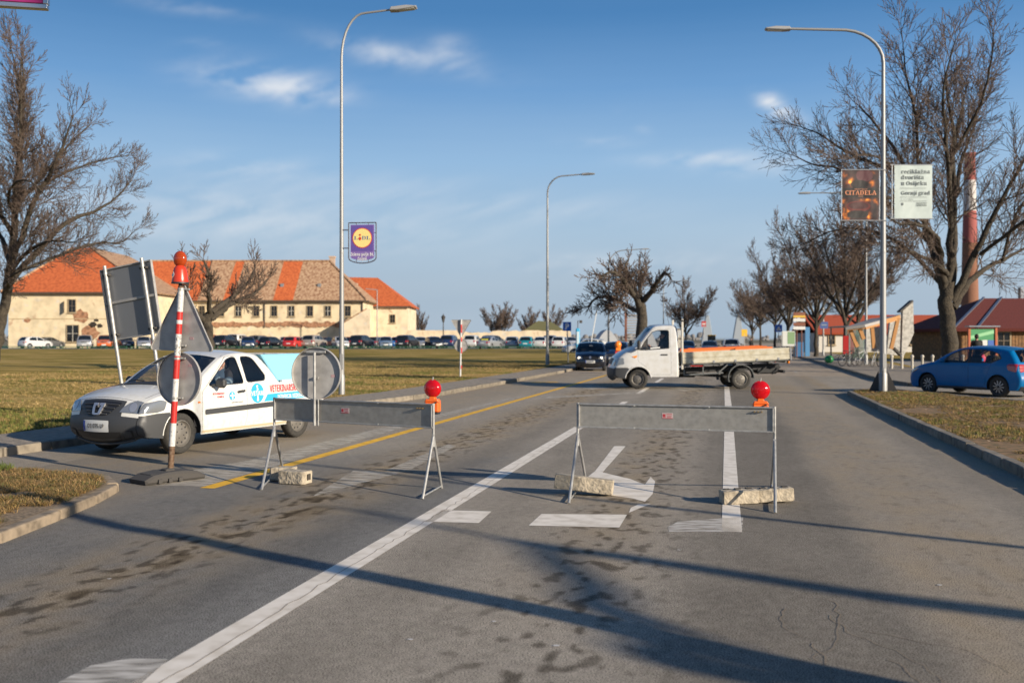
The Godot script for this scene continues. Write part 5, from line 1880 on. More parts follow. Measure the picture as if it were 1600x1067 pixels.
func far_traffic() -> void:
	var w2 := paint("far_white", srgb(0.46, 0.46, 0.45), 0.3)
	var bl := paint("far_navy", srgb(0.012, 0.02, 0.05), 0.25)
	var gy := paint("far_grey", srgb(0.10, 0.105, 0.115), 0.3, 0.3)
	var road_yaw := atan2(RD.y, RD.x)
	var away := road_yaw + PI
	var list := [["suv", "white off-roader driving away far down the road", w2, pp(1143, 540, 105.0), away, false],
		["hatch", "dark navy car in the row behind the white flatbed's headboard", bl, pp(1072, 545, 95.0), road_yaw, false],
		["hatch", "dark blue car standing behind the black hatchback", bl, Vector3(6.15, 0, -60.5), road_yaw, false],
		["hatch", "dark car with bright headlights coming down the far road", gy, pp(1109, 545, 100.0), road_yaw, true],
		["suv", "white off-roader parked on the grass beyond the blue totem", w2, Vector3(5.0, 0.35, -97.0), 0.15, false]]
	for q in list:
		var p: Vector3 = q[3]
		if p.y != 0.35:
			p.y = 0.004
		var o := build_plain(q[0], q[1], q[2], p, q[4], q[5])
		o.set_meta("group", "cars on the far road")
	var ye := mat("loader_yellow", srgb(0.70, 0.42, 0.02), 0.5)
	var t := thing("wheel_loader", "yellow wheel loader coming down the far road behind the cars", "loader", pp(1112, 541, 118.0) * Vector3(1, 0, 1) + Vector3(0, 0.004, 0), road_yaw)
	t.scale = Vector3.ONE * 0.72
	var m := MB.new()
	m.box(Vector3(3.4, 1.35, 0), Vector3(2.6, 0.9, 1.5), 0.12)
	m.box(Vector3(1.5, 1.0, 0), Vector3(1.4, 0.5, 0.9), 0.08)
	part("body", m, ye, t)
	m = MB.new()
	m.box(Vector3(2.5, 2.3, 0), Vector3(1.3, 1.2, 1.3), 0.06)
	part("cab", m, M["car_dark_glass"], t)
	m = MB.new()
	m.box(Vector3(2.5, 2.95, 0), Vector3(1.45, 0.14, 1.45), 0.04)
	part("cab_roof", m, ye, t)
	m = MB.new()
	m.prism(p2([-0.6, 0.3, 0.5, 0.2, 0.5, 0.5, 0.2, 1.0, -0.2, 1.1]), 2.3, Transform3D(), 0.03)
	for z in [-0.4, 0.4]:
		m.bar(Vector3(0.2, 0.8, z), Vector3(1.8, 1.5, z), 0.15, 0.25)
	part("bucket", m, ye, t)
	for x in [0.9, 3.9]:
		for z in [-0.9, 0.9]:
			m = MB.new()
			m.lathe([[0.0, -0.22], [0.5, -0.22], [0.62, -0.15], [0.62, 0.15], [0.5, 0.22], [0.0, 0.22]], 16, Transform3D(Basis(Vector3(1, 0, 0), PI / 2), Vector3(x + 0.6, 0.62, z)))
			part("wheel", m, M["tyre_rubber"], t)
	for z in [-0.5, 0.5]:
		m = MB.new()
		m.ball(Vector3(1.75, 1.9, z), Vector3(0.12, 0.14, 0.14), 8, 6)
		part("headlight", m, M["lamp_lit"], t)
func parked() -> void:
	var cols := {"white": srgb(0.46, 0.46, 0.45), "silver": srgb(0.30, 0.31, 0.32), "black": srgb(0.010, 0.010, 0.012), "grey": srgb(0.09, 0.095, 0.10), "red": srgb(0.42, 0.02, 0.015), "navy": srgb(0.012, 0.025, 0.075),
		"orange": srgb(0.45, 0.09, 0.02), "maroon": srgb(0.09, 0.012, 0.014), "teal": srgb(0.01, 0.16, 0.20), "blue": srgb(0.02, 0.12, 0.36), "paleblue": srgb(0.17, 0.23, 0.30), "beige": srgb(0.32, 0.28, 0.24)}
	var list := [
		["van", "white", 40, 136, 60, "white van half hidden behind the trunk of the left tree"],
		["hatch", "white", 42, 124, 148, "white hatchback parked tail towards the road, beside the van at the left tree"],
		["saloon", "grey", 66, 131, 160, "dark grey saloon with a bright reflection beside the white hatchback at the left"],
		["suv", "silver", 121, 122, 20, "silver off-roader parked below the lower window of the left wing"],
		["suv", "orange", 153, 124, 18, "orange off-roader beside the silver off-roader"],
		["hatch", "maroon", 176, 132, 170, "maroon hatchback partly behind the leaning board"],
		["hatch", "black", 186, 124, 30, "black hatchback seen between the posts of the leaning board"],
		["hatch", "silver", 214, 121, 22, "silver hatchback beside the right post of the leaning board"],
		["saloon", "maroon", 240, 131, 170, "dark red saloon half behind the triangular sign"],
		["hatch", "red", 322, 132, 175, "red hatchback just right of the triangular sign"],
		["suv", "black", 347, 123, 168, "black off-roader in front of the white van in the car park"],
		["van", "white", 368, 139, 172, "tall white van standing in the second row of the car park"],
		["hatch", "navy", 380, 122, 15, "navy hatchback parked nose towards us, right of the black off-roader"],
		["suv", "grey", 402, 132, 165, "grey off-roader in the second row behind the navy hatchback"],
		["hatch", "black", 417, 124, 162, "black hatchback beside the white one, left of the red car"],
		["hatch", "white", 440, 131, 15, "white hatchback parked just left of the red car"],
		["hatch", "red", 454, 122, 170, "red hatchback with its tail to the grass, above the blue box of the pickup"],
		["hatch", "white", 470, 132, 168, "white hatchback in the second row right of the red car"],
		["suv", "beige", 487, 124, 166, "beige off-roader above the round sign on the barricade"],
		["saloon", "black", 506, 131, 160, "black saloon in the second row right of the beige off-roader"],
		["hatch", "white", 527, 122, 20, "white hatchback parked just left of the tall lamp post"],
		["hatch", "orange", 544, 133, 170, "orange hatchback just right of the tall lamp post"],
		["suv", "black", 562, 123, 165, "black off-roader right of the tall lamp post"],
		["hatch", "grey", 585, 133, 165, "grey hatchback in the second row beside the pale blue car"],
		["hatch", "paleblue", 599, 122, 8, "pale blue hatchback parked nose towards us"],
		["hatch", "blue", 621, 133, 172, "blue hatchback in the second row right of the pale blue car"],
		["suv", "black", 635, 123, 164, "black off-roader below the right corner of the barracks"],
		["saloon", "silver", 655, 131, 20, "silver saloon in the second row beside the black hatchbacks"],
		["hatch", "black", 676, 122, 18, "black hatchback left of the striped give-way post"],
		["suv", "navy", 702, 124, 170, "navy off-roader right behind the striped give-way post"],
		["suv", "white", 738, 131, 170, "white off-roader right of the striped give-way post"],
		["saloon", "silver", 766, 119, 158, "silver saloon with a yellow sign in its rear window"],
		["suv", "grey", 772, 133, 150, "grey off-roader behind the silver saloon with the yellow sign"],
		["hatch", "silver", 801, 123, 175, "silver hatchback between the saloon and the teal car"],
		["hatch", "teal", 824, 121, 172, "teal hatchback parked in the car park"],
		["saloon", "white", 848, 123, 168, "white saloon left of the second lamp post"],
		["suv", "beige", 862, 132, 170, "beige off-roader behind the second lamp post"],
		["hatch", "white", 875, 123, 172, "white hatchback right of the second lamp post"],
		["saloon", "white", 893, 132, 20, "white saloon by the parking sign at the end of the car park"]]
	var protos := {}
	for q in list:
		var kind: String = q[0]
		var body := paint("parked_" + q[1], cols[q[1]], 0.3, 0.3 if q[1] in ["silver", "grey", "beige", "paleblue"] else 0.0)
		var z: float = q[3]
		var yaw := deg_to_rad(90.0 + q[4])
		var at := pp(q[2], 545, z)
		at.y = 0.49
		var len: float = 4.0
		at -= Vector3(cos(yaw), 0, -sin(yaw)) * len * 0.5 - Vector3(0, 0, -2.0)
		var o: Node3D
		if not protos.has(kind):
			o = build_plain(kind, q[5], body, at, yaw)
			protos[kind] = o
		else:
			o = copy_of(protos[kind], at, yaw, q[5])
			(o.get_node("body") as MeshInstance3D).material_override = body
		o.set_meta("category", "van" if kind == "van" else "car")
		if q[5].contains("yellow sign in"):
			var mm := MB.new()
			mm.box(Vector3(3.80, 1.13, 0), Vector3(0.02, 0.22, 0.9), 0.005, Basis(Vector3(0, 0, 1), 0.9))
			part("window_sign", mm, mat("sign_yellow", srgb(0.62, 0.55, 0.03), 0.6), o)
	var rail := mat("rail_green", srgb(0.02, 0.09, 0.05), 0.6)
	for k in 15:
		var x := -66.0 + k * 5.2
		if x > 12.0:
			break
		var t := thing("low_rail", "low dark green rail along the car park, number %d from the left end" % (k + 1), "rail", Vector3(x, 0.44, -117.6), 0.0, "low green rails of the car park")
		t.set_meta("label", "low dark green rail section at the edge of the grass before the parked cars")
		var m := MB.new()
		m.rod(Vector3(0, 0.34, 0), Vector3(5.0, 0.34, 0), 0.045, 6)
		m.rod(Vector3(0, 0.18, 0), Vector3(5.0, 0.18, 0), 0.03, 6)
		part("rail", m, rail, t)
		for e in [0.2, 2.5, 4.8]:
			m = MB.new()
			m.rod(Vector3(e, -0.05, 0), Vector3(e, 0.36, 0), 0.045, 6)
			part("post", m, rail, t)
class Tree_:
	var g := RandomNumberGenerator.new()
	var wood := MB.new()
	var twig := MB.new()
	var thin := 0.011
	var wander := 0.20
	var lift := 0.10
	var ratio := 0.62
	var gap := 0.36
	var reach_all := 1.0
	var levels := 5
	var count := 0
	var most := 9000
	func line(p: Vector3, d: Vector3, len: float, r0: float, r1: float, wood_: bool, lift_: float) -> Array:
		var n := clampi(int(len / 0.45), 3, 14)
		var pts := [p]
		var rad := [r0]
		var st := len / n
		for k in n:
			d += Vector3(g.randf_range(-1, 1), g.randf_range(-0.7, 0.8), g.randf_range(-1, 1)) * wander + Vector3.UP * lift_
			d = d.normalized()
			p += d * st
			pts.append(p)
			rad.append(lerpf(r0, r1, (k + 1.0) / n))
		var mb := wood if wood_ else twig
		mb.tube(pts, rad, 7 if r0 > 0.09 else (5 if r0 > 0.03 else 3), false, 0.5)
		return [pts, rad]
	var todo := []
	func spread(pts: Array, rad: Array, len: float, lvl: int, from := 0.25) -> void:
		todo.append([pts, rad, len, lvl, from])
	func finish() -> void:
		while todo.size() and count < most:
			var now := todo
			todo = []
			for k in range(now.size() - 1, 0, -1):
				var j := g.randi_range(0, k)
				var q = now[k]
				now[k] = now[j]
				now[j] = q
			for q in now:
				if count < most and q[3] < levels:
					sprout(q[0], q[1], q[2], q[3], q[4])
	func sprout(pts: Array, rad: Array, len: float, lvl: int, from: float) -> void:
		var run := 0.0
		var total := 0.0
		for k in pts.size() - 1:
			total += (pts[k] as Vector3).distance_to(pts[k + 1])
		var next := total * from * g.randf_range(0.8, 1.2)
		var spin := g.randf() * TAU
		for k in pts.size() - 1:
			var a: Vector3 = pts[k]
			var b: Vector3 = pts[k + 1]
			var l := a.distance_to(b)
			while next < run + l:
				var t := (next - run) / l
				var p := a.lerp(b, t)
				var d := (b - a).normalized()
				var r: float = lerpf(rad[k], rad[k + 1], t)
				spin += 2.4 + g.randf_range(-0.6, 0.6)
				var side := d.cross(Vector3(sin(spin), cos(spin * 1.7) * 0.6, cos(spin))).normalized()
				var open := g.randf_range(0.42, 0.9)
				var nd := (d * cos(open) + side * sin(open)).normalized()
				var rest := 1.0 - next / total
				child(p, nd, len * ratio * (0.5 + 0.7 * rest) * g.randf_range(0.7, 1.2), r * 0.72, lvl + 1)
				next += gap * (len * 0.22 + 0.12) * g.randf_range(0.6, 1.4)
			run += l
		var e: Vector3 = (pts[pts.size() - 1] - pts[pts.size() - 2]).normalized()
		for s in 2:
			var dd := (e + Vector3(g.randf_range(-1, 1), g.randf_range(-0.5, 0.8), g.randf_range(-1, 1)) * 0.5).normalized()
			child(pts[pts.size() - 1], dd, len * ratio * g.randf_range(0.6, 0.9), rad[rad.size() - 1] * 0.9, lvl + 1)
	func child(p: Vector3, d: Vector3, len: float, r: float, lvl: int) -> void:
		if len < 0.22:
			return
		count += 1
		r = maxf(minf(r, 0.015 * len + 0.005), thin)
		var q := line(p, d, len, r, maxf(r * 0.45, thin * 0.8), false, lift)
		spread(q[0], q[1], len, lvl)
	func limb(pts: Array, r0: float, r1: float, from := 0.3, reach := 1.0, lvl := 1) -> void:
		var dense := []
		for k in pts.size() - 1:
			var a: Vector3 = pts[maxi(k - 1, 0)]
			var b: Vector3 = pts[k]
			var c: Vector3 = pts[k + 1]
			var d: Vector3 = pts[mini(k + 2, pts.size() - 1)]
			for s in 4:
				dense.append(b.cubic_interpolate(c, a, d, s / 4.0))
		dense.append(pts[pts.size() - 1])
		var total := 0.0
		for k in dense.size() - 1:
			total += (dense[k] as Vector3).distance_to(dense[k + 1])
		var rad := []
		for k in dense.size():
			rad.append(lerpf(r0, r1, pow(float(k) / (dense.size() - 1), 0.85)))
			if k > 0 and k < dense.size() - 1:
				dense[k] += Vector3(g.randf_range(-1, 1), g.randf_range(-1, 1), g.randf_range(-1, 1)) * minf(rad[k] * 0.5, 0.06)
		wood.tube(dense, rad, 9 if r0 > 0.15 else 7, false, 0.5)
		spread(dense, rad, clampf(total * 0.42, 1.0, 3.6) * reach * reach_all, lvl, from)
func bark() -> StandardMaterial3D:
	var m := mat("bark", srgb(0.105, 0.085, 0.062), 0.95)
	if m.albedo_texture == null:
		m.albedo_texture = noise_tex(81, 0.035, [[0.0, g3(0.35)], [0.45, g3(0.7)], [1.0, Color(1, 0.97, 0.9)]], 256, 4)
		tri_uv(m, 1.2)
		m.uv1_scale = Vector3(1.6, 0.45, 1.6)
		m.normal_enabled = true
		m.normal_texture = noise_tex(82, 0.06, [], 256, 3, 8.0)
	return m
func plant(t: Tree_, called: String, label: String, group := "") -> Node3D:
	t.finish()
	var o := thing(called, label, "tree", Vector3.ZERO, 0.0, group)
	part("trunk", t.wood, bark(), o)
	part("crown", t.twig, mat("twigs", srgb(0.095, 0.066, 0.05), 0.95), o)
	return o
func generic_tree(seed_: int, h: float, r: float, limbs: int, most: int, broad := 0.55, thin := 0.02) -> Tree_:
	var t := Tree_.new()
	t.g.seed = seed_
	t.most = most
	t.thin = thin
	var fork := h * t.g.randf_range(0.20, 0.28)
	t.limb([Vector3(0, -0.2, 0), Vector3(0.02, 0.4, 0.0), Vector3(t.g.randf_range(-0.1, 0.1), fork, t.g.randf_range(-0.1, 0.1)), Vector3(t.g.randf_range(-0.4, 0.4), h * 0.55, t.g.randf_range(-0.4, 0.4)), Vector3(t.g.randf_range(-0.6, 0.6), h * 0.88, t.g.randf_range(-0.6, 0.6))], r, r * 0.12, 0.38)
	for k in limbs:
		var a := TAU * k / limbs + t.g.randf_range(-0.4, 0.4)
		var y := fork * t.g.randf_range(0.9, 1.7)
		var out := h * broad * t.g.randf_range(0.55, 0.85)
		var up := h * t.g.randf_range(0.55, 0.9)
		var d := Vector3(cos(a), 0, sin(a))
		t.limb([Vector3(0, y, 0), d * out * 0.30 + Vector3.UP * lerpf(y, up, 0.30), d * out * 0.68 + Vector3.UP * lerpf(y, up, 0.68), d * out + Vector3.UP * up], r * 0.5, r * 0.10, 0.3)
	return t
func trees() -> void:
	var z := 47.0
	var t := Tree_.new()
	t.g.seed = 7
	t.most = 15000
	t.thin = 0.012
	t.lift = 0.05
	t.gap = 0.5
	t.ratio = 0.70
	t.reach_all = 0.9
	var P := func(px: float, py: float, dz := 0.0) -> Vector3: return pp(px, py, z) + Vector3(0, 0, dz)
	t.limb([P.call(1489, 590), P.call(1486, 560), P.call(1482, 510), P.call(1479, 470), P.call(1482, 440)], 0.40, 0.32, 2.0)
	t.limb([P.call(1480, 470), P.call(1470, 430, 0.2), P.call(1455, 390, 0.8), P.call(1425, 350, 1.4), P.call(1385, 325, 2.0), P.call(1345, 322, 2.6), P.call(1312, 345, 3.4)], 0.20, 0.04, 0.35)
	t.limb([P.call(1478, 460), P.call(1464, 400, -0.3), P.call(1456, 330, -0.9), P.call(1440, 270, -1.2), P.call(1405, 200, -1.8), P.call(1370, 150, -2.2)], 0.21, 0.04, 0.3)
	t.limb([P.call(1482, 450), P.call(1480, 380, 0.4), P.call(1476, 300, 0.6), P.call(1478, 220, 0.8), P.call(1470, 165, 0.9), P.call(1462, 120, 1.0)], 0.20, 0.03, 0.3)
	t.limb([P.call(1485, 450), P.call(1500, 380, -0.6), P.call(1508, 300, -1.2), P.call(1512, 220, -1.4), P.call(1530, 160, -1.8), P.call(1545, 115, -2.2)], 0.20, 0.03, 0.3)
	t.limb([P.call(1488, 470), P.call(1515, 400, 0.6), P.call(1540, 330, 1.2), P.call(1570, 260, 1.8), P.call(1610, 190, 2.6)], 0.20, 0.03, 0.3)
	t.limb([P.call(1490, 480), P.call(1520, 440, -0.4), P.call(1560, 415, -1.0), P.call(1610, 395, -1.8), P.call(1680, 360, -2.8)], 0.20, 0.04, 0.3)
	t.limb([P.call(1482, 430), P.call(1450, 420, 1.4), P.call(1410, 410, 2.6), P.call(1368, 400, 3.6), P.call(1332, 398, 4.4)], 0.13, 0.03, 0.3)
	t.limb([P.call(1440, 265, -1.2), P.call(1400, 245, -2.2), P.call(1350, 215, -3.0), P.call(1318, 185, -3.6), P.call(1290, 170, -4.0)], 0.11, 0.025, 0.25)
	t.limb([P.call(1456, 330, -0.9), P.call(1420, 300, 0.6), P.call(1370, 265, 1.6), P.call(1325, 255, 2.2), P.call(1295, 266, 2.8)], 0.10, 0.025, 0.25)
	t.limb([P.call(1512, 300, -1.2), P.call(1540, 240, -2.6), P.call(1575, 180, -3.6), P.call(1600, 120, -4.4)], 0.13, 0.03, 0.25)
	t.limb([P.call(1476, 300, 0.6), P.call(1450, 230, 2.0), P.call(1432, 160, 3.0), P.call(1440, 100, 3.6)], 0.11, 0.025, 0.25)
	t.limb([P.call(1570, 260, 1.8), P.call(1620, 270, 2.4), P.call(1680, 260, 3.0)], 0.10, 0.03, 0.2)
	t.limb([P.call(1590, 405, -1.4), P.call(1600, 330, -0.6), P.call(1640, 260, 0.4)], 0.09, 0.03, 0.2)
	t.limb([P.call(1478, 450), P.call(1440, 385, -1.6), P.call(1395, 350, -2.8), P.call(1350, 345, -3.8), P.call(1305, 365, -4.8)], 0.12, 0.025, 0.3)
	t.limb([P.call(1470, 400, 0.2), P.call(1425, 375, 2.6), P.call(1375, 365, 4.0), P.call(1340, 368, 5.0), P.call(1298, 350, 5.8)], 0.11, 0.025, 0.3)
	t.limb([P.call(1462, 380, -0.4), P.call(1415, 290, -3.4), P.call(1365, 240, -4.6), P.call(1322, 224, -5.4), P.call(1296, 208, -5.8)], 0.11, 0.025, 0.3)
	t.limb([P.call(1448, 300, -1.0), P.call(1410, 200, 1.6), P.call(1385, 140, 2.4), P.call(1375, 95, 2.8)], 0.09, 0.022, 0.25)
	t.limb([P.call(1478, 250, 0.7), P.call(1498, 180, 2.2), P.call(1502, 120, 3.0), P.call(1498, 85, 3.4)], 0.09, 0.022, 0.25)
	t.limb([P.call(1520, 400, 0.8), P.call(1560, 350, 3.0), P.call(1600, 320, 4.4), P.call(1660, 310, 5.6)], 0.10, 0.025, 0.25)
	plant(t, "lime_tree", "tall bare tree spreading its limbs behind the blue hatchback")
	z = 43.0
	t = Tree_.new()
	t.g.seed = 21
	t.most = 12000
	t.gap = 0.46
	t.ratio = 0.68
	t.reach_all = 0.63
	t.thin = 0.012
	t.lift = 0.07
	t.limb([P.call(-26, 640), P.call(-20, 590), P.call(-5, 530), P.call(6, 480), P.call(14, 440), P.call(20, 380), P.call(28, 300), P.call(33, 220), P.call(36, 140), P.call(34, 90)], 0.36, 0.03, 0.42)
	t.limb([P.call(8, 460), P.call(20, 425, 0.5), P.call(48, 375, 1.0), P.call(80, 315, 1.5), P.call(112, 275, 2.0), P.call(135, 235, 2.3), P.call(152, 200, 2.6)], 0.20, 0.025, 0.25)
	t.limb([P.call(10, 450), P.call(40, 400, -0.6), P.call(85, 345, -1.2), P.call(122, 322, -1.8), P.call(150, 300, -2.2), P.call(172, 268, -2.6)], 0.17, 0.025, 0.25)
	t.limb([P.call(6, 470), P.call(40, 420, 1.2), P.call(85, 395, 2.2), P.call(118, 388, 3.0), P.call(145, 388, 3.6), P.call(170, 392, 4.0)], 0.13, 0.022, 0.25)
	t.limb([P.call(22, 360), P.call(40, 290, 1.0), P.call(60, 240, 1.8), P.call(72, 175, 2.4), P.call(78, 120, 2.8)], 0.14, 0.022, 0.25)
	t.limb([P.call(26, 320), P.call(50, 270, -1.0), P.call(80, 215, -1.8), P.call(105, 175, -2.6)], 0.10, 0.022, 0.2)
	t.limb([P.call(20, 370), P.call(-5, 300, 0.8), P.call(-22, 220, 1.4), P.call(-30, 140, 1.8)], 0.13, 0.022, 0.25)
	t.limb([P.call(16, 410), P.call(-20, 360, -1.0), P.call(-60, 310, -1.8), P.call(-110, 260, -2.2)], 0.14, 0.022, 0.25)
	t.limb([P.call(30, 270), P.call(12, 200, -0.8), P.call(8, 140, -1.4), P.call(2, 95, -1.8)], 0.10, 0.02, 0.25)
	t.limb([P.call(14, 430), P.call(60, 395, -2.0), P.call(110, 370, -3.0), P.call(135, 368, -3.8), P.call(158, 345, -4.2)], 0.10, 0.02, 0.25)
	t.limb([P.call(4, 490), P.call(-40, 450, 1.6), P.call(-90, 420, 2.6)], 0.13, 0.022, 0.25)
	t.limb([P.call(28, 300), P.call(60, 290, 2.2), P.call(90, 262, 3.2), P.call(120, 255, 3.8)], 0.08, 0.02, 0.2)
	t.limb([P.call(24, 340), P.call(55, 320, 2.6), P.call(90, 305, 4.0), P.call(125, 310, 4.8), P.call(155, 335, 5.2)], 0.09, 0.02, 0.25)
	t.limb([P.call(31, 250), P.call(55, 195, 1.4), P.call(62, 140, 2.2), P.call(58, 90, 2.6)], 0.08, 0.02, 0.25)
	t.limb([P.call(27, 310), P.call(70, 250, -2.8), P.call(110, 225, -4.0), P.call(140, 215, -4.6)], 0.08, 0.02, 0.25)
	t.limb([P.call(12, 450), P.call(50, 440, 2.2), P.call(85, 430, 3.2), P.call(120, 425, 3.8)], 0.08, 0.02, 0.25)
	plant(t, "maple_tree", "bare tree with an upright stem at the left edge in front of the barracks")
	z = 108.0
	t = Tree_.new()
	t.g.seed = 33
	t.most = 4500
	t.thin = 0.017
	t.wander = 0.22
	t.gap = 0.36
	t.limb([P.call(325, 543), P.call(325, 520), P.call(322, 503), P.call(330, 488)], 0.28, 0.21, 2.0)
	t.limb([P.call(323, 505), P.call(312, 490, 0.6), P.call(305, 470, 1.2), P.call(312, 445, 1.8), P.call(308, 420, 2.0)], 0.17, 0.04, 0.3)
	t.limb([P.call(327, 498), P.call(345, 480, -0.6), P.call(362, 468, -1.2), P.call(385, 455, -1.6), P.call(402, 432, -2.0)], 0.16, 0.04, 0.3)
	t.limb([P.call(328, 490), P.call(335, 465, 1.0), P.call(345, 440, 1.6), P.call(340, 412, 2.2)], 0.14, 0.04, 0.3)
	t.limb([P.call(330, 488), P.call(355, 455, -1.6), P.call(368, 430, -2.6), P.call(372, 412, -3.0)], 0.16, 0.04, 0.3)
	plant(t, "orchard_tree", "small crooked bare tree standing before the long barracks")
	z = 125.0
	t = Tree_.new()
	t.g.seed = 35
	t.most = 7000
	t.thin = 0.017
	t.wander = 0.22
	t.gap = 0.32
	t.lift = 0.05
	t.limb([P.call(1002, 560), P.call(1002, 520), P.call(1004, 490), P.call(998, 465)], 0.30, 0.22, 2.0)
	t.limb([P.call(1000, 480), P.call(985, 460, 1.0), P.call(965, 440, 2.0), P.call(948, 430, 2.6), P.call(930, 440, 3.0)], 0.17, 0.04, 0.25)
	t.limb([P.call(998, 468), P.call(990, 440, -1.0), P.call(984, 415, -1.6), P.call(990, 400, -2.0)], 0.16, 0.04, 0.25)
	t.limb([P.call(1002, 470), P.call(1018, 450, 1.0), P.call(1030, 430, 1.6), P.call(1038, 440, 2.0)], 0.16, 0.04, 0.25)
	t.limb([P.call(1004, 490), P.call(970, 465, -2.6), P.call(945, 460, -3.4), P.call(928, 475, -4.0)], 0.13, 0.04, 0.25)
	t.limb([P.call(1000, 465), P.call(1010, 435, -2.0), P.call(1016, 410, -2.6)], 0.13, 0.04, 0.25)
	plant(t, "old_tree", "gnarled bare tree behind the cab of the white flatbed")
	var g1 := generic_tree(52, 8.6, 0.22, 7, 5000, 0.55, 0.022)
	var o := plant(g1, "small_tree", "rounded bare tree just left of the far road")
	o.position = pp(1072, 0, 135) * Vector3(1, 0, 1)
	var a := generic_tree(61, 11.5, 0.27, 8, 5000, 0.5, 0.02)
	var b := generic_tree(62, 12.5, 0.30, 8, 5000, 0.48, 0.02)
	var ta := plant(a, "avenue_tree", "bare avenue tree left of the direction signs, farthest of the row", "bare trees along the right of the far road")
	var tb := plant(b, "avenue_tree", "bare avenue tree behind the bus shelter", "bare trees along the right of the far road")
	ta.position = pp(1188, 0, 150) * Vector3(1, 0, 1)
	tb.position = pp(1322, 0, 78) * Vector3(1, 0, 1)
	var spots := [[1276, 88, 2.2, 0.94, tb, "bare avenue tree between the direction signs and the first thin lamp post"], [1212, 128, 4.1, 0.92, ta, "bare avenue tree behind the blue pedestrian sign"], [1232, 112, 1.2, 0.95, tb, "bare avenue tree behind the direction signs"],
		[1340, 95, 5.0, 0.92, ta, "bare avenue tree behind the wooden shelter's roof"], [1176, 175, 0.6, 0.9, tb, "bare avenue tree at the end of the row above the yellow sign"]]
	for s in spots:
		var c := copy_of(s[4], pp(s[0], 0, s[1]) * Vector3(1, 0, 1), s[2], s[5])
		c.scale = Vector3.ONE * s[3]
	var d := generic_tree(71, 9.0, 0.2, 6, 1400, 0.4, 0.04)
	var td := plant(d, "far_tree", "bare tree just right of the barracks' corner", "small bare trees beyond the low wall")
	td.position = pp(655, 0, 190) * Vector3(1, 0, 1)
	td.scale = Vector3(0.6, 0.85, 0.6)
	for s in [[770, 195, 1.0, 0.86, "broad bare tree over the low wall, right of the give-way sign"], [788, 205, 2.4, 0.95, "bare tree in the middle over the low wall"], [826, 190, 3.0, 0.80, "bare tree left of the bastion's roof"], [866, 200, 4.4, 0.88, "bare tree right behind the second lamp post"], [641, 185, 5.2, 0.7, "thin bare tree touching the barracks' right corner"]]:
		var c := copy_of(td, pp(s[0], 0, s[1]) * Vector3(1, 0, 1), s[2], s[4])
		c.scale = Vector3(1.0, 1.0, 1.0) * s[3]
	t = Tree_.new()
	t.g.seed = 91
	t.most = 8
	t.levels = 3
	t.thin = 0.02
	var b0 := Vector3(16.2, -0.1, 4.2)
	t.limb([b0, b0 + Vector3(0.02, 1.0, 0), b0 + Vector3(0.05, 3.0, 0.05)], 0.27, 0.21, 2.0)
	t.limb([b0 + Vector3(0.05, 2.9, 0.05), b0 + Vector3(0.1, 4.6, 0.1), b0 + Vector3(0.05, 5.6, 0.2), b0 + Vector3(0.0, 6.3, 0.2)], 0.19, 0.10, 2.0)
	t.limb([b0 + Vector3(0.0, 6.2, 0.2), b0 + Vector3(-1.1, 5.7, 0.35), b0 + Vector3(-2.4, 5.1, 0.4), b0 + Vector3(-3.4, 4.6, 0.0), b0 + Vector3(-4.1, 4.1, -0.9)], 0.075, 0.10, 2.0)
	plant(t, "roadside_tree", "bare tree standing to the right of the verge beside the viewer")
	t = Tree_.new()
	t.g.seed = 92
	t.most = 300
	t.levels = 3
	t.thin = 0.02
	b0 = Vector3(6.15, -0.1, -1.35)
	t.limb([b0, b0 + Vector3(-0.03, 1.5, 0.02), b0 + Vector3(0.02, 3.2, -0.03), b0 + Vector3(0.08, 4.4, 0.05), b0 + Vector3(0.05, 6.0, 0.1), b0 + Vector3(0.2, 9.0, 0.3)], 0.155, 0.05, 0.62)
	plant(t, "young_tree", "slender bare tree by the kerb beside the viewer")
	t = Tree_.new()
	t.g.seed = 93
	t.most = 200
	t.levels = 3
	t.thin = 0.02
	b0 = Vector3(13.0, -0.1, -0.9)
	t.limb([b0, b0 + Vector3(-0.05, 1.5, 0.03), b0 + Vector3(0.03, 3.2, -0.05), b0 + Vector3(-0.04, 4.6, 0.06), b0 + Vector3(0.06, 6.2, -0.04), b0 + Vector3(0.05, 8.2, 0.1), b0 + Vector3(0.2, 9.5, 0.3)], 0.085, 0.03, 0.8)
	plant(t, "young_tree", "thin young tree at the far edge of the verge beside the viewer")
func plaster(name_: String, c: Color, sd: int) -> StandardMaterial3D:
	var m := mat(name_, Color(1, 1, 1), 0.95)
	if m.albedo_texture == null:
		var b := Color(c.r * 0.94, c.g * 0.80, c.b * 0.70)
		m.albedo_texture = noise_tex(sd, 0.010, [[0.0, srgb(0.42, 0.25, 0.16)], [0.12, srgb(0.48, 0.34, 0.22)], [0.26, c], [0.70, Color(c.r * 1.02, c.g * 1.02, c.b * 1.02)], [0.86, srgb(0.62, 0.54, 0.42)], [1.0, srgb(0.64, 0.59, 0.50)]], 1024, 5)
		tri_uv(m, 0.055)
		m.detail_enabled = true
		m.detail_blend_mode = BaseMaterial3D.BLEND_MODE_MUL
		m.detail_albedo = noise_tex(sd + 1, 0.02, [[0.0, g3(0.85)], [0.5, g3(0.96)], [1.0, g3(1)]], 512, 5)
	return m
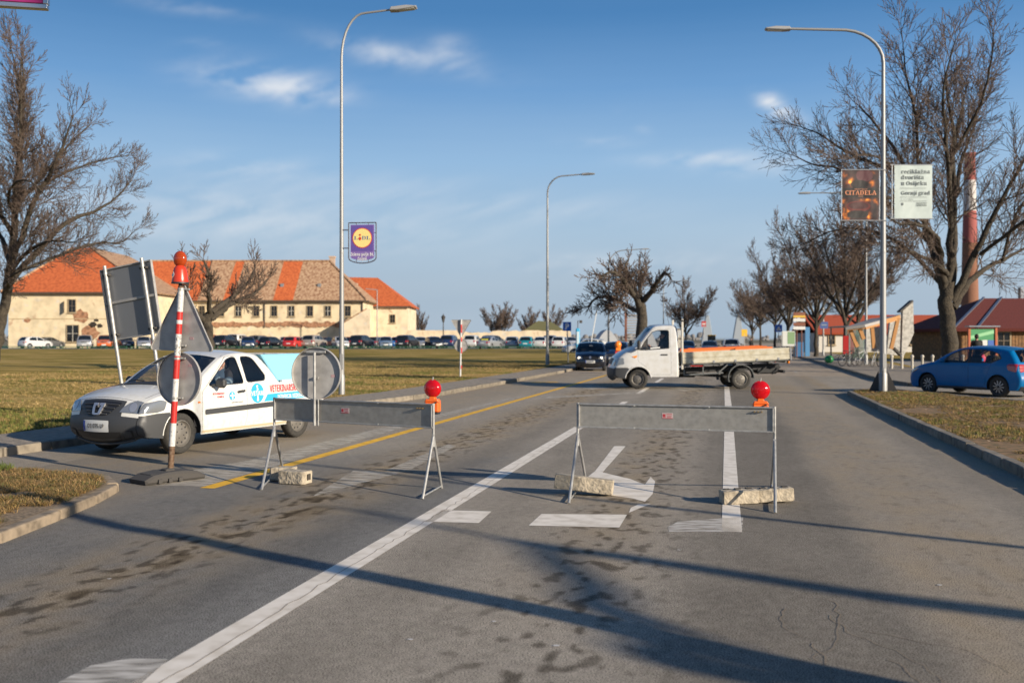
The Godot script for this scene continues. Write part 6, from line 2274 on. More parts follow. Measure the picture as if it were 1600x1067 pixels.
func tiles(name_: String, c: Color, sd: int, worn: float) -> StandardMaterial3D:
	var m := mat(name_, c, 0.9)
	if m.albedo_texture == null:
		m.albedo_texture = noise_tex(sd, 0.022 if worn > 0.3 else 0.08, [[0.0, Color(1.0 - worn * 0.75, 0.96 - worn, 0.94 - worn)], [0.32, Color(1.0 - worn * 0.5, 0.97 - worn * 0.62, 0.95 - worn * 0.7)], [0.6, Color(1, 0.97, 0.94)], [1.0, g3(1.0)]], 512, 6)
		tri_uv(m, 0.16)
	return m
func window_on(parent: Node, ce: Vector3, w: float, h: float, n: Vector3, sort := "dark", bars := Vector2i(2, 3)) -> void:
	var z := n.normalized()
	var x := Vector3.UP.cross(z).normalized()
	var b := Basis(x, Vector3.UP, z)
	var fr := MB.new()
	fr.xf = Transform3D(b, ce)
	for s in [-1.0, 1.0]:
		fr.box(Vector3(s * (w * 0.5 + 0.05), 0, 0.02), Vector3(0.10, h + 0.2, 0.09))
		fr.box(Vector3(0, s * (h * 0.5 + 0.05), 0.02), Vector3(w, 0.10, 0.09))
	var o := part("window", fr, mat("window_surround", srgb(0.30, 0.23, 0.14), 0.9), parent)
	var gl := MB.new()
	gl.xf = Transform3D(b, ce)
	gl.box(Vector3(0, 0, 0.0), Vector3(w, h, 0.02))
	part("pane", gl, mat("old_glass", srgb(0.012, 0.013, 0.014), 0.12), o)
	if sort != "void":
		var ba := MB.new()
		ba.xf = Transform3D(b, ce)
		for k in range(1, bars.x):
			ba.box(Vector3(-w * 0.5 + w * k / bars.x, 0, 0.025), Vector3(0.07, h, 0.05))
		for k in range(1, bars.y):
			ba.box(Vector3(0, -h * 0.5 + h * k / bars.y, 0.025), Vector3(w, 0.06, 0.04))
		part("glazing_bars", ba, mat("window_wood", srgb(0.11, 0.085, 0.06), 0.8) if sort == "dark" else mat("window_pale", srgb(0.42, 0.39, 0.33), 0.8), o)
	var si := MB.new()
	si.xf = Transform3D(b, ce)
	si.box(Vector3(0, -h * 0.5 - 0.15, 0.06), Vector3(w + 0.36, 0.09, 0.22), 0.01)
	part("sill", si, M["window_surround"], o)
func quad_roof(m: MB, a: Vector3, b: Vector3, c: Vector3, d: Vector3, th := 0.22) -> void:
	var n := (c - a).cross(b - a).normalized()
	if n.y < 0.0:
		n = -n
	var o := n * -th
	m.quad(a, b, c, d, n)
	m.quad(a + o, b + o, c + o, d + o, -n)
	var e := [a, b, c, d]
	for k in 4:
		var p: Vector3 = e[k]
		var q: Vector3 = e[(k + 1) % 4]
		if p.distance_to(q) > 0.01:
			m.quad(p, q, q + o, p + o)
func buildings() -> void:
	barracks()
	low_walls()
	right_side_buildings()
func barracks() -> void:
	var ochre := plaster("old_plaster", srgb(0.64, 0.525, 0.345), 101)
	var pale := plaster("pale_plaster", srgb(0.66, 0.54, 0.38), 105)
	var orange := tiles("new_tiles", srgb(0.50, 0.125, 0.035), 103, 0.32)
	var old := tiles("old_tiles", srgb(0.42, 0.29, 0.185), 104, 0.5)
	var eave_m := mat("eave_wood", srgb(0.07, 0.055, 0.045), 0.9)
	var zf := 150.0
	var o := thing("barracks", "long old barracks with ochre walls and a patchwork of orange and brown roof tiles", "building")
	var l := pp(205, 469, zf)
	var r := pp(566, 469, zf)
	var top := l.y
	var dz := -13.0
	var m := MB.new()
	m.quad(Vector3(l.x, 0, -zf), Vector3(r.x, 0, -zf), Vector3(r.x, top, -zf), Vector3(l.x, top, -zf), Vector3(0, 0, 1))
	m.quad(Vector3(r.x, 0, -zf), Vector3(r.x, 0, -zf + dz), Vector3(r.x, top, -zf + dz), Vector3(r.x, top, -zf), Vector3(1, 0, 0))
	m.quad(Vector3(l.x, 0, -zf + dz), Vector3(r.x, 0, -zf + dz), Vector3(r.x, top, -zf + dz), Vector3(l.x, top, -zf + dz), Vector3(0, 0, -1))
	var wall := part("wall", m, ochre, o)
	m = MB.new()
	m.box(Vector3((l.x + r.x) * 0.5, top - 0.12, -zf + 0.16), Vector3(r.x - l.x + 0.6, 0.34, 0.34), 0.03)
	m.box(Vector3(r.x + 0.16, top - 0.12, -zf + dz * 0.5), Vector3(0.34, 0.34, -dz + 0.6), 0.03)
	part("cornice", m, mat("cornice", srgb(0.40, 0.31, 0.18), 0.9), wall)
	var er := zf - 0.75
	var ridge := pp(400, 408, zf + 6.5)
	var ry: float = ridge.y
	var ez := -er
	var rz := -(zf + 6.5)
	var X := func(px: float) -> float: return (px - CX) / F * zf
	var hip: float = X.call(503)
	var cuts := [[X.call(205), X.call(310), true], [X.call(310), X.call(350), false], [X.call(350), X.call(364), true], [X.call(364), X.call(428), false], [X.call(428), X.call(459), true]]
	for q in cuts:
		m = MB.new()
		quad_roof(m, Vector3(q[0], top, ez), Vector3(q[1], top, ez), Vector3(q[1], ry, rz), Vector3(q[0], ry, rz))
		part("roof", m, orange if q[2] else old, o)
	m = MB.new()
	quad_roof(m, Vector3(X.call(459), top, ez), Vector3(r.x + 0.75, top, ez), Vector3(hip, ry, rz), Vector3(X.call(459), ry, rz))
	var last := part("roof", m, old, o)
	m = MB.new()
	quad_roof(m, Vector3(r.x + 0.75, top, ez), Vector3(r.x + 0.75, top, -zf + dz - 0.75), Vector3(hip, ry, rz), Vector3(hip, ry, rz))
	quad_roof(m, Vector3(X.call(205), top, -zf + dz - 0.75), Vector3(r.x + 0.75, top, -zf + dz - 0.75), Vector3(hip, ry, rz), Vector3(X.call(205), ry, rz))
	part("roof", m, old, o)
	m = MB.new()
	m.tube([Vector3(X.call(205), ry + 0.04, rz), Vector3(hip, ry + 0.04, rz), Vector3(r.x + 0.75, top + 0.04, ez)], [0.17], 6)
	part("ridge_tiles", m, old, last)
	m = MB.new()
	m.box(Vector3((l.x + r.x) * 0.5 + 0.4, top - 0.16, ez + 0.02), Vector3(r.x - l.x + 1.5, 0.16, 0.12), 0.02)
	part("gutter", m, eave_m, o)
	for px in [413, 566]:
		m = MB.new()
		m.rod(Vector3(X.call(px), top - 0.2, -zf + 0.12), Vector3(X.call(px), 3.4, -zf + 0.12), 0.09, 6)
		part("downpipe", m, eave_m, o)
	for px in [436, 495]:
		m = MB.new()
		var p: Vector3 = Vector3(X.call(px), lerpf(top, ry, 0.36), lerpf(ez, rz, 0.36))
		m.box(p, Vector3(0.5, 0.6, 0.5), 0.03)
		part("roof_hatch", m, mat("old_zinc", srgb(0.16, 0.17, 0.18), 0.6), o)
	m = MB.new()
	var ch := pp(519, 410, zf + 9)
	m.box(Vector3(ch.x, ch.y - 1.0, ch.z), Vector3(0.8, 3.6, 0.8))
	m.box(Vector3(ch.x, ch.y + 0.85, ch.z), Vector3(1.0, 0.25, 1.0))
	part("chimney", m, mat("chimney_plaster", srgb(0.42, 0.30, 0.22), 0.95), o)
	var k := 0
	for px in [232, 259, 287, 315, 345, 372, 400, 428, 455, 484, 512, 543]:
		var c := pp(px, 486, zf)
		window_on(o, Vector3(c.x, c.y, -zf + 0.03), 0.85, 1.5, Vector3(0, 0, 1), "pale" if k in [5, 8, 10] else "dark", Vector2i(2, 2))
		k += 1
	m = MB.new()
	var brick := mat("bare_brick", srgb(0.36, 0.20, 0.12), 0.95)
	brick.albedo_texture = noise_tex(107, 0.03, [[0.0, g3(0.6)], [0.5, Color(0.95, 0.9, 0.85)], [0.75, Color(1, 1, 1)], [1.0, Color(1.0, 1.0, 1.0)]], 512, 5)
	tri_uv(brick, 0.12)
	var pts := PackedVector2Array()
	var n := 60
	for j in n + 1:
		var px := lerpf(318, 548, float(j) / n)
		pts.append(Vector2(X.call(px), EYE - (503.5 - CY) / F * zf + rng.randf_range(-0.12, 0.22)))
	for j in range(n, -1, -1):
		var px := lerpf(318, 548, float(j) / n)
		pts.append(Vector2(X.call(px), EYE - (510.0 - CY) / F * zf + rng.randf_range(-0.2, 0.15)))
	m.prism(pts, 0.16, Transform3D(Basis(), Vector3(0, 0, -zf + 0.06)))
	part("brick_band", m, brick, o)
	for q in [[300, 520, 345, 540], [380, 526, 420, 544], [262, 500, 285, 530]]:
		m = MB.new()
		var pl := PackedVector2Array()
		for j in 18:
			var a := TAU * j / 18.0
			pl.append(Vector2(X.call((q[0] + q[2]) * 0.5) + cos(a) * (q[2] - q[0]) * 0.048 * rng.randf_range(0.7, 1.15), EYE - ((q[1] + q[3]) * 0.5 - CY) / F * zf + sin(a) * (q[3] - q[1]) * 0.048 * rng.randf_range(0.7, 1.1)))
		m.prism(pl, 0.05, Transform3D(Basis(), Vector3(0, 0, -zf + 0.012)))
		part("bare_patch", m, brick, o)
	var zl := 136.0
	o = thing("barracks_wing", "left wing of the barracks with a steep hipped orange roof and stained plaster", "building")
	var a := pp(12, 456, zl)
	var b := pp(232, 456, zl)
	top = a.y
	m = MB.new()
	m.quad(Vector3(a.x, 0, -zl), Vector3(b.x, 0, -zl), Vector3(b.x, top, -zl), Vector3(a.x, top, -zl), Vector3(0, 0, 1))
	m.quad(Vector3(b.x, 0, -zl), Vector3(b.x, 0, -zl - 24), Vector3(b.x, top, -zl - 24), Vector3(b.x, top, -zl), Vector3(1, 0, 0))
	m.quad(Vector3(a.x, 0, -zl), Vector3(a.x, 0, -zl - 24), Vector3(a.x, top, -zl - 24), Vector3(a.x, top, -zl), Vector3(-1, 0, 0))
	wall = part("wall", m, ochre, o)
	m = MB.new()
	m.box(Vector3((a.x + b.x) * 0.5, top - 0.1, -zl + 0.15), Vector3(b.x - a.x + 0.6, 0.34, 0.30), 0.03)
	part("cornice", m, M["cornice"], wall)
	m = MB.new()
	m.box(Vector3((a.x + b.x) * 0.5, EYE - (498.0 - CY) / F * zl, -zl + 0.03), Vector3(b.x - a.x, 0.10, 0.06))
	part("string_course", m, M["cornice"], wall)
	var pk := pp(113, 387, zl + 9.5)
	var pkx2 := pk.x + 2.6
	var e0 := 0.7
	m = MB.new()
	quad_roof(m, Vector3(a.x - e0, top, -zl + e0), Vector3(b.x + e0, top, -zl + e0), Vector3(pkx2, pk.y, pk.z), Vector3(pk.x, pk.y, pk.z))
	part("roof", m, orange, o)
	m = MB.new()
	quad_roof(m, Vector3(b.x + e0, top, -zl + e0), Vector3(b.x + e0, top, -zl - 24), Vector3(pkx2, pk.y, -zl - 24), Vector3(pkx2, pk.y, pk.z))
	part("roof", m, old, o)
	m = MB.new()
	quad_roof(m, Vector3(a.x - e0, top, -zl + e0), Vector3(a.x - e0, top, -zl - 24), Vector3(pk.x, pk.y, -zl - 24), Vector3(pk.x, pk.y, pk.z))
	part("roof", m, orange, o)
	m = MB.new()
	for s in [[a.x - e0, pk.x], [b.x + e0, pkx2]]:
		m.tube([Vector3(s[0], top + 0.04, -zl + e0), Vector3(s[1], pk.y + 0.04, pk.z)], [0.17], 6)
	part("ridge_tiles", m, old, o)
	m = MB.new()
	m.box(Vector3((a.x + b.x) * 0.5, top - 0.16, -zl + e0 + 0.02), Vector3(b.x - a.x + 1.4, 0.16, 0.12), 0.02)
	part("gutter", m, eave_m, o)
	for q in [[112, 478, 0.95, 1.7, "dark", 2, 2], [113, 521, 1.6, 2.2, "pale", 2, 2]]:
		var c := pp(q[0], q[1], zl)
		window_on(o, Vector3(c.x, c.y, -zl + 0.03), q[2], q[3], Vector3(0, 0, 1), q[4], Vector2i(q[5], q[6]))
	m = MB.new()
	var sh := pp(101, 480, zl)
	m.box(Vector3(sh.x, sh.y, -zl + 0.4), Vector3(0.06, 1.6, 0.7), 0.01, Basis(Vector3.UP, 0.5))
	part("shutter", m, mat("shutter_wood", srgb(0.12, 0.09, 0.06), 0.9), o)
	for q in [[144, 507, 0.55], [150, 500, 0.35], [155, 509, 0.4], [140, 520, 1.3], [125, 494, 1.2], [42, 500, 0.5]]:
		m = MB.new()
		var c := pp(q[0], q[1], zl)
		var pl := PackedVector2Array()
		for j in 16:
			var an := TAU * j / 16.0
			pl.append(Vector2(c.x + cos(an) * q[2] * rng.randf_range(0.7, 1.2), c.y + sin(an) * q[2] * 0.8 * rng.randf_range(0.6, 1.1)))
		m.prism(pl, 0.05, Transform3D(Basis(), Vector3(0, 0, -zl + 0.012)))
		part("hole" if q[2] < 0.56 else "bare_patch", m, mat("hole_dark", srgb(0.03, 0.022, 0.018), 1.0) if q[2] < 0.56 and q[0] > 100 else brick, o)
	var zr := 162.0
	o = thing("barracks_house", "plain house at the right end of the barracks under a bright orange hipped roof", "building")
	a = pp(530, 478, zr)
	b = pp(637, 478, zr)
	top = a.y
	m = MB.new()
	m.quad(Vector3(a.x, 0, -zr), Vector3(b.x, 0, -zr), Vector3(b.x, top, -zr), Vector3(a.x, top, -zr), Vector3(0, 0, 1))
	m.quad(Vector3(b.x, 0, -zr), Vector3(b.x, 0, -zr - 14), Vector3(b.x, top, -zr - 14), Vector3(b.x, top, -zr), Vector3(1, 0, 0))
	part("wall", m, pale, o)
	var h0 := pp(530, 432, zr + 7)
	var h1 := pp(590, 434, zr + 7)
	m = MB.new()
	quad_roof(m, Vector3(a.x - 4, top, -zr + 0.6), Vector3(b.x + 0.6, top, -zr + 0.6), Vector3(h1.x, h1.y, h1.z), Vector3(h0.x - 4, h0.y, h0.z))
	part("roof", m, orange, o)
	m = MB.new()
	quad_roof(m, Vector3(b.x + 0.6, top, -zr + 0.6), Vector3(b.x + 0.6, top, -zr - 14), Vector3(h1.x, h1.y, h1.z), Vector3(h1.x, h1.y, h1.z))
	part("roof", m, orange, o)
	m = MB.new()
	m.box(Vector3((a.x + b.x) * 0.5, top - 0.16, -zr + 0.64), Vector3(b.x - a.x + 1.2, 0.16, 0.12), 0.02)
	part("gutter", m, eave_m, o)
	m = MB.new()
	var c2 := pp(556, 452, zr + 3)
	m.box(c2, Vector3(0.6, 2.0, 0.6))
	part("chimney", m, M["chimney_plaster"], o)
	var c3 := pp(613, 498, zr)
	window_on(o, Vector3(c3.x, c3.y, -zr + 0.03), 0.8, 1.25, Vector3(0, 0, 1), "dark", Vector2i(2, 2))
	m = MB.new()
	var zs := 147.0
	var g := [pp(537, 545, zs), pp(537, 505, zs), pp(573, 483, zs), pp(578, 483, zs), pp(578, 545, zs)]
	var pl2 := PackedVector2Array()
	for q in g:
		pl2.append(Vector2(q.x, q.y))
	m.prism(pl2, 0.5, Transform3D(Basis(), Vector3(0, 0, -zs)))
	var bt := thing("buttress_wall", "sloping plaster wall between the barracks and the orange-roofed house", "wall")
	part("wall", m, pale, bt)
	m = MB.new()
	m.bar(Vector3(g[1].x - 0.2, g[1].y + 0.06, -zs), Vector3(g[2].x, g[2].y + 0.06, -zs), 0.7, 0.14)
	part("coping", m, old, bt)
func low_walls() -> void:
	var ochre := plaster("wall_plaster", srgb(0.64, 0.52, 0.36), 111)
	var z := 158.0
	var m := MB.new()
	var a := pp(636, 516, z)
	var b := pp(715, 520, z)
	m.box(Vector3((a.x + b.x) * 0.5, a.y * 0.5, -z), Vector3(b.x - a.x, a.y, 0.6), 0.05)
	solo("low_wall", m, ochre, "low crumbling wall left of the give-way post beyond the parked cars", "wall")
	m = MB.new()
	z = 156.0
	a = pp(714, 519, z)
	b = pp(892, 517, z)
	var pl := PackedVector2Array([Vector2(a.x, 0), Vector2(a.x, a.y + 0.2)])
	for k in 30:
		pl.append(Vector2(lerpf(a.x, b.x, (k + 0.5) / 30.0), a.y + 0.2 + rng.randf_range(-0.1, 0.12) - (0.22 if k < 9 else 0.0)))
	pl.append(Vector2(b.x, a.y))
	pl.append(Vector2(b.x, 0))
	m.prism(pl, 0.7, Transform3D(Basis(), Vector3(0, 0, -z)))
	solo("low_wall", m, ochre, "long pale low wall right of the give-way post beyond the parked cars", "wall")
	var o := thing("bastion", "squat brick bastion with a mossy roof rising above the low wall", "building")
	z = 170.0
	a = pp(822, 517, z)
	b = pp(842, 517, z)
	var c := pp(878, 517, z)
	var t := pp(842, 506, z)
	m = MB.new()
	m.box(Vector3((a.x + c.x) * 0.5, 1.6, -z - 4), Vector3(c.x - a.x, 3.2, 8.0))
	part("wall", m, mat("bastion_brick", srgb(0.22, 0.15, 0.09), 0.95), o)
	m = MB.new()
	quad_roof(m, Vector3(b.x, 3.2, -z + 0.4), Vector3(c.x + 0.4, 3.2, -z + 0.4), Vector3(c.x - 1.6, t.y + 0.4, -z - 4), Vector3(b.x, t.y + 0.6, -z - 4))
	quad_roof(m, Vector3(a.x - 0.3, 3.2, -z + 0.4), Vector3(b.x, 3.2, -z + 0.4), Vector3(b.x, t.y + 0.6, -z - 4), Vector3(a.x + 1.4, t.y + 0.1, -z - 4))
	part("roof", m, mat("mossy_roof", srgb(0.13, 0.12, 0.045), 1.0), o)
func right_side_buildings() -> void:
	var z := 205.0
	var x := pp(1516, 0, z).x
	var s := z / F
	var o := thing("factory_chimney", "tall brick factory chimney with red and white bands behind the right tree", "chimney", Vector3(x, 0, -z))
	var brick := mat("stack_brick", srgb(0.27, 0.125, 0.075), 0.95)
	brick.albedo_texture = noise_tex(121, 0.06, [[0.0, g3(0.65)], [0.5, g3(0.9)], [1.0, g3(1.0)]], 256, 4)
	tri_uv(brick, 0.3)
	var red := mat("stack_red", srgb(0.27, 0.075, 0.065), 0.85)
	var white := mat("stack_white", srgb(0.46, 0.43, 0.41), 0.85)
	var H := func(py: float) -> float: return EYE + (CY - py) * s
	var R := func(y: float) -> float: return lerpf(1.9, 1.02, clampf(y / 40.0, 0.0, 1.0))
	var bands := [[560.0, 380.0, brick], [380.0, 330.0, red], [330.0, 282.0, white], [282.0, 240.0, red]]
	for q in bands:
		var y0: float = H.call(q[0])
		var y1: float = H.call(q[1])
		var m := MB.new()
		m.lathe([[R.call(y0), maxf(y0, -0.5)], [R.call(y1), y1]], 28)
		part("shaft", m, q[2], o)
	var m := MB.new()
	var yt: float = H.call(240)
	m.lathe([[R.call(yt), yt - 0.6], [R.call(yt) + 0.18, yt - 0.3], [R.call(yt) + 0.18, yt + 0.1], [R.call(yt) - 0.3, yt + 0.1], [R.call(yt) - 0.3, yt - 2.0]], 28)
	part("crown_ring", m, red, o)
	z = 118.0
	var tile := tiles("red_tiles", srgb(0.36, 0.068, 0.025), 122, 0.25)
	o = thing("red_roofed_row", "long low white building with a red tiled roof beyond the plaza", "building")
	var a := pp(1280, 520, z)
	var b := pp(1512, 520, z)
	m = MB.new()
	m.box(Vector3((a.x + b.x) * 0.5, a.y * 0.5 + 0.05, -z - 5), Vector3(b.x - a.x, a.y - 0.1, 10.0))
	part("wall", m, mat("white_render", srgb(0.50, 0.47, 0.42), 0.95), o)
	m = MB.new()
	var t := pp(1400, 492, z + 5)
	quad_roof(m, Vector3(a.x - 0.5, a.y, -z + 0.5), Vector3(b.x + 0.5, a.y, -z + 0.5), Vector3(b.x + 0.5, t.y, -z - 5), Vector3(a.x - 0.5, t.y, -z - 5))
	quad_roof(m, Vector3(a.x - 0.5, a.y, -z - 10.5), Vector3(b.x + 0.5, a.y, -z - 10.5), Vector3(b.x + 0.5, t.y, -z - 5), Vector3(a.x - 0.5, t.y, -z - 5))
	part("roof", m, tile, o)
	for px in [1300, 1338, 1416, 1422, 1448, 1460, 1500]:
		var c := pp(px, 530, z)
		window_on(o, Vector3(c.x, 1.55, -z + 0.03), 0.7, 1.0, Vector3(0, 0, 1), "dark", Vector2i(2, 2))
	z = 66.0
	o = thing("timber_house", "timber market house with a dark red roof at the right edge", "building")
	a = pp(1500, 513, z)
	b = pp(1760, 513, z)
	var roof := tiles("dark_red_tiles", srgb(0.115, 0.020, 0.014), 123, 0.3)
	m = MB.new()
	var plank := mat("honey_planks", srgb(0.28, 0.13, 0.035), 0.75)
	plank.albedo_texture = noise_tex(124, 0.03, [[0.0, g3(0.6)], [1.0, g3(1.0)]], 256, 4)
	tri_uv(plank, 0.4)
	m.box(Vector3((a.x + b.x) * 0.5, a.y * 0.5, -z - 4.5), Vector3(b.x - a.x - 0.6, a.y, 8.2))
	var wall := part("wall", m, plank, o)
	for k in 46:
		m = MB.new()
		m.box(Vector3(0, 0, 0), Vector3(0.20, a.y - 0.1, 0.04), 0.008)
		var pl := part("plank", m, plank, wall)
		pl.position = Vector3(a.x + 0.45 + k * 0.222, a.y * 0.5, -z - 0.385)
	m = MB.new()
	t = pp(1536, 466, z + 4.5)
	quad_roof(m, Vector3(a.x - 0.5, a.y, -z + 0.3), Vector3(b.x, a.y, -z + 0.3), Vector3(b.x, t.y, -z - 4.5), Vector3(t.x, t.y, -z - 4.5))
	quad_roof(m, Vector3(a.x - 0.5, a.y, -z - 9), Vector3(b.x, a.y, -z - 9), Vector3(b.x, t.y, -z - 4.5), Vector3(t.x, t.y, -z - 4.5))
	quad_roof(m, Vector3(a.x - 0.5, a.y, -z + 0.3), Vector3(a.x - 0.5, a.y, -z - 9), Vector3(t.x, t.y, -z - 4.5), Vector3(t.x, t.y, -z - 4.5))
	part("roof", m, roof, o)
	var zinc := mat("zinc_strip", srgb(0.24, 0.25, 0.28), 0.35, 0.7)
	for q in [[a.x - 0.5, t.x + 0.1], [a.x + 1.05, t.x + 1.35]]:
		m = MB.new()
		m.bar(Vector3(q[0], a.y + 0.06, -z + 0.32), Vector3(q[1], t.y + 0.07, -z - 4.5), 0.16, 0.08)
		part("roof_flashing", m, zinc, o)
	for q in [[2.6, "dark"], [4.6, "pale"], [6.6, "dark"]]:
		window_on(o, Vector3(a.x + q[0] + 0.5, 1.55, -z - 0.36), 0.8, 1.1, Vector3(0, 0, 1), q[1], Vector2i(2, 2))
	m = MB.new()
	var c4 := pp(1598, 460, z + 5)
	m.box(c4, Vector3(0.4, 1.0, 0.4))
	part("chimney", m, zinc, o)
	z = 58.0
	o = thing("angular_shelter", "open shelter with slanting wooden props and pointed white walls", "shelter")
	var wh := mat("white_panel", srgb(0.48, 0.46, 0.42), 0.85)
	wh.albedo_texture = noise_tex(125, 0.03, [[0.0, g3(0.7)], [0.6, g3(0.95)], [1.0, g3(1.0)]], 256, 4)
	tri_uv(wh, 0.5)
	var W := func(px: float, py: float, d := 0.0) -> Vector3: return pp(px, py, z + d)
	m = MB.new()
	var poly := PackedVector2Array()
	for q in [[1408, 555], [1410, 486], [1426, 470], [1427, 521], [1412, 555]]:
		var p: Vector3 = W.call(q[0], q[1])
		poly.append(Vector2(p.x, p.y))
	m.prism(poly, 0.3, Transform3D(Basis(), Vector3(0, 0, -z)))
	part("white_wall", m, wh, o)
	m = MB.new()
	poly = PackedVector2Array()
	for q in [[1385, 553], [1391, 496], [1408, 490], [1409, 556]]:
		var p: Vector3 = W.call(q[0], q[1], 2.5)
		poly.append(Vector2(p.x, p.y))
	m.prism(poly, 0.25, Transform3D(Basis(), Vector3(0, 0, -z - 2.5)))
	part("white_wall", m, wh, o)
	m = MB.new()
	m.bar(W.call(1405, 487.5), W.call(1425, 470), 0.5, 0.10)
	m.bar(W.call(1397, 544), W.call(1408, 555), 0.4, 0.12)
	part("dark_edge", m, iron(), o)
	m = MB.new()
	var r0: Vector3 = W.call(1322, 511, -1.5)
	var r1: Vector3 = W.call(1352, 507, -1.8)
	var r2: Vector3 = W.call(1408, 492, -0.2)
	var r3: Vector3 = W.call(1360, 498, 3.0)
	quad_roof(m, r0, r1, r2, r3, 0.16)
	part("roof", m, mat("grey_sheet", srgb(0.30, 0.28, 0.26), 0.6), o)
	var tim := mat("larch_timber", srgb(0.36, 0.17, 0.05), 0.7)
	for q in [[1329, 515, 1340, 542, -1.2], [1344, 514, 1350, 530, -1.4], [1404, 497, 1393, 545, -0.4], [1363, 510, 1366, 545, 0.2]]:
		m = MB.new()
		m.bar(W.call(q[0], q[1], q[4]), W.call(q[2], q[3], q[4]), 0.16, 0.20)
		part("prop", m, tim, o)
	m = MB.new()
	m.bar(W.call(1352, 511, -1.6), W.call(1406, 496, -0.3), 0.14, 0.26)
	m.bar(W.call(1324, 514, -1.4), W.call(1352, 511, -1.6), 0.14, 0.20)
	part("roof_beam", m, tim, o)
	m = MB.new()
	m.box(W.call(1367, 530, 3.0), Vector3(1.2, 1.5, 0.05))
	part("back_panel", m, M["white_panel"], o)
	z = 66.0
	o = thing("bus_shelter", "glass bus shelter with a red advertising poster", "bus shelter")
	var frame := mat("shelter_frame", srgb(0.22, 0.24, 0.23), 0.4, 0.6)
	var p0 := pp(1299, 0, z) * Vector3(1, 0, 1) + Vector3(0, 0.13, 0)
	var p1 := pp(1328, 0, z - 3.0) * Vector3(1, 0, 1) + Vector3(0, 0.13, 0)
	m = MB.new()
	for p in [p0, p1, p0 + Vector3(1.2, 0, -0.6), p1 + Vector3(1.2, 0, -0.6)]:
		m.box(p + Vector3(0, 1.15, 0), Vector3(0.08, 2.3, 0.08))
	m.bar(p0 + Vector3(0, 0.35, 0), p1 + Vector3(0, 0.35, 0), 0.05, 0.06)
	part("posts", m, frame, o)
	m = MB.new()
	quad_roof(m, p0 + Vector3(-0.3, 2.35, 0.4), p1 + Vector3(-0.2, 2.35, 0.5), p1 + Vector3(1.5, 2.45, -0.8), p0 + Vector3(1.4, 2.45, -0.9), 0.1)
	part("roof", m, frame, o)
	m = MB.new()
	m.quad(p0 + Vector3(1.2, 0.3, -0.6), p1 + Vector3(1.2, 0.3, -0.6), p1 + Vector3(1.2, 2.2, -0.6), p0 + Vector3(1.2, 2.2, -0.6))
	part("glass_wall", m, glass("shelter_glass", Color(0.25, 0.38, 0.36), 0.45), o)
	m = MB.new()
	m.quad(p1 + Vector3(0.06, 0.3, 0), p1 + Vector3(1.16, 0.3, -0.56), p1 + Vector3(1.16, 2.2, -0.56), p1 + Vector3(0.06, 2.2, 0))
	part("glass_wall", m, M["shelter_glass"], o)
	m = MB.new()
	m.box(p0.lerp(p1, 0.35) + Vector3(0.9, 1.15, -0.5), Vector3(0.75, 1.2, 0.10), 0.02)
	part("poster", m, mat("poster_red", srgb(0.55, 0.02, 0.02), 0.4), o)
	m = MB.new()
	m.box(p0.lerp(p1, 0.5) + Vector3(0.8, 0.5, -0.5), Vector3(1.6, 0.06, 0.4), 0.01)
	part("bench", m, frame, o)
	z = 52.0
	o = thing("map_board", "information board with a green map between two orange posts", "notice board")
	var l := pp(1515, 0, z)
	var r := pp(1557, 0, z)
	var post := mat("post_orange", srgb(0.36, 0.075, 0.02), 0.6)
	for xx in [l.x, r.x]:
		m = MB.new()
		m.box(Vector3(xx, 1.1, -z), Vector3(0.12, 2.3, 0.12), 0.01)
		part("post", m, post, o)
	m = MB.new()
	m.box(Vector3((l.x + r.x) * 0.5, 2.32, -z), Vector3(1.65, 0.07, 0.5), 0.01)
	part("roof", m, zinc, o)
	m = MB.new()
	m.box(Vector3((l.x + r.x) * 0.5, 1.65, -z - 0.02), Vector3(r.x - l.x - 0.12, 1.1, 0.05))
	var bd := part("panel", m, mat("map_green", srgb(0.03, 0.22, 0.08), 0.5), o)
	m = MB.new()
	var cx := (l.x + r.x) * 0.5
	m.prism(PackedVector2Array([Vector2(cx - 0.62, 1.15), Vector2(cx + 0.25, 1.15), Vector2(cx + 0.25, 1.62), Vector2(cx - 0.62, 1.55)]), 0.004, Transform3D(Basis(), Vector3(0, 0, -z + 0.01)))
	part("map_white", m, M["plate_white"], bd)
	m = MB.new()
	m.prism(PackedVector2Array([Vector2(cx + 0.28, 1.12), Vector2(cx + 0.62, 1.12), Vector2(cx + 0.62, 1.60), Vector2(cx + 0.28, 1.60)]), 0.004, Transform3D(Basis(), Vector3(0, 0, -z + 0.012)))
	part("map_blue", m, mat("map_blue", srgb(0.02, 0.09, 0.36), 0.5), bd)
	m = MB.new()
	m.prism(PackedVector2Array([Vector2(cx - 0.62, 1.66), Vector2(cx + 0.62, 1.96), Vector2(cx + 0.62, 2.14), Vector2(cx - 0.62, 1.82)]), 0.004, Transform3D(Basis(), Vector3(0, 0, -z + 0.012)))
	part("map_pale", m, mat("map_pale", srgb(0.22, 0.48, 0.25), 0.5), bd)
func galv() -> StandardMaterial3D:
	var m := mat("galvanised", srgb(0.42, 0.415, 0.40), 0.42, 0.35)
	if m.albedo_texture == null:
		m.albedo_texture = noise_tex(131, 0.03, [[0.0, g3(0.72)], [0.5, g3(0.9)], [1.0, g3(1.0)]], 256, 4)
		tri_uv(m, 1.5, false)
	return m
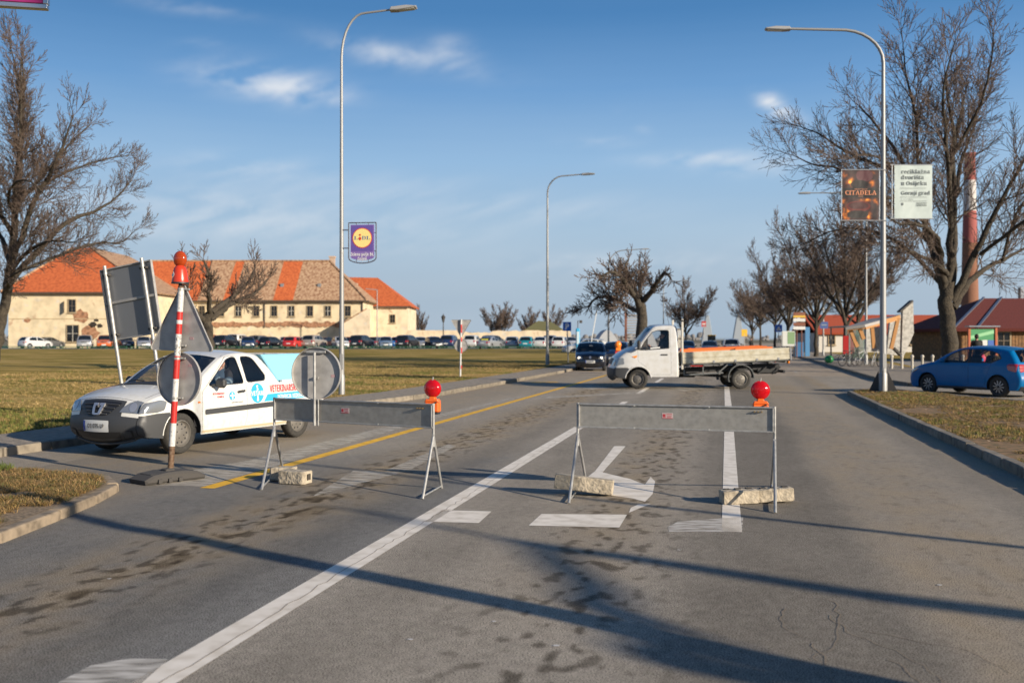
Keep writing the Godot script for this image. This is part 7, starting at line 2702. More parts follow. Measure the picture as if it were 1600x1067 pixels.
func lamp_post(label: String, base: Vector3, h: float, arm: Vector3, rise: float, r0 := 0.070) -> Node3D:
	var o := thing("street_lamp", label, "street lamp", base, 0.0, "street lamps along the road")
	var steel := lamp_steel()
	var n := 14
	var pts := []
	var rad := []
	var bend := h * 0.86
	pts.append(Vector3.ZERO)
	rad.append(r0 * 1.02)
	for k in 8:
		pts.append(Vector3.UP * lerpf(0.3, bend, k / 7.0))
		rad.append(lerpf(r0, r0 * 0.50, k / 7.0))
	for k in range(1, n + 1):
		var t := float(k) / n
		var a := minf(t * 1.9, 1.0) * PI * 0.5
		var out := (1.0 - cos(a)) * 0.42 + maxf(t - 0.526, 0.0) / 0.474 * 0.58
		var up := sin(a) * 0.86 + 0.14 * t
		pts.append(Vector3.UP * (bend + up * rise) + arm * out)
		rad.append(lerpf(r0 * 0.50, r0 * 0.36, t))
	var m := MB.new()
	m.tube(pts, rad, 14)
	part("pole", m, steel, o)
	m = MB.new()
	m.lathe([[r0 * 1.22, 0.0], [r0 * 1.22, 0.5], [r0 * 1.0, 0.56]], 14)
	part("collar", m, steel, o)
	m = MB.new()
	m.lathe([[r0 * 0.78, h * 0.36], [r0 * 0.86, h * 0.365], [r0 * 0.78, h * 0.372]], 14)
	part("collar", m, steel, o)
	m = MB.new()
	m.box(Vector3(0, 0.9, r0 * 0.93), Vector3(0.09, 0.42, 0.02), 0.006)
	part("inspection_door", m, steel, o)
	var e: Vector3 = pts[pts.size() - 1]
	var d: Vector3 = (e - pts[pts.size() - 2]).normalized()
	m = MB.new()
	var x := d
	var z := d.cross(Vector3.UP).normalized()
	var y := z.cross(x)
	m.xf = Transform3D(Basis(x, y, z), e)
	m.prism(p2([-0.10, -0.04, 0.10, -0.06, 0.62, -0.045, 0.64, -0.01, 0.35, 0.045, -0.05, 0.045]), 0.26, Transform3D(), 0.015)
	var hd := part("lamp_head", m, mat("lamp_head_grey", srgb(0.30, 0.30, 0.30), 0.5, 0.2), o)
	m = MB.new()
	m.xf = Transform3D(Basis(x, y, z), e)
	m.box(Vector3(0.36, -0.056, 0), Vector3(0.44, 0.02, 0.19), 0.006)
	part("lens", m, mat("lamp_lens", srgb(0.5, 0.5, 0.46), 0.15), hd)
	return o
func lamps() -> void:
	var w := Vector3(RN.x, 0, -RN.y)
	var a := gp(533.5, 617, 0.14)
	lamp_post("tall grey street lamp on the grass with the purple shop sign on its post", a, 10.6, Vector3(1.42, 0, 0.1), 1.30)
	var b := pp(855.5, 568, 55.0)
	b.y = 0.25
	lamp_post("slender grey street lamp at the end of the grass, second of the left row", b, 11.0, Vector3(1.95, 0, 0.3), 1.0, 0.088)
	var c := pp(951, 560, 92.0)
	c.y = 0.1
	lamp_post("grey street lamp left of the white flatbed, third of the left row", c, 9.6, Vector3(3.1, 0, 0.3), 1.6, 0.10)
	var c2 := pp(1037, 560, 135.0)
	c2.y = 0.1
	lamp_post("far grey street lamp above the cab of the white flatbed", c2, 9.6, Vector3(2.6, 0, 0.3), 1.2, 0.10)
	var r := gp(1380.5, 612, 0.12)
	var big := lamp_post("street lamp on the corner of the verge with two banners on its post", r, 11.15, Vector3(-2.75, 0, -0.2), 1.05, 0.102)
	var m := MB.new()
	for k in 4:
		var d := Vector3(cos(k * PI / 2 + 0.4), 0, sin(k * PI / 2 + 0.4))
		m.xf = Transform3D(Basis(d, Vector3.UP, d.cross(Vector3.UP)), Vector3.ZERO)
		m.prism(p2([0.10, 0.0, 0.40, 0.0, 0.12, 0.62]), 0.02)
	m.xf = Transform3D()
	m.box(Vector3(0, 0.012, 0), Vector3(0.62, 0.024, 0.62), 0.006)
	part("foot_fin", m, iron(), big)
	var r2 := pp(1354, 567, 60.0)
	r2.y = 0.12
	lamp_post("thin street lamp behind the left banner, second of the right row", r2, 11.3, Vector3(-3.3, 0, -0.5), 0.7, 0.085)
	var r3 := pp(1287, 553, 92.0)
	r3.y = 0.12
	lamp_post("thin street lamp beside the bus stop flag, third of the right row", r3, 10.6, Vector3(-3.2, 0, -0.5), 0.8, 0.085)
	shop_sign(a)
	banners(r)
	var o := thing("lantern_post", "old-fashioned black lantern post beyond the parked cars", "street lamp", pp(692.5, 0, 128) * Vector3(1, 0, 1) + Vector3(0, 0.48, 0))
	var iron := iron() as Material
	m = MB.new()
	m.lathe([[0.16, 0.0], [0.16, 0.5], [0.08, 0.7], [0.065, 2.6], [0.05, 3.3]], 10)
	part("post", m, iron, o)
	m = MB.new()
	m.lathe([[0.05, 3.3], [0.13, 3.4], [0.24, 3.95], [0.30, 4.0], [0.12, 4.25], [0.04, 4.35], [0.0, 4.5]], 6, Transform3D(), false)
	part("lantern", m, iron, o)
	o = thing("lamp_mast", "pale lamp with a flat arm in front of the orange-roofed house", "street lamp", pp(589, 0, 140) * Vector3(1, 0, 1) + Vector3(0, 0.4, 0))
	m = MB.new()
	m.rod(Vector3.ZERO, Vector3(0, 8.2, 0), 0.09, 8, 0.06)
	m.bar(Vector3(0.1, 8.2, 0), Vector3(-1.6, 8.35, 0), 0.12, 0.10)
	part("pole", m, lamp_steel(), o)
func shop_sign(base: Vector3) -> void:
	var z := -base.z - 0.1
	var tl := pp(544, 348, z)
	var br := pp(588, 411, z)
	var w := br.x - tl.x
	var h := tl.y - br.y
	var o := thing("shop_sign", "purple shop sign with a yellow disc, fixed to the tall left lamp post", "sign", Vector3((tl.x + br.x) * 0.5, br.y, -z), 0.0)
	o.rotation.y = -0.12
	var purple := mat("sign_purple", srgb(0.16, 0.10, 0.30), 0.5)
	var deep := mat("sign_violet", srgb(0.10, 0.065, 0.26), 0.5)
	var dark := mat("sign_frame_dark", srgb(0.06, 0.055, 0.075), 0.5)
	var shape := func(i: float) -> PackedVector2Array:
		var p := PackedVector2Array([Vector2(-w * 0.5 + i, h - i), Vector2(-w * 0.5 + i, h * 0.13 + i * 0.5)])
		for k in range(0, 13):
			var a := lerpf(PI, TAU, k / 12.0)
			p.append(Vector2(cos(a) * (w * 0.5 - i), h * 0.13 + sin(a) * (h * 0.13 - i) + i * 0.5))
		p.append(Vector2(w * 0.5 - i, h - i))
		return p
	var m := MB.new()
	m.prism(shape.call(0.055), 0.03)
	var pn := part("panel", m, purple, o)
	m = MB.new()
	var ring: PackedVector2Array = shape.call(0.0)
	for k in ring.size():
		var a := ring[k]
		var b := ring[(k + 1) % ring.size()]
		if a.distance_to(b) > 0.001:
			m.rod(Vector3(a.x, a.y, 0), Vector3(b.x, b.y, 0), 0.016, 6)
	for q in [[-0.22, 1.0], [0.22, 1.0], [-0.22, 0.03], [0.22, 0.03]]:
		m.rod(Vector3(w * q[0], h * q[1], 0), Vector3(w * q[0], h * q[1] + (0.07 if q[1] < 0.5 else -0.07), 0), 0.010, 5)
	for q in [0.3, 0.75]:
		m.rod(Vector3(w * 0.5, h * q, 0), Vector3(w * 0.5 - 0.07, h * q, 0), 0.010, 5)
		m.rod(Vector3(-w * 0.5, h * q + 0.08, 0), Vector3(-w * 0.5 - 0.20, h * q + 0.08, 0), 0.016, 6)
	part("frame", m, dark, o)
	for s in [1.0, -1.0]:
		var T := Transform3D(Basis(Vector3(s, 0, 0), Vector3.UP, Vector3(0, 0, s)), Vector3(0, 0, s * 0.017))
		m = MB.new()
		m.xf = T
		m.prism(p2([-w * 0.39, h * 0.30, w * 0.39, h * 0.30, w * 0.39, h * 0.93, -w * 0.39, h * 0.93]), 0.004)
		part("square", m, deep, pn)
		var ce := Vector2(0, h * 0.62)
		var R := w * 0.36
		m = MB.new()
		m.xf = T
		m.prism(circle(R, 36, ce), 0.010)
		part("disc_rim", m, mat("sign_red", srgb(0.48, 0.03, 0.025), 0.5), pn)
		m = MB.new()
		m.xf = T
		m.prism(circle(R * 0.92, 36, ce), 0.016)
		part("disc", m, mat("sign_disc_yellow", srgb(0.68, 0.56, 0.20), 0.5), pn)
		m = MB.new()
		m.xf = T
		text(m, "L", R * 0.34, Transform3D(Basis(), Vector3(-R * 0.62, ce.y, 0.010)), true, "Droid Serif", 1.35)
		text(m, "D", R * 0.34, Transform3D(Basis(), Vector3(R * 0.18, ce.y, 0.010)), true, "Droid Serif", 1.25)
		text(m, "L", R * 0.34, Transform3D(Basis(), Vector3(R * 0.62, ce.y, 0.010)), true, "Droid Serif", 1.35)
		part("lettering", m, mat("sign_letter_blue", srgb(0.035, 0.07, 0.24), 0.5), pn)
		m = MB.new()
		m.xf = T
		m.prism(circle(R * 0.10, 14, ce + Vector2(-R * 0.22, R * 0.30)), 0.006, Transform3D(Basis(), Vector3(0, 0, 0.009)))
		m.prism(p2([-R * 0.22, ce.y + R * 0.16, -R * 0.05, ce.y - R * 0.05, -R * 0.22, ce.y - R * 0.28, -R * 0.39, ce.y - R * 0.05]), 0.006, Transform3D(Basis(), Vector3(0, 0, 0.009)))
		part("letter_i", m, M["sign_red"], pn)
		m = MB.new()
		m.xf = T
		text(m, "Zeleno polje 8d,", 0.085, Transform3D(Basis(), Vector3(0, h * 0.215, 0.004)), true, "Droid Sans", 0.72)
		text(m, "Osijek", 0.085, Transform3D(Basis(), Vector3(0, h * 0.105, 0.004)), true, "Droid Sans", 0.72)
		part("address_lettering", m, mat("sign_letter_white", srgb(0.62, 0.60, 0.64), 0.5), pn)
func banner_print() -> ImageTexture:
	var im := Image.create(96, 128, false, Image.FORMAT_RGB8)
	var f := FastNoiseLite.new()
	f.seed = 77
	f.frequency = 0.055
	f.fractal_octaves = 3
	for y in 128:
		for x in 96:
			var n := f.get_noise_2d(x, y) * 0.5 + 0.5
			var c := Color(0.06, 0.02, 0.03).lerp(Color(0.24, 0.06, 0.05), n)
			var em := 0.0
			for q in [[22, 30, 13, 13, 1.0], [78, 34, 10, 9, 0.7], [10, 110, 11, 22, 1.0], [70, 116, 8, 10, 0.9], [62, 76, 22, 5, 0.8], [4, 80, 8, 8, 0.7], [90, 80, 8, 10, 0.7], [78, 8, 12, 6, 0.4], [6, 12, 8, 10, 0.5]]:
				var d := Vector2((x - q[0]) / float(q[2]), (y - q[1]) / float(q[3])).length()
				em += q[4] * clampf(1.25 - d, 0.0, 1.0) * clampf(n * 2.2 - 0.45, 0.0, 1.2)
			c = c.lerp(Color(0.95, 0.55, 0.10), clampf(em, 0.0, 1.0)).lerp(Color(1.0, 0.85, 0.35), clampf(em - 0.7, 0.0, 1.0))
			if Vector2((x - 58) / 22.0, (y - 14) / 16.0).length() < 1.0:
				c = Color(0.30, 0.15, 0.17)
			if Vector2((x - 42) / 32.0, (y - 92) / 14.0).length() < 1.0:
				c = Color(0.34, 0.09, 0.07)
			if Vector2((x - 42) / 27.0, (y - 90) / 9.0).length() < 1.0:
				c = Color(0.22, 0.05, 0.05)
			if Vector2((x - 45) / 26.0, (y - 36) / 12.0).length() < 0.9 or Vector2((x - 40) / 28.0, (y - 112) / 10.0).length() < 1.0:
				c = c.lerp(Color(0.03, 0.015, 0.02), 0.85)
			if y > 45 and y < 70:
				c = Color(0.028, 0.016, 0.02)
			im.set_pixel(x, y, c)
	im.resize(384, 512, Image.INTERPOLATE_CUBIC)
	return ImageTexture.create_from_image(im)
func cloth(mb: MB, w: float, h: float, amp: float, seed_: int) -> void:
	var f := FastNoiseLite.new()
	f.seed = seed_
	f.frequency = 0.9
	var nx := 16
	var ny := 20
	var first := mb.v.size()
	var z := func(x: float, y: float) -> float: return amp * (f.get_noise_2d(x * 2.0, y * 0.8) + 0.5 * sin(x * 9.0 / w))
	for s in [1.0, -1.0]:
		first = mb.v.size()
		for j in ny + 1:
			for i in nx + 1:
				var x := w * i / nx
				var y := h * j / ny
				var nn := Vector3(z.call(x - 0.01, y) - z.call(x + 0.01, y), z.call(x, y - 0.01) - z.call(x, y + 0.01), 0.02).normalized()
				mb.vert(Vector3(x, y, z.call(x, y) + s * 0.002), nn * s, Vector2(x / w, 1.0 - y / h))
		for j in ny:
			for i in nx:
				var q := first + j * (nx + 1) + i
				mb.face(q, q + 1, q + nx + 2)
				mb.face(q, q + nx + 2, q + nx + 1)
func banners(base: Vector3) -> void:
	var z := -base.z
	var alu := mat("banner_frame", srgb(0.34, 0.35, 0.36), 0.4, 0.6)
	var a := pp(1315, 345, z)
	var b := pp(1372, 266, z)
	var w := b.x - a.x
	var h := b.y - a.y
	var o := thing("banner", "dark restaurant banner with glowing embers, left of the lamp post", "banner", Vector3(a.x, a.y, -z + 0.08))
	var m := MB.new()
	cloth(m, w, h, 0.012, 4)
	var pm := mat("banner_print", Color(1, 1, 1), 0.6)
	pm.albedo_texture = banner_print()
	var sheet := part("sheet", m, pm, o)
	m = MB.new()
	for y in [0.0, h]:
		m.rod(Vector3(-0.03, y, 0), Vector3(w + 0.22, y, 0), 0.016, 6)
	for x in [-0.02, w + 0.02]:
		m.rod(Vector3(x, 0, 0), Vector3(x, h, 0), 0.012, 6)
	part("frame", m, alu, o)
	m = MB.new()
	text(m, "CITADELA", 0.125, Transform3D(Basis(), Vector3(w * 0.5, h * 0.545, 0.016)), true, "Droid Serif", 0.98)
	text(m, "RESTORAN", 0.03, Transform3D(Basis(), Vector3(w * 0.5, h * 0.615, 0.016)), false, "Droid Sans", 1.8)
	text(m, "OSIJEK", 0.028, Transform3D(Basis(), Vector3(w * 0.5, h * 0.475, 0.016)), false, "Droid Sans", 1.3)
	part("lettering", m, mat("banner_gold", srgb(0.52, 0.20, 0.10), 0.5), sheet)
	a = pp(1397, 342, z)
	b = pp(1456, 258, z)
	w = b.x - a.x
	h = b.y - a.y
	o = thing("banner", "pale green banner with grey text, right of the lamp post", "banner", Vector3(a.x, a.y, -z + 0.05))
	m = MB.new()
	cloth(m, w, h, 0.010, 9)
	sheet = part("sheet", m, mat("banner_pale", srgb(0.40, 0.46, 0.44), 0.6), o)
	m = MB.new()
	m.rod(Vector3(-0.12, h, 0), Vector3(w + 0.05, h, 0), 0.016, 6)
	m.rod(Vector3(-0.12, 0, 0), Vector3(w + 0.05, 0, 0), 0.016, 6)
	m.rod(Vector3(-0.07, 0, 0), Vector3(-0.07, h, 0), 0.014, 6)
	part("frame", m, alu, o)
	m = MB.new()
	for k in 9:
		m.rod(Vector3(-0.07, h * (k + 0.5) / 9.0, 0), Vector3(0.02, h * (k + 0.5) / 9.0, 0), 0.008, 4)
	part("tie", m, iron(), o)
	m = MB.new()
	var lines := [["reciklažna", 0.115, 0.87], ["dvorišta", 0.115, 0.765], ["u Osijeku", 0.115, 0.655], ["Gornji grad", 0.105, 0.475]]
	for q in lines:
		text(m, q[0], q[1], Transform3D(Basis(), Vector3(w * 0.17, h * q[2], 0.016)), true, "Droid Serif", 0.98, null, HORIZONTAL_ALIGNMENT_LEFT)
	text(m, "1. i 2. veljače", 0.035, Transform3D(Basis(), Vector3(w * 0.17, h * 0.36, 0.016)), false, "Droid Serif", 1.2, null, HORIZONTAL_ALIGNMENT_LEFT)
	m.prism(rounded(0.06, 0.08, 0.015, 2, Vector2(w * 0.21, h * 0.27)), 0.003, Transform3D(Basis(), Vector3(0, 0, 0.016)))
	for k in 3:
		m.prism(rounded(0.30, 0.014, 0.004, 1, Vector2(w * 0.72, h * (0.29 - k * 0.025))), 0.003, Transform3D(Basis(), Vector3(0, 0, 0.016)))
	for y in [0.565, 0.40, 0.325]:
		m.prism(rounded(w * 0.7, 0.006, 0.002, 1, Vector2(w * 0.5, h * y)), 0.003, Transform3D(Basis(), Vector3(0, 0, 0.016)))
	part("lettering", m, mat("banner_ink", srgb(0.11, 0.13, 0.13), 0.6), sheet)
func alu_back() -> StandardMaterial3D:
	var m := mat("sign_back", srgb(0.44, 0.42, 0.395), 0.5, 0.25)
	if m.albedo_texture == null:
		m.albedo_texture = noise_tex(141, 0.02, [[0.0, g3(0.78)], [0.5, g3(0.92)], [1.0, g3(1.0)]], 256, 5)
		tri_uv(m, 1.0, false)
	return m
func sign_plate(parent: Node, called: String, shape: PackedVector2Array, rim_w: float, at: Transform3D, face: Material, inner: Material, sticker := Vector2.ZERO) -> MeshInstance3D:
	var m := MB.new()
	m.xf = at
	m.prism(shape, 0.004)
	var n := shape.size()
	var ins := Geometry2D.offset_polygon(shape, -0.006)[0]
	for k in n:
		var a := shape[k]
		var b := shape[(k + 1) % n]
		m.quad(Vector3(a.x, a.y, -0.004), Vector3(b.x, b.y, -0.004), Vector3(b.x, b.y, rim_w), Vector3(a.x, a.y, rim_w))
	n = ins.size()
	for k in n:
		var a := ins[k]
		var b := ins[(k + 1) % n]
		m.quad(Vector3(a.x, a.y, 0.001), Vector3(b.x, b.y, 0.001), Vector3(b.x, b.y, rim_w), Vector3(a.x, a.y, rim_w))
	m.patch(shape, [ins], func(p): return Vector3(p.x, p.y, rim_w), 0.2, 0.2, 1.0)
	var o := part(called, m, alu_back(), parent)
	m = MB.new()
	m.xf = at
	m.prism(Geometry2D.offset_polygon(shape, -0.004)[0], 0.002, Transform3D(Basis(), Vector3(0, 0, -0.0055)))
	part("border", m, face, o)
	m = MB.new()
	m.xf = at
	m.prism(Geometry2D.offset_polygon(shape, -0.055)[0], 0.002, Transform3D(Basis(), Vector3(0, 0, -0.0085)))
	part("face", m, inner, o)
	if sticker != Vector2.ZERO:
		m = MB.new()
		m.xf = at
		m.prism(rounded(0.055, 0.034, 0.004, 2, sticker), 0.002, Transform3D(Basis(), Vector3(0, 0, 0.004)))
		part("sticker", m, mat("sticker_worn", srgb(0.36, 0.24, 0.24), 0.6), o)
	return o
func warning_lamp(label: String, at: Vector3, yaw: float, lens: Material, called: String, amber := false) -> Node3D:
	var o := thing(called, label, "warning lamp", at, yaw)
	var m := MB.new()
	var q := Transform3D(Basis(Vector3(1, 0, 0), PI / 2), Vector3.ZERO)
	m.lathe([[0.0, 0.048], [0.035, 0.045], [0.066, 0.034], [0.086, 0.016], [0.090, 0.0], [0.086, -0.016], [0.066, -0.034], [0.035, -0.045], [0.0, -0.048]], 32, q)
	part("lens", m, lens, o)
	m = MB.new()
	var ring := []
	for k in 33:
		ring.append(Vector3(cos(TAU * k / 32.0), sin(TAU * k / 32.0), 0) * 0.091)
	m.tube(ring, [0.007], 6, false)
	for k in 10:
		var r := 0.014 + k * 0.0065
		var rr := []
		for j in 25:
			var zz := 0.048 * sqrt(maxf(0.0, 1.0 - pow(r / 0.091, 2.0)))
			rr.append(Vector3(cos(TAU * j / 24.0) * r, sin(TAU * j / 24.0) * r, zz * 0.985))
		m.tube(rr, [0.0022], 4, false)
	part("lens_rim", m, lens, o)
	m = MB.new()
	m.box(Vector3(0, -0.105, 0), Vector3(0.075, 0.04, 0.07), 0.015)
	m.prism(p2([-0.085, -0.145, 0.085, -0.145, 0.065, -0.112, -0.065, -0.112]), 0.085, Transform3D(), 0.008)
	m.box(Vector3(0, -0.20, 0), Vector3(0.165, 0.115, 0.10), 0.018)
	part("housing", m, mat("housing_orange", srgb(0.72, 0.13, 0.02), 0.35), o)
	m = MB.new()
	m.box(Vector3(0, -0.265, 0), Vector3(0.15, 0.02, 0.09), 0.006)
	m.rod(Vector3(0.05, -0.15, 0.03), Vector3(0.05, -0.15, 0.075), 0.008, 8)
	part("clamp", m, M["car_black_plastic"], o)
	m = MB.new()
	m.rod(Vector3(0, 0.085, 0), Vector3(0.004, 0.125, 0), 0.008, 6)
	part("cap", m, alu_back(), o)
	return o
func signs() -> void:
	var steel := galv()
	var red := mat("stripe_red", srgb(0.52, 0.025, 0.02), 0.4)
	var white := mat("stripe_white", srgb(0.58, 0.57, 0.55), 0.45)
	white.albedo_texture = noise_tex(142, 0.05, [[0.0, g3(0.55)], [0.3, g3(0.9)], [1.0, g3(1.0)]], 256, 4)
	tri_uv(white, 2.0, false)
	red.albedo_texture = white.albedo_texture
	tri_uv(red, 2.0, false)
	var rust := mat("bare_pipe", srgb(0.20, 0.145, 0.10), 0.75, 0.2)
	rust.albedo_texture = noise_tex(143, 0.04, [[0.0, Color(0.55, 0.42, 0.35)], [0.5, Color(0.85, 0.78, 0.72)], [1.0, Color(1, 1, 1)]], 256, 4)
	tri_uv(rust, 2.5, false)
	var base := gp(265, 751, 0.0)
	var z := -base.z
	var foot := base + Vector3(0, 0.05, 0)
	var tip := pp(283, 441, z)
	var o := thing("sign_post", "red and white striped post carrying a triangular and a round sign seen from behind", "sign post")
	var Y := func(py: float) -> Vector3:
		var y := EYE - (py - CY) * z / F
		return foot.lerp(tip, (y - foot.y) / (tip.y - foot.y))
	var m := MB.new()
	m.rod(foot, Y.call(447), 0.0345, 16)
	var pole := part("pole", m, rust, o)
	for q in [[450, 487, white, "white_band"], [487, 500, red, "red_band"], [506, 522, red, "red_band"], [500, 506, white, "white_band"], [522, 556, white, "white_band"], [556, 592, red, "red_band"], [592, 627, white, "white_band"], [627, 661, red, "red_band"], [661, 697, white, "white_band"]]:
		m = MB.new()
		m.rod(Y.call(q[0]), Y.call(q[1]), 0.0362, 16)
		part(q[3], m, q[2], pole)
	m = MB.new()
	for k in 26:
		var py := 524.0 + fmod(k * 3.7, 31.0)
		var c: Vector3 = Y.call(py)
		var a := 0.5 + rng.randf_range(-0.9, 0.9)
		var p := c + Vector3(sin(a), 0, cos(a)) * 0.0372
		var a2 := a + rng.randf_range(-0.5, 0.5)
		m.rod(p, c + Vector3(sin(a2), 0, cos(a2)) * 0.0372 + Vector3(0, rng.randf_range(-0.03, 0.03), 0), 0.0028, 4)
	part("scribble", m, M["plate_ink"], pole)
	var yaw := -0.37
	var sb := Basis(Vector3.UP, yaw)
	var back := sb * Vector3(0, 0, -1)
	var up := (tip - foot).normalized()
	var tilt := Basis(Vector3(0, 0, 1), -0.028)
	var c1: Vector3 = Y.call(512)
	sign_plate(o, "triangular_sign", round_tri(0.94, 0.035), 0.016, Transform3D(tilt * sb, c1 + back * 0.062), red, M["plate_white"], Vector2(0.14, -0.12))
	var c2: Vector3 = Y.call(592)
	sign_plate(o, "round_sign", circle(0.315, 40), 0.026, Transform3D(tilt * sb, c2 + back * 0.066), red, M["plate_white"], Vector2(0.15, 0.16))
	m = MB.new()
	for py in [452, 540, 560, 622]:
		var c: Vector3 = Y.call(py)
		m.xf = Transform3D(sb, c)
		m.box(Vector3(0, 0, -0.045), Vector3(0.17, 0.026, 0.02), 0.004)
		m.lathe([[0.036, -0.014], [0.042, -0.014], [0.042, 0.014], [0.036, 0.014]], 14)
		m.rod(Vector3(0.05, 0, 0.0), Vector3(0.05, 0, -0.04), 0.007, 6)
	part("clamp", m, steel, o)
	m = MB.new()
	var f0 := gp(208, 770, 0)
	var f1 := gp(309, 757, 0)
	var fa := atan2(-(f1.z - f0.z), f1.x - f0.x)
	m.xf = Transform3D(Basis(Vector3.UP, fa), Vector3(base.x - 0.02, 0.004, base.z + 0.02))
	m.prism(p2([-0.38, 0.0, 0.38, 0.0, 0.40, 0.04, 0.28, 0.10, 0.10, 0.12, -0.10, 0.12, -0.28, 0.10, -0.39, 0.05]), 0.38, Transform3D(), 0.025)
	m.box(Vector3(0.0, 0.11, 0), Vector3(0.13, 0.07, 0.13), 0.02)
	m.box(Vector3(0.24, 0.085, 0.0), Vector3(0.10, 0.04, 0.24), 0.015)
	m.box(Vector3(-0.24, 0.09, 0.0), Vector3(0.10, 0.04, 0.24), 0.015)
	for k in 3:
		m.box(Vector3(-0.22 + k * 0.13, 0.03, 0.205), Vector3(0.05, 0.05, 0.02), 0.006)
	solo("rubber_base", m, mat("recycled_rubber", srgb(0.055, 0.05, 0.046), 0.95), "dark grey rubber foot holding the striped sign post", "sign base")
	var amber := mat("amber_lens", srgb(0.42, 0.065, 0.008), 0.10, 0.0, {"clearcoat_enabled": true, "clearcoat": 1.0, "clearcoat_roughness": 0.05, "backlight_enabled": true, "backlight": Color(0.8, 0.25, 0.03)})
	var lp := pp(281, 405, z)
	var al := thing("amber_lamp", "orange flashing lamp on top of the striped post", "warning lamp", lp, yaw)
	m = MB.new()
	m.ball(Vector3.ZERO, Vector3(0.085, 0.098, 0.062), 24, 14)
	part("lens", m, amber, al)
	m = MB.new()
	for k in 7:
		var rr := []
		var y := -0.075 + k * 0.025
		var s := sqrt(1.0 - pow(y / 0.098, 2.0))
		for j in 25:
			rr.append(Vector3(cos(TAU * j / 24.0) * 0.0855 * s, y, sin(TAU * j / 24.0) * 0.0625 * s))
		m.tube(rr, [0.0018], 4, false)
	part("lens_rib", m, amber, al)
	m = MB.new()
	m.lathe([[0.045, -0.075], [0.066, -0.10], [0.076, -0.125], [0.090, -0.22], [0.096, -0.262], [0.094, -0.275], [0.0, -0.275]], 20)
	part("housing", m, mat("lamp_housing_red", srgb(0.46, 0.035, 0.012), 0.3), al)
	m = MB.new()
	m.lathe([[0.099, -0.268], [0.101, -0.285], [0.0, -0.287]], 20)
	m.rod(Vector3(0, -0.28, 0), Vector3(0, -0.33, 0), 0.02, 8)
	part("base_ring", m, M["car_black_plastic"], al)
	m = MB.new()
	m.xf = Transform3D(Basis(Vector3.UP, -0.45), Vector3(0, -0.185, 0))
	m.prism(p2([-0.032, 0.0, 0.0, -0.034, 0.032, 0.0, 0.0, 0.034]), 0.004, Transform3D(Basis(Vector3(1, 0, 0), -0.16), Vector3(0, 0, 0.0875)))
	part("sticker", m, M["plate_white"], al)
	z = 18.6
	o = thing("direction_board", "dark back of a large board leaning on two grey posts behind the white pickup", "sign")
	var A := pp(196, 662, z)
	A.y = 0.12
	var lean := Basis(Vector3(0, 0, 1), 0.145)
	m = MB.new()
	var by := Basis(Vector3.UP, -0.40)
	var org := A
	var T := Transform3D(lean * by, org)
	m.xf = T
	m.box(Vector3(0.50, 2.19, -0.05), Vector3(1.22, 1.34, 0.012), 0.003)
	var bd := part("panel", m, mat("board_back", srgb(0.20, 0.205, 0.215), 0.45, 0.3), o)
	m = MB.new()
	m.xf = T
	for y in [1.53, 2.855]:
		m.box(Vector3(0.50, y, -0.035), Vector3(1.23, 0.025, 0.05), 0.004)
	for x in [-0.11, 1.11]:
		m.box(Vector3(x, 2.19, -0.035), Vector3(0.025, 1.34, 0.05), 0.004)
	m.box(Vector3(0.50, 2.22, -0.03), Vector3(1.2, 0.05, 0.03), 0.004)
	part("rim", m, alu_back(), bd)
	m = MB.new()
	m.xf = T
	m.box(Vector3(0.50, 2.19, -0.062), Vector3(1.18, 1.30, 0.006))
	part("face", m, M["plate_white"], bd)
	m = MB.new()
	m.xf = T
	for y in [1.62, 2.74]:
		for x in [0.05, 0.95]:
			m.box(Vector3(x, y, 0.0), Vector3(0.16, 0.04, 0.07), 0.006)
	part("clamp", m, iron(), o)
	for x in [0.05, 0.95]:
		m = MB.new()
		m.xf = T
		m.rod(Vector3(x, -0.2, 0.02), Vector3(x, 2.92, 0.02), 0.034, 12)
		part("post", m, steel, o)
	base = gp(719, 587, 0.16)
	z = -base.z
	o = thing("give_way_post", "small striped post in the grass with an upside-down triangular sign and a round sign", "sign post")
	var Yv := func(py: float) -> Vector3: return pp(720.5, py, z)
	m = MB.new()
	m.rod(base - Vector3(0, 0.1, 0), Yv.call(499), 0.036, 12)
	pole = part("pole", m, white, o)
	for q in [[507, 520], [527, 534], [543, 552], [571, 576]]:
		m = MB.new()
		m.rod(Yv.call(q[0]), Yv.call(q[1]), 0.0385, 12)
		part("red_band", m, red, pole)
	sb = Basis(Vector3.UP, -0.1)
	sign_plate(o, "triangular_sign", round_tri(0.86, 0.03, false), 0.016, Transform3D(sb, Yv.call(509) + Vector3(0, 0, -0.06)), red, M["plate_white"])
	sign_plate(o, "round_sign", circle(0.27, 28), 0.02, Transform3D(sb, Yv.call(540) + Vector3(0, 0, -0.06)), red, M["plate_white"])
	var blue := mat("sign_blue", srgb(0.012, 0.10, 0.42), 0.45)
	z = 62.0
	o = thing("parking_sign", "square blue parking sign on a thin post left of the black hatchback", "sign")
	m = MB.new()
	m.rod(pp(888, 566, z), pp(886, 503, z), 0.035, 8)
	part("post", m, steel, o)
	m = MB.new()
	m.prism(rounded(0.52, 0.56, 0.04, 3), 0.02, Transform3D(Basis(), pp(886, 510, z) + Vector3(0, 0, 0.05)))
	var pn := part("panel", m, blue, o)
	m = MB.new()
	text(m, "P", 0.34, Transform3D(Basis(), pp(886, 510, z) + Vector3(0, 0, 0.064)), true)
	part("letter", m, M["plate_white"], pn)
	z = 9.4
	var c := pp(72, 12, z)
	o = thing("magenta_sign", "corner of a magenta sign in a silver frame hanging high at the top left", "sign", Vector3(c.x, c.y, c.z), 0.2)
	m = MB.new()
	m.box(Vector3(-0.60, 0.42, 0), Vector3(1.16, 0.78, 0.05), 0.005)
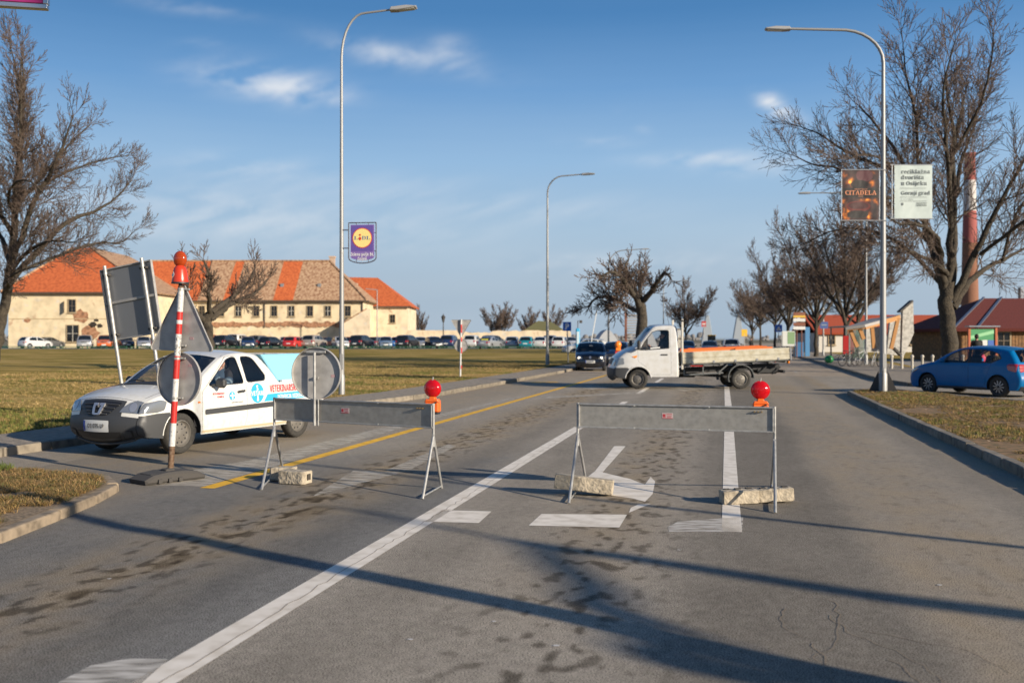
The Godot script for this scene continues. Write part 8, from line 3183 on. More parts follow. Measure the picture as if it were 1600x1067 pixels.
	part("panel", m, mat("sign_magenta", srgb(0.22, 0.008, 0.10), 0.5), o)
	m = MB.new()
	for y in [0.0, 0.84]:
		m.bar(Vector3(-1.22, y, 0), Vector3(0.02, y, 0), 0.075, 0.05, Vector3.UP, 0.01)
	for x in [-1.2, 0.0]:
		m.box(Vector3(x, 0.42, 0), Vector3(0.05, 0.80, 0.075), 0.01)
	part("frame", m, mat("polished_frame", srgb(0.5, 0.5, 0.5), 0.25, 0.9), o)
	m = MB.new()
	m.rod(Vector3(-1.5, -c.y, 0), Vector3(-1.5, 2.6, 0), 0.07, 12, 0.05)
	for y in [0.1, 0.75]:
		m.rod(Vector3(-1.5, y, 0), Vector3(-1.2, y, 0), 0.02, 6)
	part("post", m, lamp_steel(), o)
func barricade(label: String, pa: Vector3, pb: Vector3, feet: Array) -> Node3D:
	var o := thing("barricade", label, "barricade", Vector3.ZERO, 0.0, "barricades across the road")
	var y0 := 0.705
	var y1 := 0.952
	var d := (pb - pa)
	d.y = 0
	var len := d.length()
	d = d.normalized()
	var n := Vector3.UP.cross(d) * -1.0
	if n.z > 0.0:
		n = -n
	var B := Basis(d, Vector3.UP, d.cross(Vector3.UP))
	var T := Transform3D(B, Vector3(pa.x, 0, pa.z))
	var sheet := mat("barricade_sheet", srgb(0.355, 0.34, 0.31), 0.45, 0.35)
	if sheet.albedo_texture == null:
		sheet.albedo_texture = noise_tex(151, 0.018, [[0.0, g3(0.84)], [0.45, g3(0.93)], [1.0, g3(1.0)]], 512, 6)
		tri_uv(sheet, 1.3, false)
		sheet.roughness_texture = noise_tex(152, 0.03, [[0.0, g3(0.6)], [1.0, g3(1.0)]], 256, 4)
		sheet.normal_enabled = true
		sheet.normal_texture = noise_tex(153, 0.008, [], 256, 3, 2.5)
		sheet.normal_scale = 0.5
	var g := galv()
	var m := MB.new()
	m.xf = T
	m.box(Vector3(len * 0.5, (y0 + y1) * 0.5, 0), Vector3(len - 0.01, y1 - y0, 0.003))
	var pn := part("panel", m, sheet, o)
	m = MB.new()
	m.xf = T
	var vs := B.z.z
	var q := 0.014 if vs > 0.0 else -0.014
	for y in [y0, y1]:
		m.box(Vector3(len * 0.5, y, q * 0.6), Vector3(len, 0.016, 0.030), 0.003)
	for x in [0.016, len - 0.016]:
		m.box(Vector3(x, (y0 + y1) * 0.5, q * 0.6), Vector3(0.014, y1 - y0, 0.028), 0.003)
	part("edge_fold", m, g, pn)
	for k in 8:
		m = MB.new()
		m.xf = T
		var w := len / 8.0
		m.box(Vector3(w * (k + 0.5), (y0 + y1) * 0.5, -q * 0.28), Vector3(w - 0.002, y1 - y0 - 0.02, 0.002))
		part("far_stripe", m, M["stripe_red"] if k % 2 == 0 else M["stripe_white"], pn)
	m = MB.new()
	m.xf = T
	for x in [len * 0.30, len * 0.68]:
		for y in [y0 + 0.004, y1 - 0.004]:
			m.box(Vector3(x, y, q * 1.3), Vector3(0.022, 0.02, 0.014), 0.004)
	part("bolt", m, mat("bolt_bright", srgb(0.55, 0.54, 0.50), 0.35, 0.6), o)
	m = MB.new()
	m.xf = T
	for k in 3:
		m.rod(Vector3(len - 0.20 + k * 0.036, y1 - 0.045, 0), Vector3(len - 0.20 + k * 0.036, y1 - 0.045, q * 2.2), 0.008, 8)
	part("lamp_bolt", m, mat("bolt_brass", srgb(0.36, 0.25, 0.12), 0.4, 0.7), o)
	m = MB.new()
	m.xf = T
	var sx := len * 0.47
	m.box(Vector3(sx, 0.845, signf(q) * 0.0028), Vector3(0.115, 0.058, 0.002))
	var st := part("sticker", m, mat("sticker_pale", srgb(0.46, 0.36, 0.35), 0.6), pn)
	m = MB.new()
	m.xf = T
	m.box(Vector3(sx - 0.035, 0.846, signf(q) * 0.0042), Vector3(0.03, 0.034, 0.001))
	for k in 3:
		m.box(Vector3(sx + 0.018, 0.862 - k * 0.016, signf(q) * 0.0042), Vector3(0.06 - k * 0.008, 0.006, 0.001))
	m.box(Vector3(sx, 0.819, signf(q) * 0.0042), Vector3(0.11, 0.006, 0.001))
	part("sticker_print", m, mat("sticker_red", srgb(0.38, 0.04, 0.05), 0.6), st)
	for e in 2:
		var p: Vector3 = pa if e == 0 else pb
		var base := Vector3(p.x, 0, p.z)
		m = MB.new()
		m.rod(base + Vector3.UP * 0.50, base + Vector3.UP * (y1 + 0.012), 0.0145, 10)
		part("post", m, g, o)
		var apex := base + Vector3.UP * 0.615
		for k in 2:
			var f: Vector3 = feet[e * 2 + k]
			m = MB.new()
			m.rod(apex + (f - apex).normalized() * -0.02, Vector3(f.x, 0.0, f.z), 0.0155, 10)
			part("leg", m, g, o)
		m = MB.new()
		var a := apex.lerp(feet[e * 2], 0.955)
		var b := apex.lerp(feet[e * 2 + 1], 0.955)
		m.rod(a, b, 0.009, 8)
		part("foot_bar", m, g, o)
	return o
func slab_mesh(size: Vector3, seed_: int, rough := 0.006) -> MB:
	var f := FastNoiseLite.new()
	f.seed = seed_
	f.frequency = 4.0
	f.fractal_octaves = 2
	var m := MB.new()
	var n := 14
	for ax in 3:
		for s in [-1.0, 1.0]:
			var b1 := (ax + 1) % 3
			var b2 := (ax + 2) % 3
			var pts := []
			for i in n + 1:
				for j in n + 1:
					var p := Vector3.ZERO
					p[ax] = s * 0.5
					p[b1] = float(i) / n - 0.5
					p[b2] = float(j) / n - 0.5
					var q := p * size
					var edge := 0.0
					for a in 3:
						if absf(p[a]) > 0.4999:
							edge += 1.0
					var k := f.get_noise_3dv(q)
					var inward := q.normalized() * (-rough * (0.4 * absf(k)) - (edge - 1.0) * (0.006 + rough * maxf(0.0, k + 0.2)))
					pts.append(q + inward)
			for i in n:
				for j in n:
					var a := i * (n + 1) + j
					var v0: Vector3 = pts[a]
					var v1: Vector3 = pts[a + n + 1]
					var v2: Vector3 = pts[a + n + 2]
					var v3: Vector3 = pts[a + 1]
					var nn := Vector3.ZERO
					nn[ax] = s
					var g := (v2 - v0).cross(v1 - v0)
					if g.dot(nn) < 0.0:
						g = -g
					m.quad(v0, v1, v2, v3, g.normalized())
	return m
func barricades() -> void:
	var pa := pp(428, 0, 11.75)
	var pb := pp(677, 0, 10.65)
	var left := barricade("left barricade, a grey panel on trestle legs with a round sign and a red lamp", pa, pb, [gp(408, 766), gp(441, 732), gp(660, 780), gp(690, 763)])
	var d := (pb - pa)
	d.y = 0
	var len := d.length()
	d = d.normalized()
	var yaw := atan2(-d.z, d.x)
	var view := Vector3(-d.z, 0, d.x)
	var sp := pa + d * len * 0.285
	sp.y = 0
	sp += view * 0.035
	var o := thing("round_sign_post", "round sign seen from behind, fixed on a short post to the left barricade", "sign")
	var m := MB.new()
	m.rod(sp + Vector3.UP * 0.66, sp + Vector3.UP * 1.50, 0.0165, 10)
	m.rod(sp + Vector3.UP * 0.66 + d * 0.045 - view * 0.012, sp + Vector3.UP * 0.96 + d * 0.045 - view * 0.012, 0.009, 8)
	part("post", m, galv(), o)
	var sb := Basis(Vector3.UP, -0.22)
	sign_plate(o, "disc", circle(0.302, 44), 0.042, Transform3D(sb, sp + Vector3.UP * 1.258 + sb * Vector3(0, 0, -0.075)), M["stripe_red"], M["plate_white"], Vector2(0.20, -0.03))
	m = MB.new()
	m.xf = Transform3D(sb, sp + Vector3.UP * 1.505 + sb * Vector3(0, 0, -0.04))
	m.box(Vector3(0, 0, 0), Vector3(0.24, 0.03, 0.02), 0.004)
	m.box(Vector3(0, -0.30, -0.01), Vector3(0.06, 0.03, 0.03), 0.004)
	part("bracket", m, galv(), o)
	var qa := pp(903, 0, 10.75)
	var qb := pp(1211, 0, 10.15)
	barricade("right barricade, a grey panel on trestle legs with a red lamp at its right end", qa, qb, [gp(889, 787), gp(916, 752), gp(1212, 802), gp(1206, 760)])
	var e := (qb - qa)
	e.y = 0
	e = e.normalized()
	var red := mat("red_lens", srgb(0.62, 0.006, 0.012), 0.07, 0.0, {"clearcoat_enabled": true, "clearcoat": 1.0, "clearcoat_roughness": 0.02, "backlight_enabled": true, "backlight": Color(0.9, 0.03, 0.04)})
	var far_l := d.cross(Vector3.UP)
	if far_l.z > 0.0:
		far_l = -far_l
	var far_r := e.cross(Vector3.UP)
	if far_r.z > 0.0:
		far_r = -far_r
	warning_lamp("round red warning lamp on the left barricade", pb - d * 0.055 + far_l * 0.068 + Vector3(0, 1.118 - pb.y, 0), yaw + 0.25, red, "red_lamp")
	warning_lamp("round red warning lamp on the right barricade", qb - e * 0.145 + far_r * 0.068 + Vector3(0, 1.125 - qb.y, 0), atan2(-e.z, e.x) + 0.15, red, "red_lamp")
	var con := mat("block_concrete", srgb(0.46, 0.39, 0.29), 0.95)
	con.albedo_texture = noise_tex(161, 0.012, [[0.0, g3(0.70)], [0.4, g3(0.9)], [1.0, g3(1.0)]], 512, 5)
	tri_uv(con, 1.2, false)
	con.normal_enabled = true
	con.normal_texture = noise_tex(162, 0.05, [], 256, 4, 3.0)
	var dark := mat("block_hollow", srgb(0.05, 0.042, 0.032), 1.0)
	var c := gp(447, 757, 0)
	o = thing("concrete_block", "broken concrete block behind the left foot of the left barricade", "concrete block", c + Vector3(0, 0, -0.12), -0.30)
	m = slab_mesh(Vector3(0.34, 0.15, 0.20), 3)
	var a1 := part("block_half", m, con, o)
	a1.position = Vector3(0.10, 0.078, 0.03)
	a1.rotation.y = -0.10
	m = MB.new()
	m.box(Vector3(0.275, 0.085, 0.03), Vector3(0.012, 0.07, 0.07), 0.004)
	part("hollow", m, dark, o)
	a1 = part("block_half", slab_mesh(Vector3(0.28, 0.155, 0.20), 4, 0.012), con, o)
	a1.position = Vector3(-0.16, 0.082, -0.16)
	a1.rotation.y = 0.25
	c = gp(914, 776, 0)
	o = thing("kerb_block", "pale kerb stone lying tilted over the left foot of the right barricade", "kerb stone", c + Vector3(0.0, 0.0, -0.10), -0.16)
	var kb := part("stone", slab_mesh(Vector3(0.62, 0.155, 0.17), 7, 0.006), con, o)
	kb.position = Vector3(0, 0.118, 0)
	kb.rotation = Vector3(-0.06, 0, -0.10)
	c = gp(1186, 788, 0)
	o = thing("hollow_block", "hollow concrete block broken in two beside the right foot of the right barricade", "concrete block", c + Vector3(0, 0, -0.09), 0.06)
	for s in [-1.0, 1.0]:
		var hb := part("block_half", slab_mesh(Vector3(0.37, 0.135, 0.17), 11 if s < 0 else 12, 0.006), con, o)
		hb.position = Vector3(s * 0.185, 0.07 + (0.010 if s > 0 else 0.0), -0.02 * s)
		hb.rotation = Vector3(0, -0.05 * s, 0.06 if s > 0 else 0.025)
		for k in 3:
			m = MB.new()
			m.box(Vector3(s * 0.185 + (k - 1) * 0.112, 0.139 + (0.016 * (0.6 + 0.5 * (k - 1)) if s > 0 else 0.004 * (k - 1)), -0.03), Vector3(0.062, 0.010, 0.055), 0.003)
			part("hollow", m, dark, hb.get_parent())
	m = MB.new()
func iron() -> StandardMaterial3D:
	return mat("iron_dark", srgb(0.05, 0.045, 0.04), 0.7)
func lamp_steel() -> StandardMaterial3D:
	return mat("lamp_steel", srgb(0.27, 0.27, 0.265), 0.5, 0.35)
func bicycle(label: String, at: Vector3, yaw: float, c: Color) -> Node3D:
	var o := thing("bicycle", label, "bicycle", at, yaw, "bicycles in the stand by the bus shelter")
	for x in [-0.52, 0.52]:
		var m := MB.new()
		var ring := []
		for k in 21:
			ring.append(Vector3(x + cos(TAU * k / 20.0) * 0.33, 0.34 + sin(TAU * k / 20.0) * 0.33, 0))
		m.tube(ring, [0.020], 5, false)
		var w := part("wheel", m, M["tyre_rubber"], o)
		m = MB.new()
		for k in 10:
			m.rod(Vector3(x, 0.34, 0), Vector3(x + cos(TAU * k / 10.0) * 0.32, 0.34 + sin(TAU * k / 10.0) * 0.32, 0), 0.004, 3)
		part("spokes", m, M["alloy_rim"], w)
	var f := MB.new()
	for q in [[-0.52, 0.34, -0.12, 0.30], [-0.12, 0.30, -0.22, 0.80], [-0.52, 0.34, -0.2, 0.74], [-0.12, 0.30, 0.36, 0.78], [-0.2, 0.70, 0.34, 0.86], [0.52, 0.34, 0.32, 0.98]]:
		f.rod(Vector3(q[0], q[1], 0), Vector3(q[2], q[3], 0), 0.018, 6)
	part("frame", f, mat("bike_%s" % c.to_html(false), c, 0.4), o)
	f = MB.new()
	f.rod(Vector3(0.30, 1.0, -0.27), Vector3(0.30, 1.0, 0.27), 0.014, 6)
	part("handlebar", f, M["alloy_rim"], o)
	f = MB.new()
	f.box(Vector3(-0.25, 0.86, 0), Vector3(0.26, 0.05, 0.15), 0.02)
	part("saddle", f, M["car_black_plastic"], o)
	return o
func far_side() -> void:
	var steel := galv()
	var z := 70.0
	var h := Vector3(0, 0.13, 0)
	bicycle("black bicycle at the left end of the stand by the glass shelter", pp(1327, 0, 57) * Vector3(1, 0, 1) + h, 0.5, Color(0.05, 0.05, 0.055))
	bicycle("dark bicycle in the middle of the stand by the glass shelter", pp(1336, 0, 57) * Vector3(1, 0, 1) + h, 0.7, Color(0.1, 0.1, 0.12))
	bicycle("pale bicycle at the right end of the stand by the glass shelter", pp(1346, 0, 57.5) * Vector3(1, 0, 1) + h, 0.6, Color(0.65, 0.65, 0.66))
	bicycle("white bicycle parked beside the lamp post with the banners", pp(1369, 0, 55) * Vector3(1, 0, 1) + h, 0.9, Color(0.7, 0.7, 0.7))
	var m := MB.new()
	m.lathe([[0.07, 0.0], [0.065, 0.55], [0.09, 0.60], [0.09, 0.66], [0.04, 0.72], [0.0, 0.73]], 10)
	var bm := m.mesh()
	var pale := mat("bollard_stone", srgb(0.42, 0.39, 0.34), 0.8)
	for k in 11:
		var p := Vector3(19.7 + k * 0.55, 0.125, -51.6 - k * 0.05)
		var b := part("bollard", bm, pale, self)
		b.position = p
		tag(b, "pale bollard in the row in front of the plaza behind the corner lamp post", "bollard", "bollards in front of the plaza")
	z = 91.5
	m = MB.new()
	m.prism(rounded(0.75, 0.62, 0.05, 3), 0.04, Transform3D(Basis(), pp(1287, 508, z) + Vector3(0, 0, 0.2)))
	var o := thing("bus_stop_flag", "blue bus stop flag on the third lamp post of the right row", "sign")
	part("panel", m, mat("flag_blue", srgb(0.03, 0.07, 0.22), 0.5), o)
	m = MB.new()
	m.box(pp(1287, 508, z) + Vector3(0, 0.02, 0.225), Vector3(0.5, 0.10, 0.01))
	part("band", m, mat("flag_grey", srgb(0.2, 0.22, 0.26), 0.5), o)
	z = 84.0
	o = thing("direction_signs", "stack of brown and white direction boards on two brown posts", "sign")
	var brown := mat("sign_brown", srgb(0.16, 0.055, 0.03), 0.6)
	for px in [1245.5, 1253.0]:
		m = MB.new()
		m.rod(pp(px, 556, z) * Vector3(1, 0, 1) + Vector3(0, 0.1, 0), pp(px, 489, z), 0.05, 8)
		part("post", m, brown, o)
	var rows := [[490.5, "brown"], [494.5, "yellow"], [500.0, "white"], [506.5, "brown"], [512.5, "white"]]
	for q in rows:
		m = MB.new()
		var c := pp(1249, q[0], z)
		m.box(c + Vector3(0, 0, 0.08), Vector3(1.02, 0.20 if q[1] in ["yellow"] else 0.27, 0.03), 0.006)
		part("board", m, mat("board_" + q[1], {"brown": srgb(0.18, 0.06, 0.03), "yellow": srgb(0.55, 0.33, 0.04), "white": srgb(0.55, 0.54, 0.52)}[q[1]], 0.55), o)
	z = 86.0
	o = thing("notice_board", "white and green notice board below the direction signs", "notice board")
	m = MB.new()
	for px in [1223, 1242]:
		m.rod(pp(px, 0, z) * Vector3(1, 0, 1), pp(px, 517, z), 0.04, 6)
	part("post", m, iron(), o)
	m = MB.new()
	m.box(pp(1232.5, 529, z), Vector3(1.16, 1.3, 0.06), 0.01)
	var nb := part("panel", m, mat("notice_white", srgb(0.50, 0.51, 0.49), 0.5), o)
	m = MB.new()
	m.box(pp(1236.5, 528, z) + Vector3(0, 0, 0.036), Vector3(0.62, 1.05, 0.01))
	part("map", m, mat("notice_green", srgb(0.16, 0.26, 0.13), 0.6), nb)
	m = MB.new()
	var tp := pp(1262, 552, 90.0)
	m.box(Vector3(tp.x, 1.4, tp.z), Vector3(0.42, 2.7, 0.12), 0.02)
	solo("blue_totem", m, mat("totem_blue", srgb(0.05, 0.18, 0.36), 0.5), "pale blue upright advertising panel right of the direction signs", "sign")
	m = MB.new()
	tp = pp(1243, 552, 88.0)
	m.box(Vector3(tp.x + 0.3, 0.75, tp.z), Vector3(0.75, 1.3, 0.6), 0.04)
	solo("blue_cabinet", m, mat("cabinet_blue", srgb(0.015, 0.11, 0.25), 0.5), "blue cabinet below the notice board", "cabinet")
	m = MB.new()
	tp = pp(1296, 552, 64.0)
	m.ball(Vector3(tp.x, 0.36, tp.z), Vector3(0.30, 0.26, 0.24), 14, 8)
	m.lathe([[0.12, 0.0], [0.16, 0.14]], 10, Transform3D(Basis(), Vector3(tp.x, 0.12, tp.z)))
	solo("green_bin", m, mat("bin_green", srgb(0.03, 0.25, 0.08), 0.4), "small round green bin left of the glass bus shelter", "bin")
	z = 100.0
	o = thing("crossing_sign", "blue pedestrian crossing sign with a white triangle under the avenue trees", "sign")
	m = MB.new()
	m.rod(pp(1217, 0, z) * Vector3(1, 0, 1), pp(1217, 507, z), 0.035, 6)
	part("post", m, steel, o)
	m = MB.new()
	m.prism(rounded(0.70, 0.72, 0.04, 3), 0.03, Transform3D(Basis(), pp(1217, 513, z) + Vector3(0, 0, 0.06)))
	var pn := part("panel", m, M["sign_blue"], o)
	m = MB.new()
	m.prism(round_tri(0.50, 0.02), 0.004, Transform3D(Basis(), pp(1217, 514, z) + Vector3(0, 0, 0.078)))
	part("triangle", m, M["plate_white"], pn)
	m = MB.new()
	m.rod(pp(1217, 514, z) + Vector3(0, 0.05, 0.085), pp(1217, 514, z) + Vector3(-0.08, -0.1, 0.085), 0.025, 5)
	m.rod(pp(1217, 514, z) + Vector3(0, 0.0, 0.085), pp(1217, 514, z) + Vector3(0.08, -0.1, 0.085), 0.02, 5)
	part("walking_figure", m, M["plate_ink"], pn)
	z = 150.0
	o = thing("yellow_board", "yellow direction board right of the far road", "sign")
	m = MB.new()
	m.box(pp(1163.5, 520, z), Vector3(0.85, 1.05, 0.06), 0.01)
	part("panel", m, mat("board_bright_yellow", srgb(0.62, 0.36, 0.01), 0.5), o)
	m = MB.new()
	m.rod(pp(1163.5, 0, z) * Vector3(1, 0, 1), pp(1163.5, 520, z), 0.05, 6)
	part("post", m, steel, o)
	o = thing("red_board", "small red and white sign left of the far road", "sign")
	z = 130.0
	m = MB.new()
	m.box(pp(1100, 506, z), Vector3(0.6, 0.75, 0.05), 0.01)
	part("panel", m, mat("board_red", srgb(0.40, 0.05, 0.05), 0.5), o)
	m = MB.new()
	m.box(pp(1100, 506, z) + Vector3(0, 0, 0.03), Vector3(0.42, 0.14, 0.01))
	part("bar", m, M["plate_white"], o)
	m = MB.new()
	m.rod(pp(1100, 0, z) * Vector3(1, 0, 1), pp(1100, 506, z), 0.05, 6)
	part("post", m, steel, o)
	z = 330.0
	var con := mat("bridge_pale", srgb(0.24, 0.27, 0.30), 0.9)
	for q in [[1105.5, 8.0, "left"], [1154.0, 8.0, "right"]]:
		m = MB.new()
		var c := pp(q[0], 0, z)
		m.xf = Transform3D(Basis(), Vector3(c.x, 0, -z))
		m.prism(p2([-2.1, 0.0, 2.1, 0.0, 1.3, 5.0, 0.5, 9.6, -0.5, 9.6, -1.3, 5.0]), 1.2, Transform3D(), 0.1)
		solo("bridge_pylon", m, con, "pale tapering bridge pylon on the %s of the far end of the road" % q[2], "pylon")
	m = MB.new()
	var b0 := pp(1128, 0, 230)
	var b1 := pp(1152, 0, 150)
	m.bar(Vector3(b0.x, 0.9, b0.z), Vector3(b1.x, 0.9, b1.z), 0.12, 0.9)
	solo("guard_rail", m, mat("rail_grey", srgb(0.13, 0.13, 0.13), 0.7), "dark guard rail along the right of the far road", "guard rail")
	m = MB.new()
	var f := FastNoiseLite.new()
	f.seed = 17
	f.frequency = 0.02
	var prev := 0.0
	for k in 260:
		var x := -420.0 + k * 4.6
		if absf((x / 620.0) - (1130.0 - CX) / F) < 0.012:
			continue
		var hh := 5.0 + 3.0 * f.get_noise_1d(x) + rng.randf_range(-0.8, 0.8)
		var w := rng.randf_range(3.0, 4.5)
		m.xf = Transform3D(Basis(), Vector3(x, 0, -620 + rng.randf_range(-12, 12)))
		for s in 5:
			var q := Vector3(rng.randf_range(-2, 2), hh * rng.randf_range(0.3, 0.8), 0)
			m.ball(q, Vector3(w * 0.5, hh * 0.28, w * 0.4) * rng.randf_range(0.6, 1.0), 6, 4)
	var woods := struct("distant_woods", m, mat("woods_haze", srgb(0.17, 0.165, 0.165), 1.0))
	woods.set_meta("kind", "stuff")
	woods.set_meta("label", "pale distant woods along the horizon")
	z = 45.0
	o = thing("beacon_board", "red and white beacon board with an orange lamp left of the flatbed's bonnet", "beacon")
	var c := pp(966, 0, z)
	for k in 4:
		m = MB.new()
		m.box(Vector3(c.x, 0.45 + k * 0.22, -z), Vector3(0.26, 0.21, 0.03), 0.005)
		part("stripe", m, M["stripe_red"] if k % 2 == 1 else M["stripe_white"], o)
	m = MB.new()
	m.ball(Vector3(c.x, 1.40, -z), Vector3(0.15, 0.17, 0.12), 16, 10)
	m.box(Vector3(c.x, 1.20, -z), Vector3(0.22, 0.16, 0.14), 0.03)
	part("lamp", m, mat("beacon_orange", srgb(0.80, 0.20, 0.02), 0.3), o)
	m = MB.new()
	m.box(Vector3(c.x, 0.05, -z), Vector3(0.7, 0.1, 0.4), 0.03)
	m.rod(Vector3(c.x, 0.05, -z), Vector3(c.x, 0.5, -z), 0.03, 8)
	part("foot", m, M["recycled_rubber"], o)
	z = 75.0
	o = thing("parking_barrier", "raised white barrier arm beside the black hatchback", "barrier")
	m = MB.new()
	m.bar(pp(923, 541, z), pp(933, 484, z), 0.10, 0.06)
	part("arm", m, M["plate_white"], o)
	m = MB.new()
	m.box(pp(922.5, 0, z) * Vector3(1, 0, 1) + Vector3(0, 0.65, 0), Vector3(0.35, 1.1, 0.35), 0.03)
	part("cabinet", m, M["plate_white"], o)
	z = 72.0
	o = thing("ticket_pillar", "light blue ticket pillar with a small lamp above the black hatchback", "ticket machine")
	m = MB.new()
	var tq := pp(903, 0, z)
	m.box(Vector3(tq.x, 1.25, -z), Vector3(0.28, 2.4, 0.26), 0.06)
	part("pillar", m, mat("ticket_blue", srgb(0.05, 0.33, 0.55), 0.4), o)
	m = MB.new()
	m.box(Vector3(tq.x, 1.75, -z + 0.135), Vector3(0.18, 0.9, 0.01), 0.003)
	part("panel", m, mat("ticket_pale", srgb(0.45, 0.55, 0.6), 0.4), o)
	m = MB.new()
	m.rod(Vector3(tq.x, 2.4, -z), Vector3(tq.x, 3.0, -z), 0.03, 6)
	m.box(Vector3(tq.x + 0.22, 2.92, -z), Vector3(0.2, 0.2, 0.16), 0.02)
	m.rod(Vector3(tq.x, 2.95, -z), Vector3(tq.x + 0.2, 2.95, -z), 0.015, 5)
	part("camera_mast", m, iron(), o)
	z = 112.0
	o = thing("slatted_board", "tall board of grey slats in a brown frame left of the flatbed's cab", "board")
	for px in [978, 1003.5]:
		m = MB.new()
		var q := pp(px, 488, z)
		m.box(Vector3(q.x, q.y * 0.5, -z), Vector3(0.26, q.y, 0.2))
		part("post", m, brown, o)
	for k in 11:
		m = MB.new()
		var y := 1.35 + k * 0.30
		m.bar(Vector3(pp(979, 0, z).x, y, -z), Vector3(pp(1002.5, 0, z).x, y, -z), 0.10, 0.16)
		part("slat", m, mat("slat_grey", srgb(0.26, 0.25, 0.24), 0.6), o)
	var tent := mat("tent_white", srgb(0.36, 0.37, 0.38), 0.7, 0.0)
	for q in [[950, 517, 4.2, 150.0, "white peaked tent just left of the slatted board"], [1011, 514, 3.6, 155.0, "white rounded tent right of the slatted board"]]:
		m = MB.new()
		var cc := pp(q[0], q[1], q[3])
		var hw: float = q[2] * 0.5
		var n := 12
		for k in n:
			var t0 := float(k) / n
			var t1 := float(k + 1) / n
			var y0 := cc.y * (1.0 - pow(absf(t0 * 2.0 - 1.0), 1.6))
			var y1 := cc.y * (1.0 - pow(absf(t1 * 2.0 - 1.0), 1.6))
			m.quad(Vector3(lerpf(-hw, hw, t0), y0, 0), Vector3(lerpf(-hw, hw, t1), y1, 0), Vector3(lerpf(-hw, hw, t1), y1, -8), Vector3(lerpf(-hw, hw, t0), y0, -8))
			m.quad(Vector3(lerpf(-hw, hw, t0), 0, 0), Vector3(lerpf(-hw, hw, t1), 0, 0), Vector3(lerpf(-hw, hw, t1), y1, 0), Vector3(lerpf(-hw, hw, t0), y0, 0), Vector3(0, 0, 1))
		var tn := solo("white_tent", m, tent, q[4], "tent")
		tn.position = Vector3(cc.x, 0.2, -q[3])
